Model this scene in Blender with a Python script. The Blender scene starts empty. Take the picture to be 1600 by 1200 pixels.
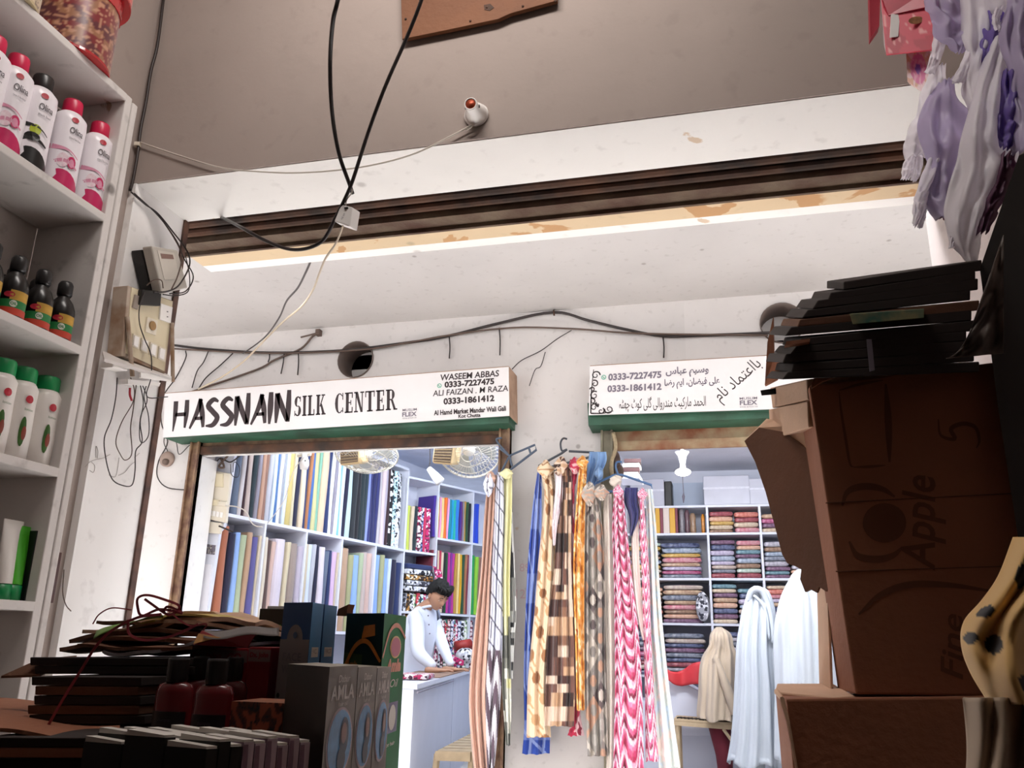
import bpy, math, random
from math import sin, cos, pi, radians, sqrt, atan2
from mathutils import Vector as V, Matrix, noise as mnoise
random.seed(7)
SC = bpy.context.scene
COL = SC.collection

# ---------------------------------------------------------------- camera
FPX = 1323.0
CAMP = V((0, 0, 1.45))
YAW = radians(14.6); ROLL = atan2(93, 4300); PITCH = math.atan(FPX / math.hypot(93, 4300))
FW = V((-sin(YAW) * cos(PITCH), cos(YAW) * cos(PITCH), sin(PITCH)))
_r = V((cos(YAW), sin(YAW), 0)); _u = _r.cross(FW)
RT = cos(ROLL) * _r + sin(ROLL) * _u
UP = -sin(ROLL) * _r + cos(ROLL) * _u
cd = bpy.data.cameras.new('camera'); cam = bpy.data.objects.new('camera', cd); COL.objects.link(cam)
cd.sensor_width = 36; cd.lens = FPX / 1600 * 36; cd.clip_start = 0.02
cam.matrix_world = Matrix(((RT.x, UP.x, -FW.x, CAMP.x), (RT.y, UP.y, -FW.y, CAMP.y), (RT.z, UP.z, -FW.z, CAMP.z), (0, 0, 0, 1)))
SC.camera = cam

def ray(x, y):
    return FW + RT * ((x - 800) / FPX) + UP * ((600 - y) / FPX)
def atX(x, y, c): d = ray(x, y); return CAMP + d * ((c - CAMP.x) / d.x)
def atY(x, y, c): d = ray(x, y); return CAMP + d * ((c - CAMP.y) / d.y)
def atZ(x, y, c): d = ray(x, y); return CAMP + d * ((c - CAMP.z) / d.z)
def atV(x, y, p, az):
    a = radians(az); n = V((cos(a), -sin(a), 0)); d = ray(x, y)
    return CAMP + d * ((V(p) - CAMP).dot(n) / d.dot(n))

# ---------------------------------------------------------------- light and exposure
SC.view_settings.view_transform = 'Standard'
SC.view_settings.look = 'None'
SC.view_settings.gamma = 1
SC.view_settings.exposure = 0.0
SC.view_settings.use_curve_mapping = False
w = bpy.data.worlds.new('sky'); SC.world = w; w.use_nodes = True
bg = w.node_tree.nodes['Background']
bg.inputs[0].default_value = (0.86, 0.93, 1.0, 1); bg.inputs[1].default_value = 1.6
sun = bpy.data.lights.new('sun', 'SUN'); sun.energy = 28; sun.angle = radians(1.5); sun.color = (1, 0.975, 0.955)
so = bpy.data.objects.new('sun', sun); COL.objects.link(so)
so.rotation_euler = V((-0.12, -0.10, 1.0)).to_track_quat('Z', 'Y').to_euler()
def area(name, loc, size, power, col, direction):
    l = bpy.data.lights.new(name, 'AREA'); l.shape = 'RECTANGLE'; l.size, l.size_y = size
    l.energy = power; l.color = col
    o = bpy.data.objects.new(name, l); COL.objects.link(o); o.location = loc
    o.rotation_euler = V([-c for c in direction]).to_track_quat('Z', 'Y').to_euler()
    return o
# area lamp added as skylight, over an assumed open strip above the lane
area('lane_sky_fill', (-0.6, 2.62, 3.9), (9.0, 0.6), 380, (0.92, 0.96, 1.0), (0, 0.25, -1))
# fluorescent tubes inside the two cloth shops; an unseen fill lamp is added to our own shop
area('silk_shop_tube', (-2.0, 5.3, 2.98), (1.6, 0.25), 45, (0.84, 0.92, 1.0), (0, 1, -.7))
area('silk_shop_rear_tube', (-1.6, 6.9, 3.12), (0.9, 0.25), 24, (0.84, 0.92, 1.0), (0, 0.35, -1))
area('suit_shop_tube', (0.1, 5.25, 2.95), (1.4, 0.25), 46, (0.90, 0.94, 1.0), (0, 1, -.55))
area('own_shop_fill', (-0.5, 0.95, 3.45), (0.9, 0.15), 14.0, (1.0, 0.93, 0.88), (-0.1, .65, -.8))
# ---------------------------------------------------------------- materials
MATS = {}
def _nt(name):
    m = bpy.data.materials.new(name); m.use_nodes = True; t = m.node_tree
    return m, t, t.nodes['Principled BSDF']
def lin(c):
    if isinstance(c, str):
        c = [int(c[i:i + 2], 16) / 255 for i in (0, 2, 4)]
        return tuple(x / 12.92 if x <= 0.04045 else ((x + 0.055) / 1.055) ** 2.4 for x in c)
    return tuple(c)
def mat(name, c, rough=.6, vary=0.12, scale=6, metal=0, bump=0, bscale=60, emit=0, trans=0, alpha=1, spec=.5, c2=None, sheen=0, coat=0):
    if name in MATS: return MATS[name]
    m, t, b = _nt(name); c = lin(c)
    b.inputs['Roughness'].default_value = rough; b.inputs['Metallic'].default_value = metal
    b.inputs['Specular IOR Level'].default_value = spec
    b.inputs['Transmission Weight'].default_value = trans; b.inputs['Alpha'].default_value = alpha
    b.inputs['Sheen Weight'].default_value = sheen; b.inputs['Coat Weight'].default_value = coat
    tc = t.nodes.new('ShaderNodeTexCoord')
    if vary > 0 or c2:
        n = t.nodes.new('ShaderNodeTexNoise'); n.inputs['Scale'].default_value = scale; n.inputs['Detail'].default_value = 5
        t.links.new(tc.outputs['Object'], n.inputs['Vector'])
        r = t.nodes.new('ShaderNodeValToRGB'); r.color_ramp.elements[0].position = .35; r.color_ramp.elements[1].position = .65
        d = lin(c2) if c2 else tuple(x * (1 - vary) for x in c)
        r.color_ramp.elements[0].color = (*d, 1); r.color_ramp.elements[1].color = (*c, 1)
        t.links.new(n.outputs['Fac'], r.inputs['Fac']); t.links.new(r.outputs['Color'], b.inputs['Base Color'])
    else:
        b.inputs['Base Color'].default_value = (*c, 1)
    if bump:
        n2 = t.nodes.new('ShaderNodeTexNoise'); n2.inputs['Scale'].default_value = bscale; n2.inputs['Detail'].default_value = 4
        t.links.new(tc.outputs['Object'], n2.inputs['Vector'])
        bp = t.nodes.new('ShaderNodeBump'); bp.inputs['Strength'].default_value = bump; bp.inputs['Distance'].default_value = .01
        t.links.new(n2.outputs['Fac'], bp.inputs['Height']); t.links.new(bp.outputs['Normal'], b.inputs['Normal'])
    if emit:
        b.inputs['Emission Color'].default_value = (*c, 1); b.inputs['Emission Strength'].default_value = emit
    MATS[name] = m; return m
def plaster(name, c, stain='6b5f55', amount=.5, patch=None, wear='b98e6a', wearpos=.70, rough=.85):
    """painted plaster with cloudy tone, small dark marks and chipped spots"""
    if name in MATS: return MATS[name]
    m, t, b = _nt(name); b.inputs['Roughness'].default_value = rough; b.inputs['Specular IOR Level'].default_value = .2
    tc = t.nodes.new('ShaderNodeTexCoord'); L = t.links.new
    def noise(s, d=4, w_=0):
        n = t.nodes.new('ShaderNodeTexNoise'); n.inputs['Scale'].default_value = s; n.inputs['Detail'].default_value = d; n.inputs['Distortion'].default_value = w_
        L(tc.outputs['Object'], n.inputs['Vector']); return n
    def ramp(n, a, b_, ca, cb):
        r = t.nodes.new('ShaderNodeValToRGB'); r.color_ramp.elements[0].position = a; r.color_ramp.elements[1].position = b_
        r.color_ramp.elements[0].color = ca; r.color_ramp.elements[1].color = cb; L(n.outputs['Fac'], r.inputs['Fac']); return r
    def mix(fac, a, b_):
        x = t.nodes.new('ShaderNodeMix'); x.data_type = 'RGBA'; L(fac, x.inputs[0])
        if isinstance(a, tuple): x.inputs[6].default_value = (*a, 1)
        else: L(a, x.inputs[6])
        if isinstance(b_, tuple): x.inputs[7].default_value = (*b_, 1)
        else: L(b_, x.inputs[7])
        return x.outputs[2]
    c = lin(c); W, K = (1, 1, 1, 1), (0, 0, 0, 1)
    base = mix(ramp(noise(1.7, 6, .4), .35, .7, K, W).outputs['Color'], c, tuple(x * .9 for x in c))
    fine = mix(ramp(noise(22, 6), .60, .72, K, (amount * .35,) * 3 + (1,)).outputs['Color'], base, lin(stain))
    v = t.nodes.new('ShaderNodeTexVoronoi'); v.inputs['Scale'].default_value = 3.1; L(tc.outputs['Object'], v.inputs['Vector'])
    r = t.nodes.new('ShaderNodeValToRGB'); r.color_ramp.elements[0].position = .03; r.color_ramp.elements[1].position = .055
    r.color_ramp.elements[0].color = (amount,) * 3 + (1,); r.color_ramp.elements[1].color = K; L(v.outputs['Distance'], r.inputs['Fac'])
    dots = mix(r.outputs['Color'], fine, lin(stain))
    out = mix(ramp(noise(5.5, 8, .8), wearpos, wearpos + .015, K, W).outputs['Color'], dots, lin(wear))
    L(out, b.inputs['Base Color'])
    bp = t.nodes.new('ShaderNodeBump'); bp.inputs['Strength'].default_value = .25; bp.inputs['Distance'].default_value = .01
    L(noise(9, 8).outputs['Fac'], bp.inputs['Height']); L(bp.outputs['Normal'], b.inputs['Normal'])
    MATS[name] = m; return m
def vcol(name='printed_cloth', rough=.85, trans=0, sheen=.2):
    """cloth or print whose dye pattern is stored per point"""
    if name in MATS: return MATS[name]
    m, t, b = _nt(name); a = t.nodes.new('ShaderNodeVertexColor'); a.layer_name = 'Col'
    t.links.new(a.outputs['Color'], b.inputs['Base Color']); b.inputs['Roughness'].default_value = rough
    b.inputs['Sheen Weight'].default_value = sheen; b.inputs['Specular IOR Level'].default_value = .3
    MATS[name] = m; return m

# ---------------------------------------------------------------- mesh builder
class MB:
    def __init__(s): s.v = []; s.f = []; s.mi = []; s.c = None
    def add(s, vs, fs, mi=0):
        n = len(s.v); s.v += [V(p) for p in vs]; s.f += [tuple(i + n for i in f) for f in fs]; s.mi += [mi] * len(fs); return s
    def box(s, c, d, rz=0, rx=0, ry=0, mi=0, M=None):
        R = M or (Matrix.Rotation(rz, 3, 'Z') @ Matrix.Rotation(ry, 3, 'Y') @ Matrix.Rotation(rx, 3, 'X'))
        vs = [V(c) + R @ V((x * d[0] / 2, y * d[1] / 2, z * d[2] / 2)) for z in (-1, 1) for y in (-1, 1) for x in (-1, 1)]
        return s.add(vs, [(0, 2, 3, 1), (4, 5, 7, 6), (0, 1, 5, 4), (2, 6, 7, 3), (0, 4, 6, 2), (1, 3, 7, 5)], mi)
    def bb(s, x0, x1, y0, y1, z0, z1, mi=0):
        return s.box(((x0 + x1) / 2, (y0 + y1) / 2, (z0 + z1) / 2), (x1 - x0, y1 - y0, z1 - z0), mi=mi)
    def slab(s, pts, off, mi=0):
        """polygon given by 3D points, pushed along OFF"""
        n = len(pts); off = V(off); vs = [V(p) for p in pts] + [V(p) + off for p in pts]
        fs = [tuple(range(n)), tuple(range(2 * n - 1, n - 1, -1))] + [(i, i + n, (i + 1) % n + n, (i + 1) % n) for i in range(n)]
        return s.add(vs, fs, mi)
    def tube(s, pts, r, n=6, mi=0, cap=True, closed=False):
        P = [V(p) for p in pts]; m = len(P); vs = []; rs = r if isinstance(r, (list, tuple)) else [r] * m
        up = V((0.13, 0.31, 0.94)).normalized(); prev = None
        for i in range(m):
            if closed: t = P[(i + 1) % m] - P[i - 1]
            else: t = P[min(i + 1, m - 1)] - P[max(i - 1, 0)]
            if t.length < 1e-9: t = V((0, 0, 1))
            t.normalize(); a = prev if prev is not None else up
            x = a - t * a.dot(t)
            if x.length < 1e-3: x = V((1, 0, 0)) - t * t.x
            x.normalize(); prev = x; y = t.cross(x)
            for k in range(n):
                an = 2 * pi * k / n; vs.append(P[i] + (x * cos(an) + y * sin(an)) * rs[i])
        fs = []
        for i in range(m if closed else m - 1):
            j = (i + 1) % m
            for k in range(n):
                fs.append((i * n + k, i * n + (k + 1) % n, j * n + (k + 1) % n, j * n + k))
        if cap and not closed: fs += [tuple(range(n - 1, -1, -1)), tuple((m - 1) * n + k for k in range(n))]
        return s.add(vs, fs, mi)
    def lathe(s, prof, c=(0, 0, 0), n=24, sx=1, sy=1, M=None, mi=0):
        vs = []; M = M or Matrix.Identity(3); m = len(prof)
        for r, z in prof:
            for k in range(n):
                a = 2 * pi * k / n; vs.append(V(c) + M @ V((r * cos(a) * sx, r * sin(a) * sy, z)))
        fs = [(i * n + k, i * n + (k + 1) % n, (i + 1) * n + (k + 1) % n, (i + 1) * n + k) for i in range(m - 1) for k in range(n)]
        fs += [tuple(range(n - 1, -1, -1)), tuple((m - 1) * n + k for k in range(n))]
        return s.add(vs, fs, mi)
    def grid(s, fn, nu, nv, col=None, mi=0, closed_u=False):
        n0 = len(s.v); vs = []; cs = []
        for j in range(nv + 1):
            for i in range(nu + (0 if closed_u else 1)):
                u, v_ = i / nu, j / nv; vs.append(V(fn(u, v_)))
                if col: cs.append(col(u, v_))
        w_ = nu + (0 if closed_u else 1)
        fs = [(j * w_ + i, j * w_ + (i + 1) % w_, (j + 1) * w_ + (i + 1) % w_, (j + 1) * w_ + i) for j in range(nv) for i in range(nu)]
        s.add(vs, fs, mi)
        if col:
            if s.c is None: s.c = [(1, 1, 1)] * n0
            s.c += cs
        return s
    def ell(s, c, r, M=None, nu=16, nv=10, mi=0):
        M = M or Matrix.Identity(3)
        return s.lathe([(max(1e-4, sin(pi * j / nv)), -cos(pi * j / nv)) for j in range(nv + 1)], n=nu, c=(0, 0, 0), mi=mi) if False else s._ell(c, r, M, nu, nv, mi)
    def _ell(s, c, r, M, nu, nv, mi):
        vs = [V(c) + M @ V((r[0] * max(1e-3, sin(pi * j / nv)) * cos(2 * pi * k / nu), r[1] * max(1e-3, sin(pi * j / nv)) * sin(2 * pi * k / nu), -r[2] * cos(pi * j / nv))) for j in range(nv + 1) for k in range(nu)]
        fs = [(i * nu + k, i * nu + (k + 1) % nu, (i + 1) * nu + (k + 1) % nu, (i + 1) * nu + k) for i in range(nv) for k in range(nu)]
        fs += [tuple(range(nu - 1, -1, -1)), tuple(nv * nu + k for k in range(nu))]
        return s.add(vs, fs, mi)
    def join(s, o):
        n = len(s.v); s.v += o.v; s.f += [tuple(i + n for i in f) for f in o.f]; s.mi += o.mi; return s

def tag(o, label=None, cat=None, group=None, kind=None):
    if label: o['label'] = label
    if cat: o['category'] = cat
    if group: o['group'] = group
    if kind: o['kind'] = kind
    return o
def empty(name, loc, label=None, cat=None, group=None):
    o = bpy.data.objects.new(name, None); COL.objects.link(o); o.location = loc; o.empty_display_size = .05
    return tag(o, label, cat, group)
def build(name, mb, mats, parent=None, label=None, cat=None, group=None, kind=None, smooth=False, bevel=0, solid=0, subsurf=0, bseg=2):
    me = bpy.data.meshes.new(name); vs = mb.v
    if parent is None:
        c = sum(vs, V((0, 0, 0))) / max(1, len(vs)); c.z = min(p.z for p in vs)
    else:
        c = V((0, 0, 0)); q = parent
        while q is not None: c = c + q.location; q = q.parent
    me.from_pydata([tuple(p - c) for p in vs], [], mb.f); me.update()
    if not isinstance(mats, (list, tuple)): mats = [mats]
    for m in mats: me.materials.append(m)
    if len(mats) > 1: me.polygons.foreach_set('material_index', mb.mi)
    if smooth: me.polygons.foreach_set('use_smooth', [True] * len(me.polygons))
    if mb.c:
        at = me.color_attributes.new('Col', 'FLOAT_COLOR', 'POINT'); fl = []
        for k in mb.c: fl += [*lin(k), 1] if isinstance(k, str) else [k[0], k[1], k[2], 1]
        at.data.foreach_set('color', fl)
    o = bpy.data.objects.new(name, me); COL.objects.link(o)
    if parent is None: o.location = c
    else: o.parent = parent
    if bevel:
        b = o.modifiers.new('edge', 'BEVEL'); b.width = bevel; b.segments = bseg; b.limit_method = 'ANGLE'; b.angle_limit = radians(40)
        if smooth is False: me.polygons.foreach_set('use_smooth', [False] * len(me.polygons))
    if solid:
        b = o.modifiers.new('thick', 'SOLIDIFY'); b.thickness = solid; b.offset = 0
    if subsurf:
        b = o.modifiers.new('sub', 'SUBSURF'); b.levels = subsurf; b.render_levels = subsurf
    return tag(o, label, cat, group, kind)
def kids(o): return KID.get(o.name, [])
def dup(root, loc=None, rotz=None, label=None, group=None, parent=None):
    c = root.copy(); COL.objects.link(c)
    if parent is not None: c.parent = parent
    if loc is not None: c.location = loc
    if rotz is not None: c.rotation_euler = (0, 0, rotz)
    if label: c['label'] = label
    if group: c['group'] = group
    for ch in root.children: dup(ch, parent=c)
    return c
def catmull(P, k=6, closed=False):
    P = [V(p) for p in P]; n = len(P); out = []
    for i in range(n if closed else n - 1):
        a = P[(i - 1) % n] if (closed or i > 0) else P[i] * 2 - P[i + 1]
        b, c = P[i], P[(i + 1) % n]
        d = P[(i + 2) % n] if (closed or i + 2 < n) else c * 2 - b
        for j in range(k):
            t = j / k; out.append(.5 * ((2 * b) + (c - a) * t + (2 * a - 5 * b + 4 * c - d) * t * t + (3 * b - a - 3 * c + d) * t ** 3))
    if not closed: out.append(P[-1])
    return out
def rnd(a, b): return random.uniform(a, b)

# ---------------------------------------------------------------- lettering
def text_mb(body, org, ux, uy, size=1.0, width=None, bold=0.0, thick=.0012, shear=0, space=1.0, align='LEFT', height=None):
    """built-in font outlines laid on the plane org + ux*x + uy*y; width/height fit the text to metres"""
    cu = bpy.data.curves.new('t', 'FONT'); cu.body = body; cu.size = size; cu.offset = bold; cu.shear = shear; cu.space_character = space
    cu.resolution_u = 3; cu.fill_mode = 'BOTH'
    o = bpy.data.objects.new('t', cu); COL.objects.link(o)
    dg = bpy.context.evaluated_depsgraph_get(); ev = o.evaluated_get(dg); me = ev.to_mesh()
    pts = [v.co.copy() for v in me.vertices]; fs = [tuple(p.vertices) for p in me.polygons]; ev.to_mesh_clear()
    bpy.data.objects.remove(o); bpy.data.curves.remove(cu)
    mb = MB()
    if not pts: return mb
    x0 = min(p.x for p in pts); x1 = max(p.x for p in pts); y0 = min(p.y for p in pts); y1 = max(p.y for p in pts)
    sx = width / (x1 - x0) if width else 1; sy = height / (y1 - y0) if height else (sx if width else 1)
    if height and not width: sx = sy
    ux, uy = V(ux), V(uy); nrm = ux.cross(uy).normalized()
    sh = {'LEFT': 0, 'CENTER': -(x1 - x0) * sx / 2, 'RIGHT': -(x1 - x0) * sx}[align]
    mb.add([V(org) + ux * ((p.x - x0) * sx + sh) + uy * ((p.y - (y0 if height else 0)) * sy) + nrm * thick for p in pts], fs)
    return mb
def shape_ur(s):
    T = {'ا': (0xFE8D, 0xFE8E, 0, 0), 'ب': (0xFE8F, 0xFE90, 0xFE91, 0xFE92), 'ٹ': (0xFB66, 0xFB67, 0xFB68, 0xFB69), 'چ': (0xFB7A, 0xFB7B, 0xFB7C, 0xFB7D),
         'ح': (0xFEA1, 0xFEA2, 0xFEA3, 0xFEA4), 'د': (0xFEA9, 0xFEAA, 0, 0), 'ر': (0xFEAD, 0xFEAE, 0, 0), 'س': (0xFEB1, 0xFEB2, 0xFEB3, 0xFEB4), 'ض': (0xFEBD, 0xFEBE, 0xFEBF, 0xFEC0),
         'ع': (0xFEC9, 0xFECA, 0xFECB, 0xFECC), 'ف': (0xFED1, 0xFED2, 0xFED3, 0xFED4), 'ک': (0xFB8E, 0xFB8F, 0xFB90, 0xFB91), 'گ': (0xFB92, 0xFB93, 0xFB94, 0xFB95),
         'ل': (0xFEDD, 0xFEDE, 0xFEDF, 0xFEE0), 'م': (0xFEE1, 0xFEE2, 0xFEE3, 0xFEE4), 'ن': (0xFEE5, 0xFEE6, 0xFEE7, 0xFEE8), 'و': (0xFEED, 0xFEEE, 0, 0),
         'ی': (0xFBFC, 0xFBFD, 0xFBFE, 0xFBFF), 'ہ': (0xFBA6, 0xFBA7, 0xFBA8, 0xFBA9), 'ھ': (0xFBAA, 0xFBAB, 0xFBAC, 0xFBAD), 'ت': (0xFE95, 0xFE96, 0xFE97, 0xFE98)}
    out = []
    for i, c in enumerate(s):
        if c not in T: out.append(c); continue
        pj = i > 0 and s[i - 1] in T and T[s[i - 1]][2]; nj = i < len(s) - 1 and s[i + 1] in T and T[c][2]
        g = T[c]; out.append(chr(g[3] if pj and nj else g[1] if pj else g[2] if nj else g[0]))
    return ''.join(reversed(out))
def stroke_mb(strokes, org, ux, uy, thick=.0015):
    """strokes: list of [(x, y, halfwidth), ...] drawn as flat ribbons of varying width"""
    mb = MB(); ux, uy = V(ux), V(uy); nz = ux.normalized().cross(uy.normalized()).normalized()
    for st in strokes:
        if len(st) == 2: pts = [V(p) for p in st]
        else: pts = catmull([V(p) for p in st], 5)
        vs = []
        for i, p in enumerate(pts):
            t = pts[min(i + 1, len(pts) - 1)] - pts[max(i - 1, 0)]; l = math.hypot(t.x, t.y) or 1
            nx, ny = -t.y / l, t.x / l
            for s_ in (1, -1):
                x, y = p.x + nx * p.z * s_, p.y + ny * p.z * s_
                vs.append(V(org) + ux * x + uy * y + nz * thick)
        mb.add(vs, [(2 * i, 2 * i + 1, 2 * i + 3, 2 * i + 2) for i in range(len(pts) - 1)])
    return mb
# ---------------------------------------------------------------- setting
M_white = plaster('white_paint', 'f2efed', amount=.5, wear='c9b6a4', wearpos=.74)
M_fac = plaster('facade_paint', 'd3cdca', amount=.5, wear='c4b2a2', wearpos=.75)
M_soff = plaster('soffit_paint', 'f5f2ee', amount=.35, wear='d9c4ad', wearpos=.72)
M_grey = plaster('inner_wall_paint', 'a89b94', stain='5a4d48', amount=.28, wear='8a7568', wearpos=.76)
M_lane_ceiling = plaster('canopy_paint', 'c5c0bd', amount=.5, wearpos=.8)
M_rust = mat('rusty_steel', '5a3a28', .7, c2='2e221c', scale=9, bump=.4, bscale=30, metal=.2)
M_rust2 = mat('rusty_painted_steel', '9c8a6c', .7, c2='7a4126', scale=7, bump=.4, bscale=30)
M_brownframe = mat('brown_frame_paint', '5d3d30', .6, c2='8a6d52', scale=14, bump=.3)
M_tan = plaster('bare_tan_plaster', 'dcc4a2', stain='b5a488', amount=.8, wear='c49a70', wearpos=.58)
M_concrete = mat('lane_concrete', 'cfcbc8', .9, vary=.15, scale=3, bump=.3)
M_floor = mat('dark_shop_floor', '3c342f', .8, vary=.3, scale=4)
M_shopw = mat('shop_white_laminate', 'd5d8e6', .5, vary=.06, scale=3)
M_dark = mat('black_plastic', '15120f', .45)
S = 'structure'
build('floor', MB().bb(-1.9, 1.6, -2.2, 1.68, -.1, 0), M_floor, kind=S)
build('floor_lane', MB().bb(-8, 6, 1.68, 4.8, -.12, -.02), M_concrete, kind=S)
build('floor_silk_shop', MB().bb(-3.8, .8, 4.8, 9.9, .35, .45), M_concrete, kind=S)
build('floor_suit_shop', MB().bb(.8, 2.2, 4.8, 9.9, .35, .45), M_concrete, kind=S)
build('ceiling', MB().bb(-1.9, 1.6, -2.2, 1.68, 3.55, 3.7), M_white, kind=S)
build('wall_left', MB().bb(-1.62, -1.5, -2.2, 1.68, 0, 3.55), M_grey, kind=S)
build('wall_right', MB().bb(.86, .98, -2.2, 1.68, 0, 3.55), M_grey, kind=S)
build('wall_rear', MB().bb(-1.62, .98, -2.3, -2.2, 0, 3.55), M_grey, kind=S)
# front wall of our shop: inner wall over the opening, soffit, slot, outer lip, piers
build('wall_front', MB().bb(-1.62, .98, 1.68, 1.71, 2.602, 3.7), M_grey, kind=S)
mb = MB().bb(-1.62, .98, 1.685, 1.9, 2.6, 3.7)
build('wall_front_soffit', mb, M_soff, kind=S)
mb = MB().bb(-1.61, .98, 2.18, 2.225, 2.6, 3.7)
build('wall_front_outer_lip', mb, M_soff, kind=S)
build('trim_lintel_plaster', MB().bb(-1.61, .98, 2.108, 2.18, 2.6, 2.9), M_tan, kind=S)
# pier on our left: reveal face X = -1.48
build('wall_left_pier', MB().bb(-1.7, -1.48, 1.68, 1.888, 0, 2.6), M_white, kind=S)
build('wall_left_pier_outer', MB().bb(-2.5, -1.82, 1.925, 2.3, 0, 3.7), M_white, kind=S)
build('wall_right_pier', MB().bb(.565, .98, 1.68, 2.3, 0, 2.6), plaster('right_pier_paint', 'b9aca8', amount=.3), kind=S)
build('wall_front_outer_right', MB().bb(.98, 4, 1.9, 2.3, 0, 3.7), M_white, kind=S)
build('wall_front_outer_left', MB().bb(-8, -2.5, 1.9, 2.3, 0, 3.7), M_white, kind=S)
# slotted shutter guide standing at the pier edge
build('trim_shutter_guide', MB().bb(-1.492, -1.474, 1.888, 1.908, 0, 2.6), mat('guide_brown', '3a2622', .6, c2='6a4a3c', scale=20), kind=S)
# canopy over the far side of the lane
build('ceiling_lane', MB().bb(-8, 6, 2.95, 4.8, 3.44, 3.6), M_lane_ceiling, kind=S)
# far facade with two openings
O1 = (-3.385, -1.275, 2.60); O2 = (-.665, 1.55, 2.56)
mb = MB().bb(-8, O1[0], 4.8, 5.0, 0, 3.44).bb(O1[1], O2[0], 4.8, 5.0, 0, 3.44).bb(O2[1], 6, 4.8, 5.0, 0, 3.44)
build('wall_far_piers', mb, M_fac, kind=S)
mb = MB().bb(O1[0], O1[1], 4.8, 5.0, 2.665, 3.0).bb(O2[0], O2[1], 4.8, 5.0, 2.60, 3.0)
build('wall_far_lintel', mb, M_fac, kind=S)
mb = MB().bb(O1[0], O1[1], 4.8, 5.0, .0, .45).bb(O2[0], O2[1], 4.8, 5.0, 0, .45)
build('wall_far_plinth', mb, M_fac, kind=S)
def band_with_hole(x0, x1, z0, z1, cx, cz, r, n=32):
    """facade band pierced by one round pipe opening"""
    m = MB(); y0, y1 = 4.8, 5.0
    ring = [(cx + r * cos(2 * pi * k / n), cz + r * sin(2 * pi * k / n)) for k in range(n)]
    def edge(k):
        a = 2 * pi * k / n; dx, dz = cos(a), sin(a); ts = []
        if dx > 1e-6: ts.append((x1 - cx) / dx)
        if dx < -1e-6: ts.append((x0 - cx) / dx)
        if dz > 1e-6: ts.append((z1 - cz) / dz)
        if dz < -1e-6: ts.append((z0 - cz) / dz)
        t_ = min(ts); return (cx + dx * t_, cz + dz * t_)
    E_ = [edge(k) for k in range(n)]
    corners = [(x0, z0), (x1, z0), (x1, z1), (x0, z1)]
    for k in range(n):
        a, b = ring[k], ring[(k + 1) % n]; c, d = E_[(k + 1) % n], E_[k]
        poly = [a, b, c]
        if abs(c[0] - d[0]) > 1e-6 and abs(c[1] - d[1]) > 1e-6:
            q = min(corners, key=lambda p: (p[0] - (c[0] + d[0]) / 2) ** 2 + (p[1] - (c[1] + d[1]) / 2) ** 2); poly.append(q)
        poly.append(d)
        m.add([(p[0], y0, p[1]) for p in poly][::-1], [tuple(range(len(poly)))])
        m.add([(a[0], y0, a[1]), (b[0], y0, b[1]), (b[0], y1, b[1]), (a[0], y1, a[1])], [(0, 1, 2, 3)])
    m.add([(x0, y1, z0), (x1, y1, z0), (x1, y1, z1), (x0, y1, z1)], [(0, 1, 2, 3)])
    return m
h1 = atY(556, 560, 4.8); h2 = atY(1222, 505, 4.8)
build('wall_far_band', band_with_hole(-3.0, -1.6, 3.0, 3.44, h1.x, 3.2, .125), M_fac, kind=S)
build('wall_far_band_east', band_with_hole(-.2, 1.0, 3.0, 3.44, h2.x, h2.z, .125), M_fac, kind=S)
mb = MB().bb(O1[0], -3.0, 4.8, 5.0, 3.0, 3.44).bb(-1.6, O1[1], 4.8, 5.0, 3, 3.44).bb(O2[0], -.2, 4.8, 5.0, 3, 3.44).bb(1.0, O2[1], 4.8, 5, 3, 3.44)
build('wall_far_band_infill', mb, M_fac, kind=S)
M_pipe = mat('pipe_inside', '6e5f58', .7, vary=.2)
for c in (V((h1.x, 0, 3.2)), h2):
    m = MB(); n = 28
    m.grid(lambda u, v: (c.x + .122 * cos(2 * pi * u), 4.79 + .5 * v, c.z + .122 * sin(2 * pi * u)), n, 3, closed_u=True)
    build('vent_pipe', m, M_pipe, label='dusky round pipe opening in the wall ' + ('over the silk shop sign' if c is not h2 else 'half hidden behind the dark cardboard stack'), cat='pipe', smooth=True, solid=.006)
# shop interiors
build('ceiling_silk_shop', MB().bb(-3.9, -.98, 5.0, 9.9, 3.2, 3.3), mat('silk_ceiling', 'dde2f4', .5, vary=.1), kind=S)
build('ceiling_suit_shop', MB().bb(-.98, 2.2, 5.0, 9.9, 3.12, 3.22), mat('foil_ceiling', 'e2e2ea', .4, vary=.12, scale=2.2, bump=1.0, bscale=5), kind=S)
build('wall_partition', MB().bb(-1.02, -.94, 5.0, 9.9, .45, 3.3), M_shopw, kind=S)
build('wall_silk_rear', MB().bb(-3.9, -.94, 9.8, 9.9, .45, 3.3), M_shopw, kind=S)
build('wall_silk_left', MB().slab([(-3.62, 5.0, .45), (-3.04, 8.6, .45), (-3.04, 8.6, 3.3), (-3.62, 5.0, 3.3)], (-.1, .02, 0)), M_shopw, kind=S)
build('wall_suit_rear', MB().bb(-.98, 2.2, 8.42, 8.5, .45, 3.2), M_shopw, kind=S)
build('wall_suit_right', MB().bb(2.1, 2.2, 5.0, 8.5, .45, 3.2), M_shopw, kind=S)
# unseen roof slab added to block the sky from the far shops
build('roof_sky_block', MB().bb(-8, 6, 4.8, 10, 3.6, 3.75), M_concrete, kind=S)
build('wall_far_end', MB().bb(-8, 6, 9.95, 10.05, 0, 3.7), M_fac, kind=S)
# ---------------------------------------------------------------- shutters, sign boxes and lettering
def lam(a, b, t): return V(a) + (V(b) - V(a)) * t
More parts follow.
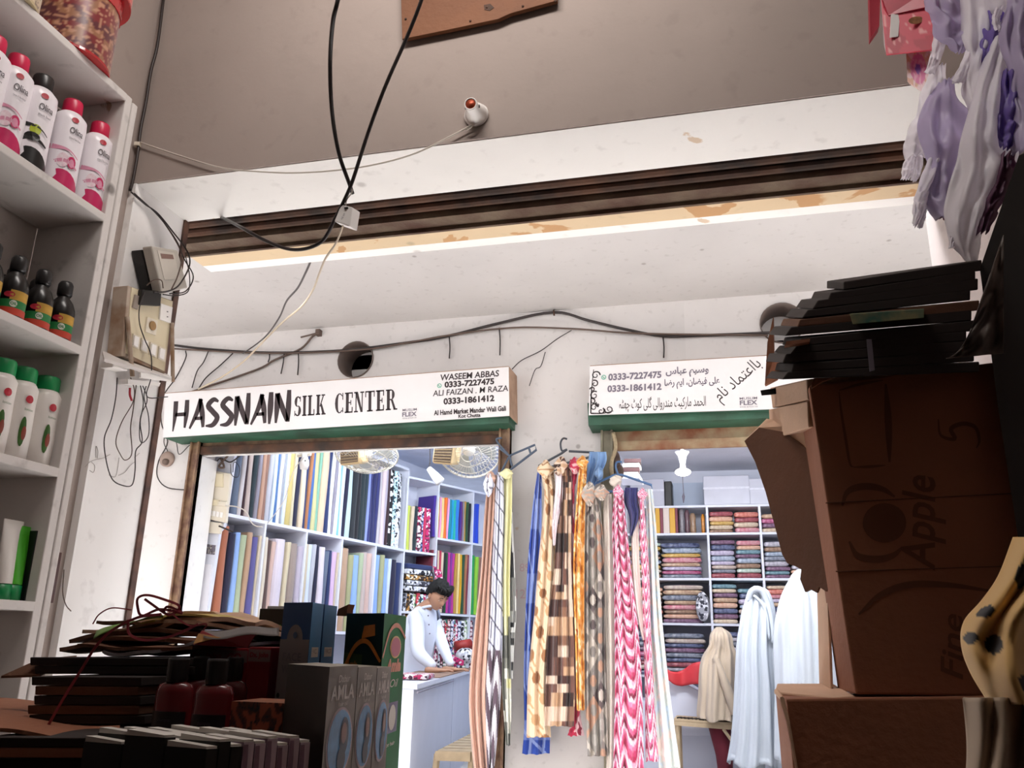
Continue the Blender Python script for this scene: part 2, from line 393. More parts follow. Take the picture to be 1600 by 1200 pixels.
# rolled steel shutter in our own soffit slot
t = empty('rolling_shutter', (-.5, 2.0, 2.6), 'rusty brown rolling shutter tucked in the slot of the near lintel', 'shutter')
mb = MB()
for k, (y, z, r) in enumerate([(1.95, 2.66, .014), (1.985, 2.645, .016), (2.022, 2.635, .014)]):
    mb.tube([(-1.7, y, z), (.56, y, z)], r, 10)
mb.bb(-1.7, .56, 1.93, 2.09, 2.665, 2.75)
build('slat_curtain', mb, M_rust, t, smooth=False)
mb = MB().bb(-1.7, .56, 2.04, 2.10, 2.608, 2.64).bb(-1.7, .56, 2.096, 2.106, 2.596, 2.70)
build('bottom_rail', mb, mat('rust_rail', '6b5a48', .6, c2='4a2d20', scale=8, metal=.3, bump=.3), t)

M_sign = mat('flex_banner', 'd6d1d0', .45, vary=.03, scale=5)
M_ink = mat('sign_ink', '2a1a1c', .6, vary=0)
M_inkg = mat('sign_ink_grey', '6d6470', .6, vary=0)
M_green = mat('green_shutter_box', '2f5a45', .55, c2='24402f', scale=5, bump=.1)
M_signwood = mat('sign_side_wood', 'b09078', .7, c2='8e6f5a', scale=8)
YS = 4.60
def signbox(cs, name, label):
    """cs: four face corners TL TR BR BL on plane YS; the box runs back to the wall"""
    TL, TR, BR, BL = cs
    t = empty(name, (BL.x, 4.8, BL.z), label, 'sign')
    mb = MB().slab([TL, TR, BR, BL], (0, .20, 0)); mb.mi[4] = 1; build('box', mb, [M_signwood, M_green], t)
    up_ = (0, -.004, 0)
    build('banner', MB().slab([lam(TL, BL, .02), lam(TR, BR, .02), BR, BL], up_), M_sign, t)
    return t
c = [atY(258, 614, YS), atY(795, 572, YS), atY(796, 650, YS), atY(255, 684, YS)]
s1 = signbox(c, 'shop_sign', 'long white silk shop sign with bold dark lettering over the wide opening')
TL, TR, BR, BL = c
def frame(cs, H=1.0):
    """sheared frame of a sign face: returns f(u, v) -> point, plus unit vectors in metres"""
    TL, TR, BR, BL = cs
    def P(u, v): return lam(lam(BL, BR, u), lam(TL, TR, u), v) + V((0, -.0045, 0))
    return P
P1 = frame(c); W1 = (BR - BL).length; H1 = (TL - BL).length
def axes(P, u0, v0, du=.1, dv=.1, W=1, H=1):
    ax = (P(u0 + du, v0) - P(u0, v0)) / (du * W); ay = (P(u0, v0 + dv) - P(u0, v0)) / (dv * H); return ax, ay
# brush lettering: letter strokes in a unit cell (x across, y up, half width)
BR_ = {
 'H': ([[(.12, .98, .11), (.10, .5, .10), (.02, -.08, .03)], [(.10, .50, .08), (.62, .50, .09)], [(.66, 1.0, .10), (.64, .5, .11), (.58, .02, .05)]], .80),
 'A': ([[(.52, 1.0, .10), (.36, .55, .11), (.02, -.02, .05)], [(.48, 1.0, .08), (.60, .5, .12), (.66, .0, .07)], [(.26, .32, .07), (.62, .32, .08)]], .76),
 'S': ([[(.60, .86, .05), (.36, .94, .11), (.12, .74, .12), (.34, .52, .12), (.56, .30, .12), (.36, .06, .11), (.02, .04, .04)]], .68),
 'N': ([[(.10, 1.0, .10), (.10, .5, .12), (.06, -.02, .05)], [(.12, .98, .10), (.34, .5, .12), (.58, .04, .10)], [(.64, 1.08, .09), (.62, .5, .12), (.60, .0, .08)]], .76),
 'I': ([[(.16, 1.05, .10), (.14, .5, .13), (.10, -.04, .05)]], .34)}
def brush_word(word, P, u0, u1, v0, v1, taper=1.0):
    tot = sum(BR_[ch][1] for ch in word); mb = MB(); x = 0
    for ch in word:
        st, w_ = BR_[ch]; k = (u1 - u0) / tot
        pu = lambda q: P(u0 + (x + q.x) * k, v0 + q.y * (v1 - v0))
        for s_ in st:
            pts = catmull([V(p) for p in s_], 5) if len(s_) > 2 else [V(p) for p in s_]
            vs = []
            for i, p in enumerate(pts):
                t_ = pts[min(i + 1, len(pts) - 1)] - pts[max(i - 1, 0)]; l = math.hypot(t_.x, t_.y) or 1
                for sg in (1, -1): vs.append(pu(V((p.x - t_.y / l * p.z * sg * 1.02, p.y + t_.x / l * p.z * sg * .78, 0))))
            mb.add(vs, [(2 * i, 2 * i + 1, 2 * i + 3, 2 * i + 2) for i in range(len(pts) - 1)])
        x += w_
    return mb
build('lettering', brush_word('HASSNAIN', P1, .03, .395, .17, .80), M_ink, s1)
# slab serif capitals
def serif_word(word, P, u0, u1, v0, v1):
    def bx(x0, x1, y0, y1): return [(x0, y0), (x1, y0), (x1, y1), (x0, y1)]
    def arc(cx, cy, rx, ry, a0, a1, w_, n=10):
        o = []
        for i in range(n):
            A, B = a0 + (a1 - a0) * i / n, a0 + (a1 - a0) * (i + 1) / n
            wa, wb = w_(i / n), w_((i + 1) / n)
            A, B = radians(A), radians(B)
            o.append([(cx + rx * cos(A), cy + ry * sin(A)), (cx + rx * cos(B), cy + ry * sin(B)), (cx + (rx - wb) * cos(B), cy + (ry - wb * .4) * sin(B)), (cx + (rx - wa) * cos(A), cy + (ry - wa * .4) * sin(A))])
        return o
    stem = lambda x: [bx(x, x + .2, 0, 1), bx(x - .07, x + .27, 0, .07), bx(x - .07, x + .27, .93, 1)]
    fat = lambda t_: .10 + .12 * sin(pi * t_)
    G = {'S': (arc(.30, .73, .26, .27, 30, 270, fat) + arc(.30, .27, .26, .27, 90, -150, fat) + [bx(.46, .52, .72, .98), bx(.05, .11, .02, .28)], .62),
         'I': (stem(.1), .42), 'L': (stem(.1) + [bx(.3, .55, 0, .07), bx(.49, .56, 0, .30)], .64),
         'K': (stem(.1) + [[(.3, .42), (.55, .95), (.64, .95), (.38, .40)], [(.34, .55), (.48, .55), (.72, .04), (.52, .04)], bx(.44, .72, .93, 1), bx(.46, .78, 0, .07)], .82),
         'C': (arc(.36, .5, .31, .5, 45, 315, lambda t_: .08 + .13 * sin(pi * t_)) + [bx(.56, .62, .66, 1.0), bx(.56, .62, .05, .28)], .70),
         'E': (stem(.1) + [bx(.3, .56, 0, .07), bx(.5, .57, 0, .28), bx(.3, .56, .93, 1), bx(.5, .57, .72, 1), bx(.3, .46, .47, .53), bx(.41, .47, .38, .62)], .66),
         'N': ([bx(.1, .17, 0, 1), bx(.52, .59, 0, 1), bx(.0, .27, 0, .07), bx(.42, .69, .93, 1), bx(0, .2, .93, 1), [(.06, 1), (.26, 1), (.59, .0), (.45, .0)]], .76),
         'T': ([bx(.22, .42, 0, 1), bx(.13, .51, 0, .07), bx(.0, .64, .93, 1), bx(0, .06, .7, 1), bx(.58, .64, .7, 1)], .70),
         'R': (stem(.1) + arc(.36, .74, .26, .26, 90, -90, lambda t_: .06 + .13 * sin(pi * t_)) + [bx(.28, .4, .93, 1), bx(.28, .4, .47, .54), [(.36, .5), (.50, .5), (.70, .04), (.54, .04)], bx(.54, .80, 0, .07)], .82), ' ': ([], .42)}
    tot = sum(G[ch][1] for ch in word); k = (u1 - u0) / tot; x = 0; mb = MB()
    for ch in word:
        for poly in G[ch][0]:
            mb.add([P(u0 + (x + q[0]) * k, v0 + q[1] * (v1 - v0)) for q in poly], [tuple(range(len(poly)))])
        x += G[ch][1]
    return mb
build('lettering', serif_word('SILK', P1, .402, .497, .27, .70), M_ink, s1)
build('lettering', serif_word('CENTER', P1, .52, .70, .27, .70), M_ink, s1)
def put(t, P, W, H, body, u0, u1, v0, v1, m, name='lettering', bold=0.0, **k):
    ax, ay = axes(P, u0, v0, W=W, H=H)
    mb = text_mb(body, P(u0, v0), ax, ay, width=(u1 - u0) * W, height=(v1 - v0) * H, bold=bold, thick=.0, **k)
    mb.v = [p + V((0, -.001, 0)) for p in mb.v]
    return build(name, mb, m, t)
put(s1, P1, W1, H1, 'MUSLIM', .714, .753, .225, .275, M_inkg, bold=.01)
put(s1, P1, W1, H1, 'FLEX', .713, .753, .115, .205, M_inkg, bold=.03)
put(s1, P1, W1, H1, '0336-6723110', .714, .752, .07, .095, M_inkg)
put(s1, P1, W1, H1, 'WASEEM ABBAS', .818, .975, .80, .93, M_ink, bold=.02, shear=.1)
put(s1, P1, W1, H1, '0333-7227475', .829, .962, .645, .775, M_ink, bold=.045)
put(s1, P1, W1, H1, 'ALI FAIZAN . M RAZA', .797, .998, .49, .61, M_ink, bold=.012, shear=.1)
put(s1, P1, W1, H1, '0333-1861412', .826, .962, .305, .44, M_ink, bold=.045)
put(s1, P1, W1, H1, 'Al Hamd Market Mandar Wali Gali', .800, .992, .10, .205, M_ink, bold=.035)
put(s1, P1, W1, H1, 'Kot Chutta', .866, .925, .015, .09, M_ink, bold=.035)
M_wa = mat('phone_badge_green', '3d9b7c', .5, vary=0)
def badge(P, W, H, u, v, r, t):
    ax, ay = axes(P, u, v, W=W, H=H); o = P(u, v) + V((0, -.001, 0)); mb = MB()
    for k in range(16):
        a, b_ = 2 * pi * k / 16, 2 * pi * (k + 1) / 16
        mb.add([o + (ax * cos(a) + ay * sin(a)) * r, o + (ax * cos(b_) + ay * sin(b_)) * r, o + (ax * cos(b_) + ay * sin(b_)) * r * .72, o + (ax * cos(a) + ay * sin(a)) * r * .72], [(0, 1, 2, 3)])
    mb.join(stroke_mb([[(-.4 * r, .35 * r, .16 * r), (-.15 * r, -.15 * r, .13 * r), (.4 * r, -.4 * r, .16 * r)]], o, ax, ay, 0))
    build('phone_badge', mb, M_wa, t)
badge(P1, W1, H1, .815, .70, .014, s1)

# second sign, its far end hidden behind the cartons
c2 = [atY(922, 571, YS), atY(1192, 555, YS), atY(1196, 640, YS), atY(920, 649, YS)]
k2 = 2.05
c2b = [c2[0], lam(c2[0], c2[1], k2), lam(c2[3], c2[2], k2), c2[3]]
s2 = signbox(c2b, 'shop_sign', 'white sign with black Urdu lettering over the suit shop opening')
P2f = frame(c2b); P2 = lambda u, v: P2f(u / k2, v); W2 = (c2[2] - c2[3]).length; H2 = (c2[0] - c2[3]).length
put(s2, P2, W2, H2, '0333-7227475', .112, .425, .665, .805, M_inkg, bold=.04)
put(s2, P2, W2, H2, '0333-1861412', .108, .425, .435, .575, M_inkg, bold=.04)
put(s2, P2, W2, H2, shape_ur('وسیم عباس'), .450, .695, .66, .87, M_inkg, bold=.03)
put(s2, P2, W2, H2, shape_ur('علی فیضان، ایم رضا'), .442, .755, .44, .64, M_inkg, bold=.025)
put(s2, P2, W2, H2, shape_ur('الحمد مارکیٹ مندروالی گلی کوٹ چھٹہ'), .18, .675, .03, .32, M_ink, bold=.0)
ax, ay = axes(P2, .76, .1, W=W2, H=H2); an = radians(40)
mb = text_mb(shape_ur('بااعتماد نام'), P2(.775, .08) + V((0, -.001, 0)), ax * cos(an) + ay * sin(an), ay * cos(an) - ax * sin(an), width=.30, height=.10, bold=.0, thick=0)
build('lettering', mb, M_ink, s2)
put(s2, P2, W2, H2, 'MUSLIM', .862, .958, .19, .235, M_inkg, bold=.01)
put(s2, P2, W2, H2, 'FLEX', .862, .958, .09, .175, M_inkg, bold=.03)
put(s2, P2, W2, H2, '0336-6723110', .862, .958, .045, .07, M_inkg)
badge(P2, W2, H2, .085, .74, .014, s2)
# scroll ornament in the lower corner
ax, ay = axes(P2, .0, .0, W=W2, H=H2)
def spiral(cx, cy, r, a0, turns, w_, sg=1):
    n = 14; return [(cx + r * (1 - .8 * i / n) * cos(a0 + sg * turns * 2 * pi * i / n), cy + r * (1 - .8 * i / n) * sin(a0 + sg * turns * 2 * pi * i / n), w_ * (1 - .5 * i / n)) for i in range(n + 1)]
st = []
for (cx, cy, r, a, tn, sg) in [(.035, .235, .026, 0, 1.2, 1), (.03, .185, .022, 2, 1.1, -1), (.03, .115, .026, 1, 1.2, 1), (.018, .15, .016, 3, 1, -1), (.115, .03, .026, 3, 1.3, 1), (.07, .022, .020, 1, 1.1, -1), (.03, .045, .024, 0, 1.2, 1), (.02, .08, .018, 2, 1, -1), (.05, .06, .014, 2, 1, 1)]:
    st.append(spiral(cx, cy, r, a, tn, .0042, sg))
st += [[(.012, .01, .004), (.012, .12, .003), (.022, .27, .002)], [(.012, .01, .004), (.08, .008, .003), (.14, .02, .002)]]
build('scroll_ornament', stroke_mb(st, P2(0, 0) + V((0, -.001, 0)), ax, ay, 0), M_ink, s2)

# green housings and rusty rollers under each sign
def housing(sgn, x0, x1, z0, z1, lab, zr, labr, o, mm):
    build('green_lower_box', MB().slab([(x0, YS + .02, z1), (x0, 4.8, z1), (x0, 4.8, z0 - .01), (x0, YS + .05, z0)], (x1 - x0, 0, 0)), M_green, sgn, label=lab)
    t = empty('rolling_shutter', ((o[0] + o[1]) / 2, 4.84, zr), labr, 'shutter')
    mb = MB().bb(o[0] - .03, o[1] + .03, 4.79, 4.83, zr + .045, z0 + .0)
    build('curtain', mb, mm, t, bevel=.004)
    build('bottom_rail', MB().bb(o[0] - .02, o[1] + .02, 4.77, 4.80, zr, zr + .055), M_rust if mm is M_brownframe else M_rust2, t, bevel=.004)
q = atY(255, 684, YS)
housing(s1, -3.50, -1.225, 2.69, 2.78, 'dark green metal', 2.60, 'rusty brown rolled shutter above the silk shop opening', O1, M_brownframe)
housing(s2, -.755, 1.65, 2.655, 2.78, 'mottled green metal', 2.53, 'rust stained cream rolled shutter above the suit shop opening', O2, M_rust2)
build('trim_lintel_edge', MB().bb(O1[0], O1[1], 4.84, 4.87, 2.605, 2.664), M_soff, kind=S)
# jambs
M_jamb2 = mat('green_grey_jamb', '8c8470', .6, c2='6f6654', scale=10)
for x0, x1, m_ in ((O1[0] - .03, O1[0] + .035, M_brownframe), (O1[1] - .035, O1[1] + .03, M_brownframe), (O2[0] - .035, O2[0] + .035, M_jamb2)):
    build('trim_jamb', MB().bb(x0, x1, 4.765, 4.80, .45, 2.72).bb(x0, x0 + .012, 4.745, 4.80, .45, 2.72).bb(x1 - .012, x1, 4.745, 4.8, .45, 2.72), m_, kind=S)
build('trim_white_reveal', MB().bb(O1[0] + .0, O1[0] + .02, 4.80, 5.0, .45, 2.60), M_soff, kind=S)

# ---------------------------------------------------------------- cables on the facade
M_cab = mat('black_cable', '2b211f', .5, vary=.1)
M_cabb = mat('brown_cable', '5d4a40', .6, vary=.1)
M_cabw = mat('white_cable', 'cfc6bc', .5, vary=.05)
def F(x, y, d=.02): return atY(x, y, 4.8 - d)
def cable(pts, r, m_, lab, k=5, name='cable'):
    return build(name, MB().tube(catmull(pts, k), r, 6), m_, label=lab, cat='cable', smooth=True)
cable([F(268, 539), F(330, 546), F(420, 551), F(530, 548), F(640, 535), (F(700, 525)), F(780, 505), F(865, 488), F(920, 501), F(975, 514), F(1035, 525), F(1100, 524), F(1200, 520), F(1240, 516)], .009, M_cab, 'thick dark cable bundle sagging along the top of the far wall')
cable([F(272, 545, .03), F(420, 552, .03), F(560, 547, .03), F(640, 535, .03), F(700, 524, .03), F(800, 512, .03), F(900, 514, .03), F(1000, 521, .03), F(1200, 524, .03)], .006, M_cabb, 'brown cable running straighter beneath the dark bundle on the far wall')
cable([F(300, 612), F(400, 578), F(430, 562), F(470, 545), F(488, 526), F(496, 522)], .007, M_cabb, 'brown cable climbing from the silk shop sign to a small wall bracket')
hang = [((380, 551), (352, 594), 'left'), ((325, 546), (300, 602), 'first'), ((362, 551), (311, 600), ''), ((470, 546), (440, 582), '')]
cable([F(326, 548), F(318, 566), F(308, 580), F(300, 606)], .004, M_cab, 'thin black cable branching down to the top corner of the silk shop sign')
cable([F(364, 552), F(345, 570), F(322, 590), F(311, 606)], .004, M_cab, 'thin black cable slanting down to the brushed letters end of the sign')
cable([F(290, 548), F(290, 560), F(275, 590), F(255, 620), F(252, 660), F(262, 690), F(248, 720), F(246, 745), F(262, 762), F(300, 766)], .004, M_cab, 'black cable looping past the round box on the far pier')
for (a, b_, l) in [((421, 553), (419, 566), 'short dark cable end dangling under the bundle above the first sign'), ((444, 550), (439, 584), 'frayed dark cable end hanging beside the brown climbing cable'),
                   ((466, 548), (465, 586), 'longer dark cable end hanging above the word centre of the silk sign'), ((702, 526), (702, 560), 'cable end hanging above the phone numbers of the silk sign'),
                   ((780, 512), (781, 555), 'cable tail hanging at the end of the silk shop sign'), ((1036, 526), (1037, 559), 'twisted cable dropping onto the Urdu sign')]:
    cable([F(*a), F((a[0] + b_[0]) / 2 + 1, (a[1] + b_[1]) / 2), F(*b_)], .0045, M_cab, l, 3)
cable([F(893, 516), F(870, 530), F(845, 548), F(815, 563), F(800, 577)], .003, M_cab, 'thin wire running from the cable down to the silk sign corner')
cable([F(852, 550), F(845, 572), F(836, 578), F(827, 603)], .003, M_cab, 'loose bent wire hanging alone on the pillar between the signs')
# bracket, nails
build('wall_bracket', MB().box(F(498, 520, .02), (.03, .04, .04)).tube([F(470, 527, .04), F(498, 520, .04)], .006), M_cabb, label='small brown cable bracket near the canopy on the far wall', cat='bracket')
build('cable_hook', MB().tube([F(865, 484, 0), F(865, 486, .05), F(866, 493, .05)], .005), M_rust, label='iron hook holding the peak of the cable bundle', cat='hook')
# round ceiling rose box on the far pier
t = empty('junction_box', F(262, 720, 0), 'round brown junction box with wires on the narrow far pier', 'junction box')
build('base', MB().lathe([(.05, 0), (.052, .02), (.04, .035), (.001, .04)], F(263, 718, 0), 20, M=Matrix.Rotation(pi / 2, 3, 'X')), mat('old_bakelite', '9a8478', .5), t, smooth=True)
build('core', MB().lathe([(.022, 0), (.02, .02), (.001, .022)], F(260, 722, .035), 14, M=Matrix.Rotation(pi / 2, 3, 'X')), M_cabb, t, smooth=True)
build('wire', MB().tube(catmull([F(262, 705, .03), F(256, 690, .05), F(262, 670, .04), F(275, 690, .04), F(280, 710, .05), F(296, 696, .04), F(304, 698, .02)], 5), .003), M_cab, t, smooth=True)
# pencil-like faded writing on the pillar between the shops
M_scr = mat('faded_pink_writing', 'c9a9ac', .8, vary=0)
for (px, py, s_, h_) in [(812, 893, '89.', .045), (806, 935, '12', .05)]:
    build('wall_writing', text_mb(s_, F(px, py, .0005), (1, 0, 0), (0, 0, 1), height=h_, thick=.001), M_scr, label={'89.': 'faint figures 89 written on the pillar beside the blue shawl', '12': 'faint figures 12 written lower on the pillar between the shops'}[s_], cat='writing')
# ---------------------------------------------------------------- shelf unit of toiletries on our side wall
M_shelf = plaster('shelf_white_paint', 'dcd6d2', stain='4b403a', amount=.7, wear='a08a78', wearpos=.70, rough=.6)
YE = 1.40
tiers = [2.632, 2.322, 2.012, 1.752, 1.492, 1.22]
shelf_unit = empty('shelf_unit', (-1.38, .7, 0), 'tall whitewashed wooden shelf unit of toiletries against the wall', 'shelves')
for i, z in enumerate(tiers):
    build('shelf_board', MB().bb(-1.475, -1.30, -.1, YE, z, z + .018), M_shelf, shelf_unit, bevel=.002)
build('side_panel', MB().bb(-1.478, -1.303, YE + .001, YE + .022, .0, 2.652), M_shelf, shelf_unit, bevel=.002)
build('face_strip', MB().bb(-1.318, -1.302, YE + .024, YE + .042, 0, 2.645), M_shelf, shelf_unit, bevel=.003)
build('back_panel', MB().bb(-1.492, -1.478, -.1, YE, 0, 2.63), M_shelf, shelf_unit)

def wrapped(mb, c, r, a0, sq=1.0):
    """bend flat lettering (x along, y up) round an upright cylinder at c"""
    mb.v = [V((c[0] + r * cos(a0 + p.x / r), c[1] + r * sq * sin(a0 + p.x / r), c[2] + p.y)) for p in mb.v]; return mb
def patch(c, r, a0, a1, z0, z1, fn=None, n=12, m_=8):
    """curved label patch; fn(u, v) masks by shrinking"""
    mb = MB()
    return mb.grid(lambda u, v: (c[0] + r * cos(a0 + (a1 - a0) * u), c[1] + r * sin(a0 + (a1 - a0) * u), c[2] + z0 + (z1 - z0) * (fn(u, v) if fn else v)), n, m_)
def blob(c, r, a, z, ra, rz, n=14):
    mb = MB(); vs = [V((c[0] + r * cos(a), c[1] + r * sin(a), c[2] + z))]
    for k in range(n):
        t_ = 2 * pi * k / n; aa = a + ra / r * cos(t_); vs.append(V((c[0] + r * cos(aa), c[1] + r * sin(aa), c[2] + z + rz * sin(t_))))
    return mb.add(vs, [(0, 1 + k, 1 + (k + 1) % n) for k in range(n)])
M_pinkcap = mat('crimson_cap', 'd2204e', .35, vary=.03); M_blackcap = mat('black_cap', '221f1f', .35, vary=.03)
M_pearl = mat('pearl_bottle', 'efe9ee', .3, vary=.03); M_blush = mat('blush_print', 'e39ab4', .35, vary=.25, scale=40)
M_mag = mat('magenta_print', 'c92a62', .3, vary=.1, scale=30); M_onion = mat('onion_print', 'efdfe4', .35, vary=.1, scale=90, c2='dcb4c2')
M_red = mat('red_badge', 'b8293a', .4, vary=.05); M_lime = mat('lime_print', 'b4c223', .4, vary=.1); M_ink2 = mat('print_ink', '3b3237', .5, vary=0)
M_black = mat('jet_print', '1a1818', .35, vary=.05)
def talc(px, py, black=False, tilt=0, label=''):
    p = atX(px, py, -1.347); c = (0, 0, 0)
    t = empty('talc_bottle', (p.x, p.y, tiers[1] + .0185), label, 'bottle', 'tall talc bottles on the second shelf')
    prof = [(.026, 0), (.032, .004), (.033, .03), (.032, .09), (.033, .165), (.032, .180), (.022, .192), (.018, .194)]
    o = V(t.location)
    build('bottle', MB().lathe(prof, o, 28, sx=1, sy=1.1), M_pearl, t, smooth=True)
    build('cap', MB().lathe([(.0195, .193), (.0205, .196), (.020, .222), (.0185, .226), (.001, .2265)], o, 24), M_blackcap if black else M_pinkcap, t, smooth=True)
    r = .0352; A = radians(-38)
    c = tuple(o)
    build('lower_print', patch(c, r, A - 1.5, A + 1.5, .002, .045, lambda u, v: v * (.35 + .65 * sin(pi * min(1, max(0, u * 1.1 - .05))))), M_black if black else M_mag, t, smooth=True)
    build('swirl', wrapped(stroke_mb([[(-.03, .055, .003), (0, .066, .004), (.03, .056, .002)], [(-.04, .098, .006), (-.02, .094, .005), (.005, .092, .002), (.028, .08, .001)]], (0, 0, 0), (1, 0, 0), (0, 1, 0), 0), c, r, A), M_black if black else M_blush, t)
    if black:
        build('leaf_print', blob(c, r, A + .05, .085, .011, .012), M_lime, t)
        build('seed_print', blob(c, r + .0004, A - .05, .068, .015, .010), M_black, t)
    else:
        build('onion_print', blob(c, r, A - .10, .066, .012, .017), M_onion, t)
        build('onion_slice_print', blob(c, r, A + .42, .066, .010, .014), M_mag, t)
        build('onion_slice_heart', blob(c, r + .0004, A + .42, .064, .006, .010), M_blush, t)
    build('badge', blob(c, r, A + .18, .166, .0075, .0062), M_red, t)
    build('lettering', wrapped(text_mb('Olina', (0, 0, 0), (1, 0, 0), (0, 1, 0), width=.030, height=.015, bold=.01, thick=0), (c[0], c[1], c[2] + .133), r, A - .02), M_ink2, t)
    build('lettering', wrapped(text_mb('Onion & Shea Butter' if not black else 'Black Seed', (0, 0, 0), (1, 0, 0), (0, 1, 0), width=.026, height=.005, thick=0), (c[0], c[1], c[2] + .119), r, A + .02), M_ink2, t)
    return t
talc(134, 322, label='pink talc bottle with crimson cap standing closest to the shelf end panel')
talc(88, 297, label='pink talc bottle with crimson cap next to the black capped one')
talc(38, 266, True, label='white talc bottle with black cap and lime green leaf print')
talc(-4, 244, label='pink talc bottle with crimson cap on the far side of the black capped bottle')
talc(-44, 222, label='pink talc bottle cut off by the frame edge on the second shelf')

# black hair oil bottles, three ranks
M_oil = mat('black_oil_bottle', '171312', .28, vary=.1); M_lab1 = mat('oil_label_orange', 'c4402a', .5, vary=.1, scale=60)
M_lab2 = mat('oil_label_gold', 'c79a3a', .5, vary=.2, scale=60); M_lab3 = mat('oil_label_green', '1f7a3c', .5, vary=.1); M_lab4 = mat('oil_label_white', 'd9dccf', .5, vary=.1)
def oil(Y, X, label, lab=True):
    t = empty('oil_bottle', (X, Y, tiers[2] + .0185), label, 'bottle', 'black hair oil bottles on the third shelf'); o = V(t.location); c = tuple(o)
    prof = [(.021, 0), (.0262, .004), (.0268, .055), (.026, .070), (.020, .086), (.011, .098), (.010, .102)]
    build('bottle', MB().lathe(prof, o, 20), M_oil, t, smooth=True)
    build('cap', MB().lathe([(.013, .100), (.0148, .104), (.0148, .126), (.012, .132), (.001, .1335)], o, 16), M_blackcap, t, smooth=True)
    if lab:
        r = .0274; A = radians(-40)
        build('label_base', patch(c, r, A - 1.0, A + 1.3, .004, .018, n=8, m_=1), M_lab1, t, smooth=True)
        build('label_band', patch(c, r, A - .9, A + 1.2, .018, .034, n=8, m_=1), M_lab3, t, smooth=True)
        build('label_top', patch(c, r, A - .2, A + 1.2, .034, .054, n=8, m_=1), M_lab2, t, smooth=True)
        build('label_flag', blob(c, r + .0002, A - .25, .044, .010, .006), M_red, t)
        build('label_window', blob(c, r + .0004, A + .1, .026, .007, .007), M_lab4, t)
        build('lettering', wrapped(text_mb('OIL', (0, 0, 0), (1, 0, 0), (0, 1, 0), width=.012, height=.006, bold=.03, thick=0), (c[0], c[1], c[2] + .023), r + .0008, A - .1), M_lab3, t)
    return t
yo = [1.365, 1.305, 1.24, 1.178]
for i, y in enumerate(yo):
    oil(y, -1.335, ['front rank oil bottle standing at the end panel, pale sticker beside its label', 'front rank oil bottle second from the end panel', 'front rank oil bottle third from the end panel', 'front rank oil bottle half cut by the frame edge'][i])
for i, y in enumerate([1.345, 1.285, 1.22, 1.16]):
    oil(y, -1.388, ['middle rank oil bottle behind the end one', 'middle rank oil bottle behind the second front one', 'middle rank oil bottle behind the third front one', 'middle rank oil bottle behind the cut off front one'][i], False)
for i, y in enumerate([1.31, 1.25, 1.19]):
    oil(y, -1.438, ['rear rank oil bottle against the back, closest to the end panel', 'rear rank oil bottle with its cap showing between two others', 'rear rank oil bottle deepest in the shelf corner'][i], False)

# white lotion bottles with green caps
M_gcap = mat('green_cap', '0f8a4c', .35, vary=.04); M_ivory = mat('ivory_bottle', 'e6e0da', .35, vary=.04); M_leafp = mat('leaf_print', '3f6b2a', .4, vary=.3, scale=50); M_date = mat('date_print', '8a3a28', .4)
def lotion(px, py, label):
    p = atX(px, py, -1.352); t = empty('lotion_bottle', (p.x, p.y, tiers[3] + .0185), label, 'bottle', 'white lotion bottles on the fourth shelf'); o = V(t.location); c = tuple(o)
    build('bottle', MB().lathe([(.026, 0), (.031, .005), (.032, .05), (.0305, .11), (.031, .145), (.024, .157), (.020, .158)], o, 26), M_ivory, t, smooth=True)
    build('cap', MB().lathe([(.024, .157), (.0245, .16), (.024, .183), (.022, .187), (.001, .1875)], o, 24), M_gcap, t, smooth=True)
    A = radians(-28); r = .0325
    build('badge', blob(c, r, A + .3, .12, .008, .008), M_red, t)
    build('leaf_print', blob(c, r, A + .2, .055, .007, .03), M_leafp, t)
    build('date_print', blob(c, r + .0004, A + .3, .052, .005, .014), M_date, t)
    build('lettering', wrapped(text_mb('lotion', (0, 0, 0), (1, 0, 0), (0, 1, 0), width=.018, height=.005, thick=0), (c[0], c[1], c[2] + .097), r, A + .1), M_leafp, t)
lotion(52, 716, 'white lotion bottle with green cap beside the end panel')
lotion(14, 706, 'white lotion bottle with green cap second from the end panel')
lotion(-22, 700, 'white lotion bottle with green cap cut by the frame edge')
# bottom shelf: green tubes and dark packs
M_tube = mat('lime_tube', '4db32e', .35, vary=.08); M_pack = mat('black_pack', '17151a', .4, vary=.1); M_brownp = mat('brown_pack', '4a241c', .4, vary=.2, scale=40)
def flat_tube(px, m_, cm, lab, h=.135, rx=.011, ry=.024, capm=None):
    p = atX(px, 940, -1.345); t = empty('cream_tube', (p.x, p.y, tiers[4] + .0185), lab, 'tube'); o = V(t.location)
    build('cap', MB().lathe([(.016, 0), (.018, .003), (.0175, .028), (.013, .03)], o, 18), cm, t, smooth=True)
    mb = MB(); n = 20
    mb.grid(lambda u, v: (o.x + (rx * (1 - v) + .001) * cos(2 * pi * u) * 1.4, o.y + (.017 + .008 * v) * sin(2 * pi * u), o.z + .03 + (h - .03) * v), n, 6, closed_u=True)
    mb.f.append(tuple(6 * n + k for k in range(n))); mb.mi.append(0)
    build('tube', mb, m_, t, smooth=True)
flat_tube(-2, M_ivory, M_gcap, 'white tube with green crimped top at the frame edge', h=.15)
flat_tube(14, M_tube, M_gcap, 'bright lime green tube on the fifth shelf', h=.142)
def pack(px, lab, m_, h, wdt=.032):
    p = atX(px, 935, -1.35)
    build('cosmetics_box', MB().box((p.x, p.y, tiers[4] + .0185 + h / 2), (.05, wdt, h), rz=rnd(-.1, .1)), m_, label=lab, cat='box', bevel=.001)
pack(33, 'narrow black carton standing beside the lime green tube', M_pack, .135)
pack(47, 'matt black carton between a narrow black one and a brown one', mat('charcoal_pack', '1f2226', .5), .132, .028)
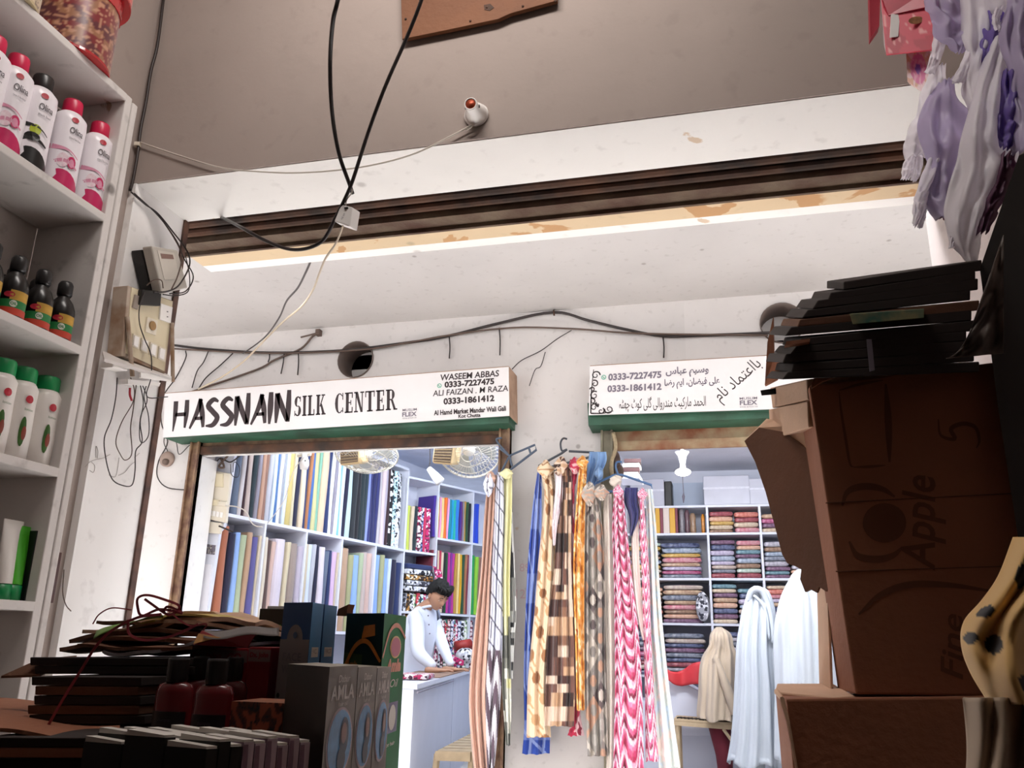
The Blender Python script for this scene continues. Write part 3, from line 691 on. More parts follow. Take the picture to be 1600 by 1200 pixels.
pack(60, 'brown flecked carton standing closest to the end panel', M_brownp, .10, .028)

# gift tins on top of the unit
M_gold = vcol('gift_tin_print', .3)
def floral(u, v):
    n1 = mnoise.noise(V((u * 26, v * 7, 3))); n2 = mnoise.noise(V((u * 60, v * 16, 9))); n3 = mnoise.noise(V((u * 9, v * 3, 20)))
    if n2 > .22: return 'b8876c'
    if n1 > .12: return '946448'
    return '7a2628' if n3 > -.1 else '5c262c'
def redfloral(u, v):
    n1 = mnoise.noise(V((u * 20, v * 5, 31))); return 'b0793f' if n1 > .1 else 'c43026'
def tin(c, r, h, rotz, fn, lab, lidm, M=None):
    M = M or Matrix.Identity(3); t = empty('gift_tin', c, lab, 'tin'); o = V(c)
    mb = MB().grid(lambda u, v: o + M @ V((r * cos(2 * pi * u), r * sin(2 * pi * u), h * v)), 120, 30, col=fn, closed_u=True)
    build('drum', mb, M_gold, t, smooth=True)
    build('lid', MB().lathe([(r * .98, h), (r * 1.03, h), (r * 1.03, h + .03), (r, h + .034), (.001, h + .036)], o, 48, M=M), lidm, t, smooth=False)
    build('base_plate', MB().lathe([(.001, 0), (r * 1.005, 0), (r * 1.005, .006)], o, 48, M=M), lidm, t)
M_redlid = mat('glossy_red_lid', 'b3262a', .18, vary=.08, coat=.6)
zt = tiers[0] + .0185
p = atX(125, 75, -1.37)
tin((-1.375, 1.285, zt), .092, .155, 0, floral, 'round gift tin in dark red and gold flower print on the top shelf', M_redlid)
tin((-1.372, 1.30, zt + .195), .098, .12, 0, redfloral, 'glossy red and gold tin stacked on the dark red flower tin', M_redlid)
def cream(u, v):
    return '6a5148' if abs(mnoise.noise(V((u * 30, v * 8, 55)))) < .05 else 'c9b79a'
tin((-1.375, 1.085, zt), .085, .14, 0, cream, 'cream tin with dark scrollwork beside the red flower tin', mat('cream_lid', 'c7b591', .4))

# ---------------------------------------------------------------- electricity meter and switchboard on the pier (face X = -1.48)
XP = -1.479
def G(px, py, d=0): return atX(px, py, XP + d)
M_bone = mat('bone_plastic', 'e2d8c6', .45, vary=.05); M_boardm = mat('cream_board', 'e0d3b4', .55, vary=.06, scale=9); M_oldwood = mat('old_painted_wood', 'b5a595', .7, c2='8a6a50', scale=18)
M_meter = mat('clear_meter_cover', 'b9b2a8', .3, vary=.1); M_glass2 = mat('meter_window', '8a6f68', .2, vary=.1); M_whitep = mat('white_plastic', 'f2eeea', .4, vary=.02)
t = empty('electric_meter', G(250, 430), 'greyish electricity meter in a see through case high on the white pier', 'meter')
mb = MB().slab([G(237, 384, .07), G(278, 391, .07), G(294, 450, .07), G(254, 459, .07)], (-.03, 0, 0)); build('case', mb, M_meter, t, bevel=.004)
build('body', MB().slab([G(222, 390, .035), G(272, 392, .035), G(284, 452, .035), G(238, 462, .035)], (-.034, 0, 0)), M_dark, t, bevel=.003)
build('display', MB().slab([G(251, 396, .072), G(270, 398, .072), G(272, 405, .072), G(253, 404, .072)], (-.001, 0, 0)), M_glass2, t)
build('face_plate', MB().slab([G(246, 391, .0712), G(272, 395, .0712), G(281, 436, .0712), G(257, 437, .0712)], (-.001, 0, 0)), mat('meter_face', 'c9c1b6', .4), t)
build('terminal_block', MB().slab([G(223, 452, .06), G(253, 455, .06), G(251, 478, .06), G(220, 476, .06)], (-.055, 0, 0)), M_dark, t, bevel=.002)
# switchboard: wooden frame, cream panel, switches
t = empty('switchboard', G(235, 520), 'cream switchboard of sockets and white switches on the pier beside the shelves', 'switchboard')
build('panel', MB().slab([G(200, 446, .045), G(271, 470, .045), G(258, 584, .045), G(190, 556, .045)], (-.044, 0, 0)), M_oldwood, t, bevel=.002)
build('front_plate', MB().slab([G(206, 449, .047), G(270, 471, .047), G(257, 580, .047), G(197, 552, .047)], (-.002, 0, 0)), M_boardm, t)
def sw(a, b_, c_, d_, m_, nm, z=.052, dep=.006, par=None): return build(nm, MB().slab([G(*a, z), G(*b_, z), G(*c_, z), G(*d_, z)], (-dep, 0, 0)), m_, par or t, bevel=.001)
for i in range(4):
    x, y = 209 + i * 13.5, 521 + i * 6.5
    s_ = sw((x, y), (x + 11, y + 5), (x + 9, y + 25), (x - 2, y + 20), M_bone, 'switch_plate')
    sw((x + 2, y + 3), (x + 9, y + 6), (x + 7, y + 22), (x, y + 18), M_whitep, 'rocker', .058, .006)
s_ = sw((231, 495), (247, 501), (244, 524), (228, 518), M_bone, 'socket')
build('socket_holes', MB().lathe([(.012, 0), (.012, .003), (.001, .003)], G(238, 509, .053), 16, M=Matrix.Rotation(pi / 2, 3, 'Y')), mat('brass_socket', 'a8865c', .4, metal=.6), t)
sw((252, 474), (270, 480), (267, 505), (250, 499), M_whitep, 'socket')
for (x, y) in [(262, 487), (262, 495)]: sw((x - 1, y - 1), (x + 1, y - .5), (x + 1, y + 1), (x - 1, y + .6), M_dark, 'socket_hole', .0526, .001)
sw((212, 460), (219, 463), (216, 484), (208, 480), mat('fuse_grey', '9c8f84', .5), 'fuse_carrier')
# small shelf bracket under the board
t2 = empty('pier_shelf', G(220, 580), 'little white wooden shelf under the switchboard', 'shelf')
build('board', MB().slab([G(160, 548, .0), G(263, 585, .0), G(268, 590, .09), G(163, 560, .09)], (0, 0, -.008)), M_shelf, t2, bevel=.001)
build('lip', MB().slab([G(220, 582, .09), G(268, 588, .09), G(268, 596, .09), G(220, 590, .09)], (-.006, 0, 0)), M_soff, t2)
build('rail', MB().tube([G(199, 495, .05), G(207, 588, .06)], .0055, 8), M_oldwood, t2)
build('rail', MB().tube([G(269, 505, .05), G(270, 596, .07)], .0055, 8), M_oldwood, t2)
build('socket_box', MB().slab([G(178, 566, .04), G(200, 570, .04), G(200, 580, .04), G(176, 574, .04)], (-.038, 0, 0)), M_whitep, t2, bevel=.003)
build('white_tray', MB().slab([G(184, 591, .05), G(251, 600, .05), G(250, 640, .05), G(200, 640, .05)], (-.004, 0, 0)) if False else MB().slab([G(200, 592, .03), G(251, 598, .03), G(249, 604, .03), G(200, 600, .03)], (-.028, 0, 0)), M_whitep, t2)
# wires on the pier
def pier_cable(pts, r, m_, lab):
    return build('wire', MB().tube(catmull([G(*p) for p in pts], 6), r, 6), m_, label=lab, cat='wire', smooth=True)
pier_cable([(205, 300, .006), (225, 318, .01), (246, 333, .015), (270, 362, .03), (292, 392, .05), (296, 415, .07), (280, 445, .09), (262, 455, .09), (240, 457, .08)], .0022, M_cab, 'dark twin wire sweeping from the soffit corner into the meter')
pier_cable([(210, 302, .006), (248, 338, .015), (275, 375, .03), (288, 405, .06), (302, 432, .08), (290, 455, .09), (265, 459, .08)], .0018, M_cab, 'thin dark wire curling widest round the meter')
pier_cable([(248, 336, .01), (272, 372, .03), (284, 400, .06), (278, 430, .085), (268, 452, .085)], .0018, M_cabb, 'brown wire bent tight across the meter face')
pier_cable([(254, 460, .06), (275, 462, .08), (294, 455, .08), (296, 430, .08), (290, 400, .06)], .0016, M_cab, 'fine black wire looping out past the meter edge')
pier_cable([(229, 446, .07), (240, 438, .085), (252, 438, .09), (255, 450, .08)], .0016, M_cabb, 'short looped wire over the black terminal block')
pier_cable([(226, 456, .06), (218, 480, .065), (218, 505, .06), (226, 530, .065), (236, 555, .065), (236, 590, .07), (230, 620, .03), (262, 620, .02)], .0015, M_cab, 'thin black wire hanging down across the switchboard')
pier_cable([(183, 590, .02), (181, 620, .02), (174, 655, .02), (163, 685, .02), (166, 720, .02), (175, 748, .02), (190, 758, .02), (206, 758, .02), (211, 735, .02), (212, 705, .02), (222, 690, .02), (219, 660, .02), (224, 630, .02), (219, 600, .02)], .0015, M_cab, 'long black wire hanging in a deep loop below the switchboard')
pier_cable([(204, 590, .02), (210, 610, .02), (207, 630, .02), (190, 660, .02), (181, 690, .02), (188, 710, .02), (196, 719, .02), (206, 708, .02), (204, 670, .02), (208, 640, .02), (213, 600, .02)], .0013, M_cabb, 'brown wire hanging in a pointed loop below the switchboard')
pier_cable([(222, 600, .02), (230, 625, .02), (220, 650, .02), (218, 680, .02), (222, 692, .02), (232, 680, .02), (232, 650, .02), (225, 620, .02), (230, 598, .02)], .0013, M_cab, 'crossed pair of thin wires hanging near the pier edge')
pier_cable([(100, 890, .012), (98, 925, .012), (103, 945, .012), (111, 955, .012)], .0012, M_cabb, 'fine curled wire low on the white pier')
pier_cable([(203, 606, .022), (203, 617, .022), (206, 626, .022)], .003, M_red, 'little red wire end dangling under the switchboard')
M_pencil = mat('pencil_marks', '9a928c', .9, vary=0)
mb = MB()
for pts in [[(133, 730), (140, 722), (150, 718), (160, 716), (172, 710)], [(150, 715), (150, 697), (153, 705), (152, 716)], [(140, 735), (146, 738), (148, 728), (143, 722)], [(170, 742), (180, 745), (184, 730), (186, 715)], [(185, 743), (195, 738), (203, 728), (210, 722)], [(210, 715), (218, 708)]]:
    mb.tube(catmull([G(x, y, .0005) for x, y in pts], 4), .0007, 4)
build('pencil_scribble', mb, M_pencil, label='faint pencil scribble in Urdu on the white pier', cat='writing')
# string/cable down the wall corner above the shelves
def wallY(px, py, d=.01): return atY(px, py, 1.68 - d)
t = build('conduit_cable', MB().tube(catmull([wallY(256, -6), wallY(246, 70), wallY(236, 110), wallY(228, 160), wallY(220, 200), wallY(215, 240), wallY(208, 280), wallY(203, 298)], 5), .0042, 8), M_cab, label='dark cable clipped down the corner of the inner wall above the shelves', cat='cable', smooth=True)
build('cable_clip', MB().box(wallY(215, 226, .012), (.014, .014, .01), rz=.3), M_bone, label='small pale clip on the corner cable', cat='clip')
build('wire', MB().tube(catmull([wallY(218, 222), wallY(280, 243), wallY(345, 262), wallY(400, 268), wallY(470, 270), wallY(560, 262), wallY(640, 243), wallY(700, 215), wallY(741, 193)], 6), .0022, 6), M_cabw, label='thin white wire drooping from the wall corner to the lamp holder', cat='wire', smooth=True)
# ---------------------------------------------------------------- wall above: board, lamp holder, hanging cables
M_card = mat('cardboard', '9a6246', .85, vary=.14, scale=5, bump=.15, bscale=90)
M_card2 = mat('cardboard_pale_lit', 'd9b396', .85, vary=.12, scale=6, bump=.15, bscale=90)  # paler copy of cardboard; light on flaps and sheets put into the colour
M_cardd = mat('cardboard_dark', '6d4630', .85, vary=.2, scale=6, bump=.15, bscale=90)
M_cardb = mat('cardboard_black', '2a1c18', .8, vary=.25, scale=8)
M_ply = mat('brown_board', '80502f', .7, c2='6d4226', scale=4, bump=.2)
t = empty('wall_board', atY(740, 20, 1.67), 'brown board nailed flat to the inner wall above the opening', 'board')
pts = [(628, -40), (630, 30), (631, 66), (700, 52), (780, 35), (800, 26), (872, 6), (872, -40)]
build('panel', MB().slab([atY(x, y, 1.672) for x, y in pts], (0, -.012, 0)), M_ply, t, bevel=.001)
for x, y in [(735, 33), (761, 12), (634, 30), (817, 10), (868, 2)]:
    build('nail', MB().lathe([(.003, 0), (.003, .002), (.001, .003)], atY(x, y, 1.6600), 8, M=Matrix.Rotation(pi / 2, 3, 'X')), M_rust, t)
build('damp_stain', MB().slab([atY(x, y, 1.6596) for x, y in [(756, 8), (766, 6), (772, 12), (765, 17), (757, 15)]], (0, -.0006, 0)), M_rust, t)
# batten lamp holder
p0 = atY(745, 180, 1.676); ax_ = (atY(733, 158, 1.60) - p0).normalized()
Mx = ax_.to_track_quat('Z', 'Y').to_matrix()
t = empty('lamp_holder', p0, 'empty white batten lamp holder with copper inside on the inner wall', 'lamp holder')
build('backplate', MB().lathe([(.03, 0), (.0305, .006), (.027, .012)], atY(745, 181, 1.679), 28, M=Matrix.Rotation(pi / 2, 3, 'X')), M_whitep, t, smooth=True)
mb = MB().lathe([(.027, 0), (.0265, .012), (.021, .028), (.016, .036), (.0155, .062), (.0150, .064), (.0125, .064), (.0125, .046)], p0, 28, M=Mx)
build('body', mb, M_whitep, t, smooth=True)
build('socket', MB().lathe([(.0122, .040), (.0122, .063)], p0, 24, M=Mx), mat('copper_socket', 'a5482c', .4, metal=.5), t, smooth=True)
build('lug', MB().box(p0 + ax_ * .045 + V((.016, 0, 0)), (.004, .004, .006)).box(p0 + ax_ * .045 - V((.016, 0, 0)), (.004, .004, .006)), M_dark, t)
build('cord', MB().tube(catmull([atY(741, 191, 1.672), atY(737, 198, 1.665), atY(728, 203, 1.668)], 4), .0022), M_cabw, t, smooth=True)
# two heavy black cables from the ceiling and the little connector box
M_hvy = mat('heavy_black_cable', '231a19', .45, vary=.05)
def HG(x, y, Y=1.5): return atY(x, y, Y)
build('cable', MB().tube(catmull([HG(535, -30, 1.2), HG(526, 8, 1.2), HG(520, 35, 1.22), HG(516, 90, 1.28), HG(517, 150, 1.33), HG(522, 200, 1.38), HG(531, 245, 1.42), HG(545, 285, 1.46), HG(551, 303, 1.48)], 6), .0042, 8), M_hvy, label='heavy black cable bowing down past the white soffit to the crossing point', cat='cable', smooth=True)
build('cable', MB().tube(catmull([HG(668, -30, 1.35), HG(655, 10, 1.36), HG(635, 60, 1.38), HG(602, 135, 1.40), HG(576, 205, 1.43), HG(551, 282, 1.45), HG(537, 315, 1.47), HG(522, 345, 1.48), HG(505, 375, 1.5), HG(480, 388, 1.5), HG(450, 389, 1.52), HG(415, 376, 1.54), HG(380, 357, 1.58), HG(352, 342, 1.80), HG(345, 340, 1.93)], 6), .0040, 8), M_hvy, label='heavy black cable crossing the brown board and swinging back up to the soffit', cat='cable', smooth=True)
t = empty('connector_box', HG(537, 337), 'small off white connector box dangling from the crossed cables', 'connector')
build('case', MB().slab([HG(533, 319, 1.47), HG(551, 324, 1.47), HG(546, 354, 1.47), HG(522, 346, 1.47)], (.004, .03, .004)), M_whitep, t, bevel=.002)
build('slot', MB().box(HG(541, 325, 1.469), (.008, .003, .003)), M_dark, t)
build('lettering', text_mb('CE 6A', HG(535, 343, 1.468), (.35, 0, .94), (-.94, 0, .35), height=.004, thick=.0), M_inkg, t)
build('lead', MB().tube(catmull([HG(547, 288, 1.47), HG(550, 300, 1.47), HG(542, 312, 1.47), HG(540, 322, 1.475)], 5), .0013), M_cabw, t, smooth=True)
build('wire', MB().tube(catmull([HG(537, 350, 1.48), HG(525, 380, 1.6), HG(508, 405, 1.8), HG(498, 430, 2.1), HG(488, 455, 2.5), HG(470, 480, 3.0), HG(440, 505, 3.5), HG(410, 535, 4.0), HG(380, 565, 4.3), HG(345, 590, 4.45), HG(310, 608, 4.57)], 6), [.0022 + .004 * i / 60 for i in range(61)], 6), mat('pale_wire', 'b9a890', .5), label='pale wire running from the connector box out across the lane to the silk sign', cat='wire', smooth=True)
build('wire', MB().tube(catmull([HG(487, 404, 2.25), HG(478, 425, 2.4), HG(465, 450, 2.7), HG(448, 470, 3.0), HG(437, 495, 3.4), HG(420, 520, 3.8), HG(403, 536, 4.3), HG(380, 552, 4.75)], 6), .0042, 6), M_cab, label='black wire running beside the pale wire over the lane', cat='wire', smooth=True)

# ---------------------------------------------------------------- right side: hanging bags
def film(name, c, alpha=.9, rough=.35):
    if name in MATS: return MATS[name]
    m, t, b = _nt(name); L = t.links.new; out = t.nodes['Material Output']
    b.inputs['Base Color'].default_value = (*lin(c), 1); b.inputs['Roughness'].default_value = rough
    tr = t.nodes.new('ShaderNodeBsdfTranslucent'); tr.inputs[0].default_value = (*lin(c), 1)
    tp = t.nodes.new('ShaderNodeBsdfTransparent'); tp.inputs[0].default_value = (.97, .95, .98, 1)
    m1 = t.nodes.new('ShaderNodeMixShader'); m1.inputs[0].default_value = .62; L(b.outputs[0], m1.inputs[1]); L(tr.outputs[0], m1.inputs[2])
    m2 = t.nodes.new('ShaderNodeMixShader'); m2.inputs[0].default_value = alpha; L(tp.outputs[0], m2.inputs[1]); L(m1.outputs[0], m2.inputs[2]); L(m2.outputs[0], out.inputs[0])
    MATS[name] = m; return m
F_white = film('white_poly_film', 'fbf8fb', .90); F_lil = film('lilac_poly_film', '9c86cf', .95); F_plum = film('plum_poly_film', '8a607c', .97); F_pale = film('pale_lilac_film', 'd9cfe6', .9)
def crumpled(name, spine, m_, par, seed=0, amp=.012, nu=18, nv=40, depth=.02):
    """crumpled film hanging along a spine of (px, py, half width px, Y)"""
    pts = catmull([V((a, b_, c_)) for a, b_, c_, d_ in spine], 10); Ys = catmull([V((d_, 0, 0)) for a, b_, c_, d_ in spine], 10); n = len(pts) - 1
    def fn(u, v):
        f = v * n; i = min(int(f), n - 1); q = pts[i].lerp(pts[i + 1], f - i); Y = Ys[i].lerp(Ys[i + 1], f - i).x
        x = q.x + (2 * u - 1) * q.z * 1.22 * (1 + .35 * mnoise.noise(V((seed, v * 5, 2 if u > .5 else 5))))
        p = atY(x, q.y, Y - depth * (1 - (2 * u - 1) ** 2))
        fold = sin(u * 17 + seed + 2.5 * mnoise.noise(V((seed, v * 3, 0)))) * amp * .5
        return p + V((0, fold + amp * mnoise.noise(V((u * 4, v * 9, seed))) * 1.6, 0))
    return build(name, MB().grid(fn, nu, nv), m_, par, smooth=True, solid=.0006)
def bag(loc, label, pieces, grp=None):
    t = empty('plastic_bag', loc, label, 'bag', grp)
    for i, (nm, sp, m_) in enumerate(pieces): crumpled(nm, sp, m_, t, seed=i * 3.7 + loc[0] * 31, amp=.0035 if nm == 'handle' else .009, depth=.008 if nm == 'handle' else .03)
    return t
bag(tuple(atY(1470, 60, 1.45)), 'white carrier bag bunch hanging highest beside the pink box, its handles loose', [
    ('film', [(1480, -60, 30, 1.45), (1475, 0, 26, 1.44), (1492, 30, 34, 1.43), (1500, 60, 26, 1.43), (1500, 82, 6, 1.43)], F_pale),
    ('handle', [(1482, 20, 14, 1.44), (1470, 60, 10, 1.45), (1462, 90, 7, 1.45), (1452, 115, 8, 1.45)], F_white)])
bag(tuple(atY(1535, 90, 1.40)), 'long white carrier bag with lilac patches hanging in the middle of the bunch', [
    ('film', [(1545, -60, 30, 1.40), (1548, 0, 34, 1.40), (1540, 60, 28, 1.39), (1528, 100, 16, 1.39), (1530, 140, 20, 1.39), (1535, 190, 14, 1.39)], F_white),
    ('handle', [(1520, 80, 9, 1.385), (1510, 105, 9, 1.385), (1500, 125, 9, 1.385), (1493, 130, 5, 1.385)], F_white),
    ('patch', [(1560, 20, 16, 1.375), (1555, 60, 20, 1.375), (1548, 100, 16, 1.375), (1552, 124, 5, 1.375)], F_lil)])
bag(tuple(atY(1450, 200, 1.48)), 'lowest hanging white bag whose torn handles dangle over the lintel', [
    ('film', [(1468, 100, 8, 1.48), (1462, 140, 16, 1.47), (1455, 180, 22, 1.46), (1442, 215, 22, 1.46), (1432, 245, 16, 1.46)], F_white),
    ('handle', [(1428, 235, 9, 1.46), (1420, 262, 8, 1.46), (1414, 281, 5, 1.46)], F_white),
    ('handle', [(1436, 235, 7, 1.46), (1432, 270, 6, 1.46), (1428, 283, 4, 1.46)], F_white)])
bag(tuple(atY(1480, 250, 1.44)), 'plump white bag with plum contents hanging below the first ones', [
    ('film', [(1478, 125, 8, 1.44), (1474, 170, 24, 1.43), (1474, 220, 32, 1.42), (1474, 260, 24, 1.42), (1470, 300, 24, 1.42), (1476, 342, 12, 1.42)], F_pale),
    ('lower_film', [(1468, 250, 16, 1.425), (1450, 290, 12, 1.425), (1440, 310, 10, 1.425), (1436, 330, 8, 1.425), (1430, 352, 4, 1.425)], F_white),
    ('handle', [(1446, 300, 6, 1.423), (1442, 330, 5, 1.423), (1438, 356, 3, 1.423)], F_white),
    ('contents', [(1484, 278, 16, 1.435), (1482, 310, 13, 1.435), (1474, 342, 9, 1.435)], F_plum)])
bag(tuple(atY(1545, 250, 1.36)), 'largest crumpled white bag spreading down the edge of the dark panel', [
    ('film', [(1570, 60, 16, 1.36), (1556, 130, 26, 1.35), (1545, 200, 34, 1.34), (1535, 260, 38, 1.34), (1524, 320, 32, 1.34), (1512, 370, 22, 1.34), (1518, 408, 8, 1.34)], F_white),
    ('handle', [(1498, 330, 8, 1.335), (1492, 360, 5, 1.335), (1486, 388, 3, 1.335)], F_white),
    ('lilac_patch', [(1580, 110, 10, 1.33), (1585, 160, 22, 1.33), (1580, 205, 24, 1.33), (1572, 232, 8, 1.33)], F_lil),
    ('lilac_patch', [(1574, 240, 10, 1.33), (1562, 290, 16, 1.33), (1545, 330, 12, 1.33), (1534, 365, 8, 1.33)], F_plum)])
bag(tuple(atY(1590, 60, 1.32)), 'pale lilac bag at the frame edge above the dark panel', [
    ('film', [(1600, -60, 26, 1.32), (1596, 0, 22, 1.32), (1592, 50, 26, 1.31), (1600, 110, 18, 1.31), (1604, 180, 22, 1.31), (1600, 240, 12, 1.31)], F_pale),
    ('handle', [(1562, 10, 6, 1.31), (1556, 30, 5, 1.31), (1562, 48, 6, 1.31)], F_white)])
# things hung among the bags
M_pinkbox = vcol('pink_carton_print', .4)
def pinkc(u, v):
    if mnoise.noise(V((u * 14, v * 9, 4))) > .42: return 'e59a9a'
    return 'c92f48' if mnoise.noise(V((u * 3, v * 3, 8))) > -.2 else 'b3243c'
def pface(q, Y, fn, n=26, mb=None):
    a, b_, c_, d_ = [atY(x, y, Y if not isinstance(Y, (list, tuple)) else Y[i]) for i, (x, y) in enumerate(q)]
    return (mb or MB()).grid(lambda u, v: lam(lam(a, b_, u), lam(d_, c_, u), v), n, n, col=fn)
t = empty('gift_bag', atY(1415, 85, 1.5), 'bright pink printed carton bag hanging over the soffit corner', 'bag')
build('front', pface([(1376, -10), (1458, -30), (1460, 78), (1385, 86)], [1.5, 1.46, 1.46, 1.5], pinkc), M_pinkbox, t, solid=.004)
build('side', MB().slab([atY(1376, -10, 1.50), atY(1385, 86, 1.50), atY(1381, 70, 1.56), atY(1374, -10, 1.56)], (.002, .004, 0)), mat('carton_white_side', 'c9b5b5', .6), t)
build('flap', MB().slab([atY(1377, -2, 1.495), atY(1460, -20, 1.455), atY(1460, 10, 1.455), atY(1388, 26, 1.495), atY(1380, 12, 1.495)], (0, -.004, 0)), mat('pink_flap', 'b82a42', .4, vary=.2, scale=30), t)
build('price_sticker', MB().slab([atY(1392, 24, 1.49), atY(1406, 22, 1.488), atY(1403, 58, 1.488), atY(1390, 59, 1.49)], (0, -.003, 0)), M_soff, t)
build('flower_print', MB().lathe([(.001, 0), (.012, .0005), (.012, .001), (.001, .001)], atY(1431, 32, 1.468), 12, M=Matrix.Rotation(pi / 2, 3, 'X') @ Matrix.Diagonal((1.1, .7, 1))), mat('flower_tan', 'b07a50', .5, vary=.4, scale=200), t)
build('carton', MB().slab([atY(1358, -20, 1.53), atY(1376, -20, 1.53), atY(1374, 40, 1.53), atY(1360, 60, 1.53)], (0, .02, 0)), mat('deep_red_carton', 'a02538', .5), label='deep red carton sliver hanging behind the pink printed bag', cat='carton')
def flow(u, v):
    r = sqrt((u - .5) ** 2 + (v - .55) ** 2)
    if r < .12: return '7a3a9c'
    if r < .36: return 'd86a9c' if mnoise.noise(V((u * 9, v * 9, 1))) < .2 else 'e59ab8'
    return 'd9a58c' if mnoise.noise(V((u * 7, v * 7, 3))) > 0 else 'e8c9cc'
build('floral_pouch', pface([(1417, 78), (1455, 70), (1453, 150), (1420, 130)], [1.52, 1.5, 1.5, 1.52], flow), M_pinkbox, label='small flower printed pouch hanging under the pink carton bag', cat='pouch', solid=.012)
build('overhead_line', MB().tube([atY(1380, -60, 1.52), atY(1470, -40, 1.46), atY(1560, -50, 1.40), atY(1640, -40, 1.33)], .003), M_cabw, label='cord overhead that carries the hanging bags', cat='cord')

# ---------------------------------------------------------------- right side: panel, cartons
def hexa(near, Y0, far, Y1, mb=None):
    yn = Y0 if isinstance(Y0, (list, tuple)) else [Y0] * 4; yf = Y1 if isinstance(Y1, (list, tuple)) else [Y1] * 4
    vs = [atY(x, y, yn[i]) for i, (x, y) in enumerate(near)] + [atY(x, y, yf[i]) for i, (x, y) in enumerate(far)]
    return (mb or MB()).add(vs, [(0, 1, 2, 3), (7, 6, 5, 4), (0, 4, 5, 1), (1, 5, 6, 2), (2, 6, 7, 3), (3, 7, 4, 0)])
M_panel = mat('dark_cabinet_side', '3a3634', .55, vary=.2, scale=3)
build('cabinet_side', hexa([(1575, 245), (1528, 425), (1545, 1260), (1720, 1260)], [1.2, 1.2, 1.2, 1.2], [(1590, 245), (1545, 425), (1560, 1260), (1720, 1260)], 1.26) if False else MB().slab([atY(1592, 243, 1.22), atY(1531, 420, 1.22), atY(1560, 640, 1.22), atY(1600, 900, 1.22), atY(1780, 900, 1.22), atY(1780, 160, 1.22)], (.02, .05, 0)), M_panel, label='dark slanting cabinet side rising behind the stacked cartons', cat='cabinet')
build('plastic_sheet', MB().grid(lambda u, v: atY(1478 + 90 * u + 25 * v * (1 - u), 560 - 130 * u * v - 8 * u - 100 * v * (.55 - .5 * (1 - u)), 1.15 + .03 * mnoise.noise(V((u * 5, v * 5, 2)))), 14, 14), film('grey_film', '8d8078', .93), label='grey crumpled plastic sheet beside the dark cardboard stack', cat='plastic sheet', smooth=True, solid=.001)
# lower carton
t = empty('carton', atY(1400, 1180, 1.2), 'brown carton at the bottom carrying the apple carton, one side flap open', 'carton')
build('box', hexa([(1228, 1092), (1252, 1330), (1700, 1330), (1700, 1086)], 1.22, [(1212, 1082), (1232, 1330), (1700, 1330), (1700, 1082)], 1.55), M_card, t, bevel=.003)
build('flap', MB().slab([atY(1210, 1080, 1.40), atY(1300, 1090, 1.24), atY(1336, 1087, 1.24), atY(1302, 1068, 1.52), atY(1214, 1068, 1.50)], (0, 0, -.005)), M_card2, t, bevel=.002)
build('torn_edge', MB().tube([atY(1213, 1076, 1.41) + V((0, 0, -.004)), atY(1222, 1092, 1.22), atY(1232, 1130, 1.217), atY(1246, 1210, 1.217)], [.004, .003, .0025, .002]), M_card2, t)
# the apple carton
t = empty('carton', atY(1400, 1080, 1.25), 'tall brown apple carton with faint dark printing, top flap hanging open', 'carton')
build('box', hexa([(1264, 602), (1337, 1085), (1720, 1090), (1720, 545)], 1.25, [(1250, 640), (1309, 1078), (1720, 1085), (1720, 580)], 1.42), M_card, t, bevel=.003)
build('rim_flap', MB().slab([atY(1296, 905, 1.40), atY(1302, 1076, 1.40), atY(1284, 1070, 1.56), atY(1280, 905, 1.56)], (-.004, 0, 0)), M_card2, t, bevel=.001)
build('red_marking', MB().tube([atY(1301, 930, 1.392), atY(1304, 960, 1.392)], .0012).tube([atY(1306, 985, 1.392), atY(1309, 1030, 1.392)], .0012), M_red, t)
# hanging dark flap with torn lower edge
out = [(1163, 689), (1186, 668), (1225, 675), (1262, 700), (1282, 760), (1292, 830), (1300, 880), (1298, 918), (1290, 924), (1280, 917), (1276, 926), (1266, 921), (1258, 925), (1250, 905), (1252, 890), (1243, 885), (1230, 880), (1222, 866), (1210, 820), (1196, 768), (1180, 722)]
Yo = lambda x: 1.52 - .16 * (x - 1163) / 137
build('hanging_flap', MB().slab([atY(x, y, Yo(x)) for x, y in out], (.003, .005, 0)), M_cardd, t)
build('fold', MB().slab([atY(1163, 690, 1.52), atY(1198, 655, 1.55), atY(1262, 665, 1.40), atY(1262, 702, 1.40), atY(1225, 676, 1.45), atY(1186, 669, 1.50)], (0, .004, .002)), M_card2, t)
M_cink = mat('carton_print', '6e4029', .8, vary=.1)
YF = 1.2495
def cpt(x, y): return atY(x, y, YF)
def ctext(s, px, py, hpx_w, hpx_h, bold=.02, shear=0):
    o = cpt(px, py); ux = cpt(px, py - 10) - o; k = ux.length / 10; ux.normalize(); uy = (cpt(px - 10, py) - o).normalized()
    build('lettering', text_mb(s, o, ux, uy, width=hpx_w * k, height=hpx_h * k, bold=bold, thick=.0, shear=shear), M_cink, t)
ctext('Apple', 1478, 892, 155, 66, .015, .3)
ctext('Fine', 1505, 1062, 105, 34, .015, .3)
def parc(pts, w_=2.2):
    mb = MB(); P_ = catmull([V((x, y, 0)) for x, y in pts], 6); vs = []
    for i, p in enumerate(P_):
        d = P_[min(i + 1, len(P_) - 1)] - P_[max(i - 1, 0)]; d.normalize(); w2 = w_ * (.4 + sin(pi * i / (len(P_) - 1)))
        vs += [cpt(p.x - d.y * w2, p.y + d.x * w2), cpt(p.x + d.y * w2, p.y - d.x * w2)]
    mb.add(vs, [(2 * i, 2 * i + 1, 2 * i + 3, 2 * i + 2) for i in range(len(P_) - 1)])
    return mb
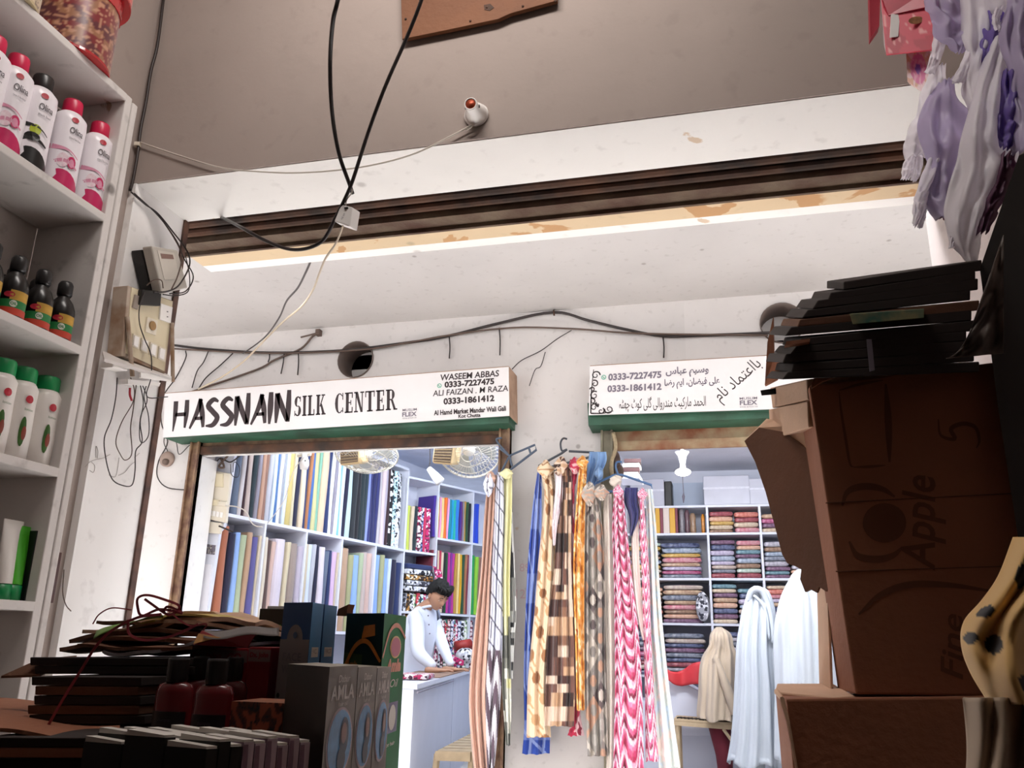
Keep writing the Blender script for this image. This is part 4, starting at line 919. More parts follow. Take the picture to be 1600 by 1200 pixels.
def circ(cx, cy, r, a0=0, a1=360, n=14, ry=None): return [(cx + r * cos(radians(a0 + (a1 - a0) * i / n)), cy - (ry or r) * sin(radians(a0 + (a1 - a0) * i / n))) for i in range(n + 1)]
mb = MB(); c0 = cpt(1382, 817)
mb.add([c0] + [cpt(x, y) for x, y in circ(1382, 817, 34, ry=31, n=28)[:-1]], [(0, 1 + k, 1 + (k + 1) % 28) for k in range(28)])
build('apple_emblem', mb, M_cink, t)
build('emblem_arc', parc([(1316, 790), (1325, 768), (1350, 760), (1378, 764), (1398, 776)], 4), M_cink, t)
build('emblem_arc', parc([(1327, 846), (1340, 868), (1370, 874), (1395, 868), (1410, 855)], 4), M_cink, t)
build('swoosh', parc([(1342, 960), (1375, 930), (1420, 914), (1480, 914), (1552, 924)], 4), M_cink, t)
build('print_frame', parc([(1311, 612), (1314, 640), (1322, 690), (1328, 724), (1334, 730)], 1.6).join(parc([(1334, 730), (1360, 729), (1383, 727)], 1.6)).join(parc([(1390, 722), (1388, 660), (1384, 600)], 4)).join(parc([(1311, 610), (1345, 600), (1380, 594)], 1.6)), M_cink, t)
build('numeral', parc([(1466, 655), (1470, 680), (1492, 686), (1486, 670), (1505, 662), (1524, 668), (1530, 688), (1526, 700)], 2.5), M_cink, t)
for y0, y1 in [(786, 770), (893, 884)]: build('crease', MB().tube([cpt(1290 if y0 < 800 else 1306, y0), cpt(1600, y1)], .0008), M_cardd, t)
# small lit boxes between the stack and the apple carton
build('carton', hexa([(1260, 593), (1262, 625), (1420, 600), (1420, 570)], 1.27, [(1203, 606), (1207, 638), (1330, 622), (1330, 590)], 1.55), M_card2, label='flat pale carton lying on top of the apple carton', cat='carton', bevel=.002)
build('carton', hexa([(1261, 627), (1263, 668), (1420, 650), (1420, 602)], 1.27, [(1201, 640), (1204, 688), (1330, 670), (1330, 625)], 1.56), M_card2, label='tan folded carton wedged just above the hanging dark flap', cat='carton', bevel=.002)
build('black_strip', hexa([(1188, 610), (1190, 618), (1240, 612), (1240, 602)], 1.5, [(1190, 612), (1192, 618), (1240, 614), (1240, 606)], 1.52), M_dark, label='short black strip poking out beside the flat pale carton', cat='strip')
# dark stack of flattened cartons
stk = [((1205, 592), (1530, 578)), ((1214, 580), (1522, 562)), ((1202, 566), (1530, 546)), ((1218, 552), (1510, 530)), ((1226, 540), (1525, 514)), ((1210, 524), (1518, 498)), ((1224, 510), (1530, 482)), ((1236, 496), (1516, 466)), ((1252, 482), (1528, 450)), ((1272, 468), (1524, 435)), ((1292, 452), (1534, 420))]
dup_l = ['lowest of the dark flattened cartons, resting on the pale one', 'dark flattened carton second up in the stack', 'dark flattened carton jutting a little towards the lane, third up', 'dark flattened carton fourth up in the stack', 'dark flattened carton fifth up, carrying the cream and green pad edge', 'dark flattened carton sixth up, its end bent open', 'dark flattened carton seventh up in the stack', 'dark flattened carton fourth from the top', 'dark flattened carton third from the top', 'dark flattened carton just under the topmost', 'topmost dark flattened carton with a slanted corner']
for i, ((x0, y0), (x1, y1)) in enumerate(stk):
    hh = 15 + (i % 3); sk = rnd(-6, 6)
    near = [(x0 + 26, y0 - hh + 4), (x0 + 22 + sk, y0 + 1), (x1, y1 + 3), (x1, y1 - hh + 2)]
    far = [(x0, y0 - hh + 3), (x0 - 4 + sk, y0 - 1), (x1 - 30, y1 + 3), (x1 - 20, y1 - hh + 4)]
    mb = hexa(near, 1.18, far, 1.50)
    build('flattened_carton', mb, M_cardb if i != 6 else M_cardd, label=dup_l[i], cat='cardboard', group='dark flattened cartons stacked on the apple carton', bevel=.0015)
build('paper_pad', hexa([(1327, 490), (1332, 507), (1444, 497), (1444, 482)], 1.165, [(1335, 492), (1338, 504), (1444, 496), (1444, 486)], 1.18), mat('cream_green_pad', '8f8c66', .6, c2='3f6b5c', scale=50), label='narrow cream and green pad edge showing in the dark cardboard stack', cat='pad', bevel=.001)
build('cardboard_sliver', MB().slab([atY(1195, 602, 1.54), atY(1199, 535, 1.54), atY(1208, 495, 1.54), atY(1209, 560, 1.54), atY(1224, 560, 1.50), atY(1214, 592, 1.52)], (.002, .008, 0)), M_card, label='upright tan cardboard sliver at the lane end of the dark stack', cat='cardboard')
build('cardboard_sliver', MB().slab([atY(1226, 540, 1.17), atY(1265, 534, 1.17), atY(1266, 529, 1.17), atY(1229, 533, 1.17)], (0, .01, 0)), M_card, label='bent brown cardboard edge sticking out near the bottom of the dark stack', cat='cardboard')
build('packing_strap', MB().slab([atY(1354, 530, 1.165), atY(1362, 530, 1.165), atY(1367, 578, 1.165), atY(1359, 580, 1.165)], (0, .002, 0)), M_inkg, label='grey packing strap hanging on the dark cardboard stack', cat='strap')
build('cardboard_flap', MB().slab([atY(1268, 600, 1.235), atY(1274, 586, 1.235), atY(1281, 580, 1.235), atY(1292, 583, 1.235), (atY(1304, 590, 1.235)), atY(1285, 596, 1.235), atY(1268, 607, 1.235)], (0, .004, 0)), M_card, label='curled cardboard corner on top of the apple carton', cat='cardboard')
# yellow dotted cloth near the frame edge
M_dot = vcol('dotted_cloth', .8)
dots = [(.28, .16, .075), (.55, .33, .07), (.12, .42, .05), (.25, .66, .07), (.75, .75, .06), (.8, .1, .08), (.08, .62, .045), (.42, .90, .05)]
def dotc(u, v):
    for a, b_, r in dots:
        if ((u - a) / r * .8) ** 2 + ((v - b_) / r) ** 2 < 1: return '1d1c20'
    return 'e0b571'
LD = [(q.x, q.y) for q in catmull([V((1585, 840, 0)), V((1562, 900, 0)), V((1535, 940, 0)), V((1508, 972, 0)), V((1504, 1008, 0)), V((1518, 1050, 0)), V((1548, 1100, 0))], 6)]
def dotf(u, v):
    l = LD
    n = len(l) - 1; f = v * n; i = min(int(f), n - 1); a, b_ = l[i], l[i + 1]; lx = a[0] + (b_[0] - a[0]) * (f - i); ly = a[1] + (b_[1] - a[1]) * (f - i)
    x = lx + (1700 - lx) * u; return atY(x, ly, .92 - .10 * sin(pi * min(1, u * 1.3 + .02)) + .014 * sin(u * 22 + v * 4) + .02 * mnoise.noise(V((u * 5, v * 4, 7))))
t = empty('dotted_cloth', atY(1560, 1000, .9), 'yellow cloth with black dots bunched at the frame edge over a cream cloth', 'cloth')
build('dotted_fold', MB().grid(dotf, 70, 70, col=dotc), M_dot, t, smooth=True, solid=.003)
build('cream_fold', MB().grid(lambda u, v: atY(1505 + 8 * sin(v * 3) + 150 * u, 1090 + 160 * v, .90 - .07 * abs(sin(u * 5.0)) + .012 * sin(u * 25 + v * 3)), 50, 20), mat('cream_cloth', 'b09c86', .85, vary=.08), t, smooth=True, solid=.003)
# ---------------------------------------------------------------- counter with stock in front of the camera
ZT = 1.14
t = empty('counter', (-.55, 1.0, 0), 'dark brown shop counter under the stacked cardboard and cosmetics boxes', 'counter')
build('top', MB().bb(-1.25, .02, .55, 1.3, ZT - .03, ZT), M_cardd, t, bevel=.003)
build('body', MB().bb(-1.22, -.01, .60, 1.27, 0, ZT - .03), mat('counter_front', '2e2320', .6), t)
def cx(px, Y, z=1.4):
    """x on the row (Y, z) that shows in column px"""
    a = V((0, Y, z - 1.45)); k = (px - 800) / FPX
    return (k * a.dot(FW) - a.dot(RT)) / (RT.x - k * FW.x)
def zy(px, py, Y): return atY(px, py, Y).z
def sheet(x0, y0, x1, y1, Y, depth, th, m_, label, seed, droop=.01, wav=.006, grp='loose cardboard sheets tied on top of the pile'):
    a, b_ = atY(x0, y0, Y), atY(x1, y1, Y)
    def fn(u, v):
        p = a.lerp(b_, u) + V((.02 * mnoise.noise(V((seed, u * 3, v))), depth * v + .02 * mnoise.noise(V((u * 4, seed, 0))), 0))
        p.z += wav * mnoise.noise(V((u * 3, v * 2, seed * 1.7))) - droop * (2 * u - 1) ** 2 * (1 if seed % 2 else -.3); return p
    return build('cardboard_sheet', MB().grid(fn, 22, 8), m_, label=label, cat='cardboard', group=grp, smooth=False, solid=th)
G1 = 'loose cardboard sheets tied on top of the pile'
sheet(95, 1003, 330, 992, 1.02, .16, .005, M_cardd, 'dark cardboard sheet low in the loose pile, sticking out towards the white pier', 1)
sheet(120, 1012, 300, 1012, 1.0, .16, .004, M_cardd, 'dark cardboard sheet lowest but one in the loose pile', 2)
sheet(160, 1020, 350, 1008, 1.0, .15, .004, mat('grey_sheet', '9c9698', .6), 'greyish white glossy sheet sloping out near the bottom of the loose pile', 4, wav=.012)
sheet(110, 990, 340, 982, 1.04, .15, .005, M_cardd, 'dark cardboard sheet in the middle of the loose pile with a torn corner', 3)
sheet(130, 977, 400, 978, 1.05, .15, .005, M_card2, 'pale cardboard sheet in the loose pile reaching furthest towards the boxes', 5, wav=.012)
sheet(150, 975, 330, 970, 1.06, .14, .004, M_cardd, 'brown cardboard sheet just under the topmost pale ones', 6)
sheet(200, 972, 400, 966, 1.05, .14, .006, M_card2, 'thick pale cardboard sheet with a folded lip near the top of the pile', 7, wav=.012)
sheet(205, 966, 385, 957, 1.08, .12, .004, M_card2, 'topmost pale cardboard sheet of the loose pile', 9, wav=.012)
sheet(215, 964, 345, 957, 1.05, .06, .003, mat('yellow_board', 'd1b866', .6), 'thin yellow edged card lying on the very top of the pile', 11, wav=.003)
build('green_leaflet', MB().grid(lambda u, v: atY(146 + 105 * u + 5 * v, 998 - 40 * u ** .8 - 12 * v + 18 * v * u, 1.03 + .02 * v), 10, 4), mat('green_leaflet', 'a8bf8a', .5, c2='6f9a3c', scale=12), label='green and white leaflet drooping over the loose cardboard', cat='leaflet', smooth=True, solid=.0012)
# tied bundles underneath
def bundle(x0, x1, y0, y1, Ya, Yb, label, m_, n=5):
    t = empty('cardboard_bundle', atY((x0 + x1) / 2, y1, Ya), label, 'cardboard'); 
    for i in range(n):
        ya, yb = y0 + (y1 - y0) * i / n, y0 + (y1 - y0) * (i + .92) / n; j = rnd(-7, 7); k = rnd(-6, 6)
        a, b_, c_, d_ = atY(x0 + j, yb, Ya), atY(x1 + k, yb + 1, Ya), atY(x1 + k, ya + 1, Ya), atY(x0 + j, ya, Ya)
        build('sheet', MB().add([a, b_, c_, d_] + [p + V((.01, Yb - Ya, 0)) for p in (a, b_, c_, d_)], [(0, 1, 2, 3), (7, 6, 5, 4), (0, 4, 5, 1), (1, 5, 6, 2), (2, 6, 7, 3), (3, 7, 4, 0)]), m_ if i % 2 else M_cardb, t, bevel=.001)
    return t
bundle(52, 296, 1027, 1054, .98, 1.25, 'dark flat carton bundle straight under the loose sheets', M_cardb, 2)
build('cardboard_flap', MB().slab([atY(2, 1056, .98), atY(60, 1030, 1.0), atY(120, 1024, 1.1), atY(62, 1054, .98)], (0, 0, -.003)), M_cardd, label='thin cardboard flap reaching out from the bundle across the shelf front', cat='cardboard')
bundle(48, 222, 1057, 1132, .93, 1.2, 'thick bundle of flattened cartons with a pale top edge', M_cardd, 5)
bundle(-30, 200, 1152, 1185, .80, 1.12, 'brown carton bundle at the lower frame corner', M_card, 2)
bundle(-60, 180, 1186, 1290, .82, 1.12, 'dark bundle beneath everything at the lower frame corner', M_cardb, 3)
build('cardboard_sheet', MB().grid(lambda u, v: V((cx(-60 + 250 * u, .82 + .30 * v, 1.36), .82 + .30 * v, zy(60, 1150, .82) + .004 * sin(u * 6) + .006 * v)), 14, 6), M_card, label='flat brown cardboard sheet spread under the tied bundle', cat='cardboard', group=G1, solid=.004)
# red plastic tie
M_tie = mat('red_packing_tape', 'a8424c', .35, vary=.2, scale=30)
def ribbon(pts, w_, label, Ydef=1.0):
    P = catmull([atY(p[0], p[1], p[2] if len(p) > 2 else Ydef) for p in pts], 6); mb = MB(); vs = []
    for i, p in enumerate(P):
        d = (P[min(i + 1, len(P) - 1)] - P[max(i - 1, 0)]).normalized(); s_ = d.cross(V((.3, -1, .2))).normalized() * w_
        vs += [p + s_, p - s_]
    mb.add(vs, [(2 * i, 2 * i + 1, 2 * i + 3, 2 * i + 2) for i in range(len(P) - 1)])
    return build('packing_tape', mb, M_tie, label=label, cat='tape', solid=.0008)
ribbon([(255, 958), (262, 948), (285, 958), (250, 952), (222, 962), (215, 948), (216, 934), (232, 930), (260, 938), (279, 946), (277, 955), (262, 960), (240, 946), (226, 936)], .0016, 'red plastic tape knotted in a bow on top of the cardboard pile', .99)
ribbon([(252, 960), (215, 965), (175, 985), (150, 1010), (128, 1045), (100, 1090), (66, 1150)], .0016, 'red plastic tape drawn tight slanting down the cardboard stack', .90)
ribbon([(200, 968), (202, 990), (225, 1000), (260, 996), (290, 985), (310, 975)], .0016, 'loop of red plastic tape hanging on the front of the loose sheets', .985)
ribbon([(270, 960), (285, 972), (300, 978), (322, 975), (318, 985)], .001, 'pale pink tape strand crossing to the red box', .985)
ribbon([(145, 975), (155, 960), (175, 950), (205, 953)], .0008, 'thin pink tape strand arching over the loose sheets', 1.0)

def carton3(name, L, N, R, zt, zb, mats, label, cat='box', group=None, parent=None):
    """upright box from three top corners (x, y): far left, near, far right"""
    L, N, R = V((*L, 0)), V((*N, 0)), V((*R, 0)); F_ = L + R - N
    vs = [V((p.x, p.y, z)) for z in (zb, zt) for p in (N, R, F_, L)]
    mb = MB(); fs = [(0, 1, 5, 4), (1, 2, 6, 5), (2, 3, 7, 6), (3, 0, 4, 7), (4, 5, 6, 7), (3, 2, 1, 0)]
    for f, mi in zip(fs, (1, 1, 0, 0, 2, 2)): mb.add([vs[i] for i in f], [(0, 1, 2, 3)], mi)
    return mb, N, L, R
def face(N, R, zb):
    """2D frame on the vertical face running from N to R: f(u along, z) and axes"""
    d = (R - N); w_ = math.hypot(d.x, d.y); ux = V((d.x, d.y, 0)) / w_; nz = ux.cross(V((0, 0, 1)))
    return (lambda s_, z, e=.0006: V((N.x, N.y, z)) + ux * s_ + nz * e), ux, w_
def facetext(t, N, R, body, s0, z0, w_, h, m_, bold=.02, shear=0, name='lettering'):
    f, ux, W = face(N, R, 0); return build(name, text_mb(body, f(s0, z0), ux, (0, 0, 1), width=w_, height=h, bold=bold, thick=0, shear=shear), m_, t)
def faceell(t, N, R, s0, z0, rs, rz, m_, name, e=.0006, n=24):
    f, ux, W = face(N, R, 0); pts = [f(s0 + rs * cos(2 * pi * k / n), z0 + rz * sin(2 * pi * k / n), e) for k in range(n)]
    return build(name, MB().add(pts, [tuple(range(n))]), m_, t)
def facepoly(t, N, R, pts, m_, name, e=.0006):
    f, ux, W = face(N, R, 0); return build(name, MB().add([f(a, b_, e) for a, b_ in pts], [tuple(range(len(pts)))]), m_, t)
# amla oil boxes: three in cling film
M_amla = mat('amla_box_grey', 'aaa298', .6, vary=.3, scale=14, spec=.2); M_amlas = mat('amla_box_shaded_side', '241c18', .4, vary=.2); M_amlat = mat('amla_box_lid', 'a39b8c', .5, vary=.2, scale=30)  # camera-side faces near black, printed faces pale: shade put into the colour
M_sky = mat('oval_blue', '4f93c9', .4, vary=.3, scale=60); M_oval = mat('oval_rim', 'c4a3a3', .4); M_skin_p = mat('portrait_skin', 'b08068', .5, vary=.2); M_hair_p = mat('portrait_hair', '3a2c2a', .5)
M_cream = mat('print_cream', 'd9d0c4', .5, vary=0)
YN = .80; zt = zy(515, 1042, YN); cols = [515, 560, 590, 612]
Y2 = [YN, .88, .94, 1.0]
for i in range(3):
    N = (cx(cols[i] + .3, Y2[i], zt), Y2[i]); R = (cx(cols[i + 1] - .3, Y2[i + 1], zt), Y2[i + 1])
    L = (N[0] + cx(450, YN + .06, zt) - cx(515, YN, zt), N[1] + .06)
    lab = ['grey hair oil box with blue portrait oval, nearest the dark side face', 'grey hair oil box with blue portrait oval, middle of three', 'grey hair oil box with blue portrait oval beside the tall green box'][i].replace('nearest', 'closest to')
    lab = lab.replace('closest to the dark side face', 'with its dark side turned to the camera')
    t = empty('hair_oil_box', (N[0], N[1], ZT), lab, 'box', 'wrapped grey hair oil boxes')
    mb, N_, L_, R_ = carton3('box', L, N, R, zt - .002 * i, ZT, None, '')
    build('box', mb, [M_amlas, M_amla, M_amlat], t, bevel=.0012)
    W = (R_ - N_).length; zc = lambda k: zt - k
    facetext(t, N_, R_, 'AMLA', W * .1, zt - .032, W * .8, .014, M_cream, .02)
    facetext(t, N_, R_, 'Dabur', W * .32, zt - .0155, W * .4, .007, M_cream, .01, .2)
    facetext(t, N_, R_, 'hair oil', W * .38, zt - .038, W * .3, .004, M_cream, .0)
    faceell(t, N_, R_, W * .5, zt - .072, W * .44, .033, M_oval, 'oval_rim', .0006)
    faceell(t, N_, R_, W * .5, zt - .072, W * .40, .0305, M_sky, 'oval_ground', .0010)
    faceell(t, N_, R_, W * .62, zt - .067, W * .15, .018, M_hair_p, 'portrait_hair', .0014)
    faceell(t, N_, R_, W * .60, zt - .064, W * .09, .010, M_skin_p, 'portrait_face', .0018)
    faceell(t, N_, R_, W * .56, zt - .088, W * .14, .012, M_hair_p, 'portrait_shoulder', .0016)
# tall green box behind
t = empty('hair_oil_carton', (cx(600, 1.02, 1.4), 1.02, ZT), 'tall glossy green carton with an orange arch and red round badge', 'box')
YG = 1.06; zg = zy(600, 958, YG); N = (cx(601, YG, zg), YG); R = (cx(635, YG + .12, zg), YG + .12); L = (cx(527, YG + .0, zg), YG + .03)
mb, N_, L_, R_ = carton3('box', L, N, R, zg, ZT, None, '')
M_gbs = mat('green_box_shaded_side', '132414', .35, vary=.2, scale=9); M_gbf = mat('green_box_lit_face', '1f7a3a', .6, vary=.35, scale=16, spec=.2)  # two greens for one carton: shade and light put into the colour
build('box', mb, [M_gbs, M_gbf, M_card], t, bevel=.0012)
M_orange = mat('orange_print', 'd97a26', .4, vary=.2, scale=60); M_gold3 = mat('gold_print', 'd9a63a', .4, vary=.1)
f, ux, W = face(N_, R_, 0)
build('arch', stroke_mb([[(0, -.055, .002), (W * .25, -.022, .0028), (W * .6, -.014, .003), (W * .98, -.03, .002)]], V((N_.x, N_.y, zg)) - V((0, 0, 0)) + (f(0, 0, .0012) - f(0, 0, 0)), ux, (0, 0, 1), 0), M_orange, t)
faceell(t, N_, R_, W * .55, zg - .042, W * .25, .0145, M_gold3, 'badge_rim', .0007)
faceell(t, N_, R_, W * .55, zg - .042, W * .21, .0125, M_red, 'badge', .0011)
facetext(t, N_, R_, 'Amla', W * .40, zg - .046, W * .3, .009, M_cream, .03)
facetext(t, N_, R_, 'Amla', W * .18, zg - .074, W * .66, .017, M_orange, .06, .2)
facetext(t, N_, R_, 'Oil', W * .4, zg - .093, W * .35, .010, M_cream, .0, .3)
facepoly(t, N_, R_, [(W * .3, zg - .150), (W * .8, zg - .150), (W * .8, zg - .112), (W * .3, zg - .112)], mat('plum_print', '42305c', .4), 'picture_panel')
faceell(t, N_, R_, W * .56, zg - .131, W * .15, .016, M_cream, 'picture', .0011)
facetext(t, N_, R_, 'for hair', W * .35, zg - .166, W * .4, .005, M_cream)
f2, ux2, W2_ = face(L_, N_, 0)
build('arch', stroke_mb([[(.0, -.075, .002), (W2_ * .3, -.042, .003), (W2_ * .62, -.036, .003), (W2_ * .98, -.06, .002)]], V((L_.x, L_.y, zg)) + (f2(0, 0, .0012) - f2(0, 0, 0)), ux2, (0, 0, 1), 0), M_orange, t)
facepoly(t, L_, N_, [(W2_ * .45, zg - .032), (W2_ * .8, zg - .028), (W2_ * .78, zg - .014), (W2_ * .5, zg - .016)], M_orange, 'orange_seal')
facepoly(t, L_, N_, [(W2_ * .02, zg - .1), (W2_ * .5, zg - .1), (W2_ * .5, zg - .052), (W2_ * .02, zg - .050)], mat('olive_panel', '3d4a1c', .4, vary=.2), 'front_label')
facetext(t, L_, N_, 'Amla', W2_ * .08, zg - .068, W2_ * .3, .008, M_orange, .02, .2)
# blue face wash boxes
for i, (n_, r_, Y0, lab) in enumerate([(489, 506, 1.0, 'blue and white face wash box with its printed front to the camera'), (508, 527, 1.06, 'blue face wash box behind, only its lit blue side showing')]):
    z1 = zy(489, 941, 1.0); Y1 = Y0 + .055; N = (cx(n_, Y0, z1), Y0); R = (cx(r_, Y1, z1), Y1); L = (cx(n_ - 51, Y0 + .01, z1), Y0 + .02)
    t = empty('face_wash_box', (N[0], N[1], ZT), lab, 'box', 'face wash boxes'); mb, N_, L_, R_ = carton3('b', L, N, R, z1, ZT, None, '')
    build('box', mb, [mat('facewash_shaded_blue', '284f84', .4, vary=.1), mat('facewash_lit_blue', '5596cc', .6, vary=.15, spec=.2), mat('facewash_top', '2a5280', .4)], t, bevel=.0008)  # darker front, lighter side: shade and lane light put into the blues
    f, ux, W = face(L_, N_, 0)
    if i == 0:
        wm = mat('facewash_white', '8d8280', .45, vary=.05)
        zz = z1 - .045
        pts = [(0.0, ZT + .01), (W, ZT + .01), (W, zz)] + [(W * .5 + W * .27 * cos(a), zz + .018 * sin(a) + .0) for a in [pi * k / 10 for k in range(11)]] + [(0, zz)]
        facepoly(t, L_, N_, pts, wm, 'lower_front')
        for s_, dz in (('FACE', .071), ('WASH', .086)): facetext(t, L_, N_, s_, W * .15, z1 - dz, W * .62, .010, M_inkg, .01)
        faceell(t, L_, N_, W * .52, z1 - .040, W * .07, .004, mat('emblem_blue', '4a5f80', .5), 'emblem', .0014)
        faceell(t, L_, N_, W * .12, z1 - .112, W * .05, .003, M_dark, 'mark', .0014)
    facepoly(t, N_, R_, [((R_ - N_).length * a, z1 - b_) for a, b_ in ((.2, .066), (.8, .066), (.8, .054), (.2, .054))], M_cream, 'small_code')
    facetext(t, N_, R_, 'FACE', (R_ - N_).length * .25, z1 - .062, (R_ - N_).length * .5, .006, M_inkg, .02)
# black carton with green foot behind
t = empty('black_carton', (cx(430, 1.16, 1.45), 1.16, ZT), 'black carton with a green lower edge behind the blue face wash box', 'box')
zb_ = zy(420, 951, 1.14)
build('box', MB().bb(cx(406, 1.14, zb_), cx(470, 1.14, zb_), 1.14, 1.22, ZT, zb_), M_dark, t, bevel=.001)
build('pale_lid', MB().bb(cx(412, 1.14, zb_), cx(438, 1.14, zb_), 1.15, 1.21, zb_, zb_ + .004), M_soff, t)
build('green_band', MB().bb(cx(406, 1.139, zb_), cx(441, 1.139, zb_), 1.138, 1.14, zy(420, 986, 1.14), zy(420, 976, 1.14)), M_tube, t)
build('lid_tip', MB().slab([atY(526, 962, 1.09), atY(528, 952, 1.09), atY(545, 944, 1.09), atY(542, 953, 1.09), atY(542, 962, 1.09)], (0, .02, 0)), M_cardd, t)
# red boxes with white band
M_redb = mat('red_cream_box', '8f1a22', .4, vary=.1); M_redband = mat('grey_pink_band', '8a6a66', .5)
for i, (x0, x1, yt, Y0, lab) in enumerate([(299, 388, 1012, 1.04, 'red box with grey band reading Dx John, its lid flaps open'), (390, 424, 1011, 1.03, 'second red box with grey band, standing tall beside the first')]):
    z1 = zy((x0 + x1) / 2, yt, Y0); t = empty('red_box', (cx((x0 + x1) / 2, Y0, z1), Y0, ZT), lab, 'box', 'red boxes with a grey band')
    a, b_ = cx(x0, Y0, z1), cx(x1, Y0, z1)
    build('box', MB().bb(a, b_, Y0, Y0 + .07, ZT, z1), M_redb, t, bevel=.001)
    build('band', MB().bb(a, b_, Y0 - .0008, Y0, z1 - .018, z1 - .003), M_redband, t)
    for s_, u0, u1 in ([('Dx.', .05, .2), ('John', .28, .55), ('GO', .66, .9)] if i == 0 else [('Dx. John', .08, .92)]):
        build('lettering', text_mb(s_, (a + (b_ - a) * u0, Y0 - .0012, z1 - .0145), (1, 0, 0), (0, 0, 1), width=(b_ - a) * (u1 - u0), height=.008, bold=.04, thick=0), M_redb, t)
build('lid_flap', MB().slab([atY(302, 1008, .965), atY(315, 985, .98), atY(345, 998, .96), atY(400, 990, .97), atY(386, 1012, .96)], (0, .002, 0)), M_redb, label='torn red lid flap standing up on the red boxes', cat='flap')
build('kraft_flap', MB().slab([atY(302, 1006, .963), atY(310, 990, .97), atY(345, 996, .96), atY(330, 999, .96)], (0, .002, 0)), mat('kraft_orange', 'd19a5c', .7), label='small orange kraft flap sticking up beside the red lid', cat='flap')
build('clear_wrap', MB().grid(lambda u, v: atY(318 + 118 * u, 984 + 12 * v + 3 * sin(u * 8) - 6 * u * u, .955 + .05 * (1 - v)), 16, 4), film('clear_wrap_film', 'b0a8a4', .8), label='clear plastic wrap lying over the red boxes', cat='wrap', smooth=True, solid=.0008)
# red shampoo bottles with black caps
M_shampoo = mat('dark_red_bottle', '6a1218', .25, vary=.1, coat=.3); M_lblk = mat('bottle_label', '2a2224', .5, vary=.1)
for i, (xa, xb, ytop, Y0, lab) in enumerate([(250, 279, 1028, .91, 'dark red bottle with black cap closest to the cardboard bundle'), (290, 312, 1026, .975, 'dark red bottle half hidden behind the two front ones'), (311, 341, 1030, .89, 'dark red bottle with black cap and black label in the middle'), (343, 366, 1027, .95, 'dark red bottle with black cap next to the small orange box')]):
    xm = (xa + xb) / 2; z1 = zy(xm, ytop, Y0); X = cx(xm, Y0, z1); r = (cx(xb, Y0, z1) - cx(xa, Y0, z1)) / 2
    t = empty('shampoo_bottle', (X, Y0 + .02, ZT), lab, 'bottle', 'dark red bottles with black caps'); o = (X, Y0 + .02, 0)
    zs = z1 - .026; br = r * 1.95
    build('bottle', MB().lathe([(br * .95, ZT), (br, ZT + .01), (br, zs - .012), (br * .85, zs - .004), (r * .8, zs)], o, 28, sy=.6), M_shampoo, t, smooth=True)
    build('cap', MB().lathe([(r * .95, zs - .001), (r, zs + .003), (r, z1 - .002), (r * .92, z1)], o, 24), M_blackcap, t, smooth=False)
    build('label', MB().grid(lambda u, v: (X + br * 1.012 * cos(-pi * (.15 + .7 * u)), Y0 + .02 + br * .6 * 1.02 * sin(-pi * (.15 + .7 * u)), zs - .068 + .035 * v), 10, 1), M_lblk, t, smooth=True)
    build('lettering', text_mb('TRESSO', (X - br * .35, Y0 + .02 - br * .632, zs - .043), (1, 0, 0), (0, 0, 1), width=br * .7, height=.004, thick=0) if False else text_mb('shampoo', (X - br * .35, Y0 + .02 - br * .632, zs - .045), (1, 0, 0), (0, 0, 1), width=br * .7, height=.005, thick=0), M_inkg, t)
# small patterned orange box
def orp(u, v):
    n1 = mnoise.noise(V((u * 9, v * 4, 4))); return 'a8563a' if n1 > .05 else ('2a2424' if abs(mnoise.noise(V((u * 12, v * 6, 9)))) < .08 else '5c2f22')
z1 = zy(400, 1097, .86); a, b_ = cx(362, .86, z1), cx(443, .86, z1)
t = empty('soap_carton', ((a + b_) / 2, .86, ZT), 'little orange and black patterned box in front of the dark red bottles', 'box')
build('box', MB().bb(a, b_, .861, .92, ZT, z1), mat('soap_box_side', '9c5a3a', .5, vary=.3, scale=80), t, bevel=.001)
build('front_print', MB().grid(lambda u, v: (a + (b_ - a) * u, .8603, z1 - .04 * (1 - v) ), 44, 20, col=orp), vcol('box_print', .5), t)
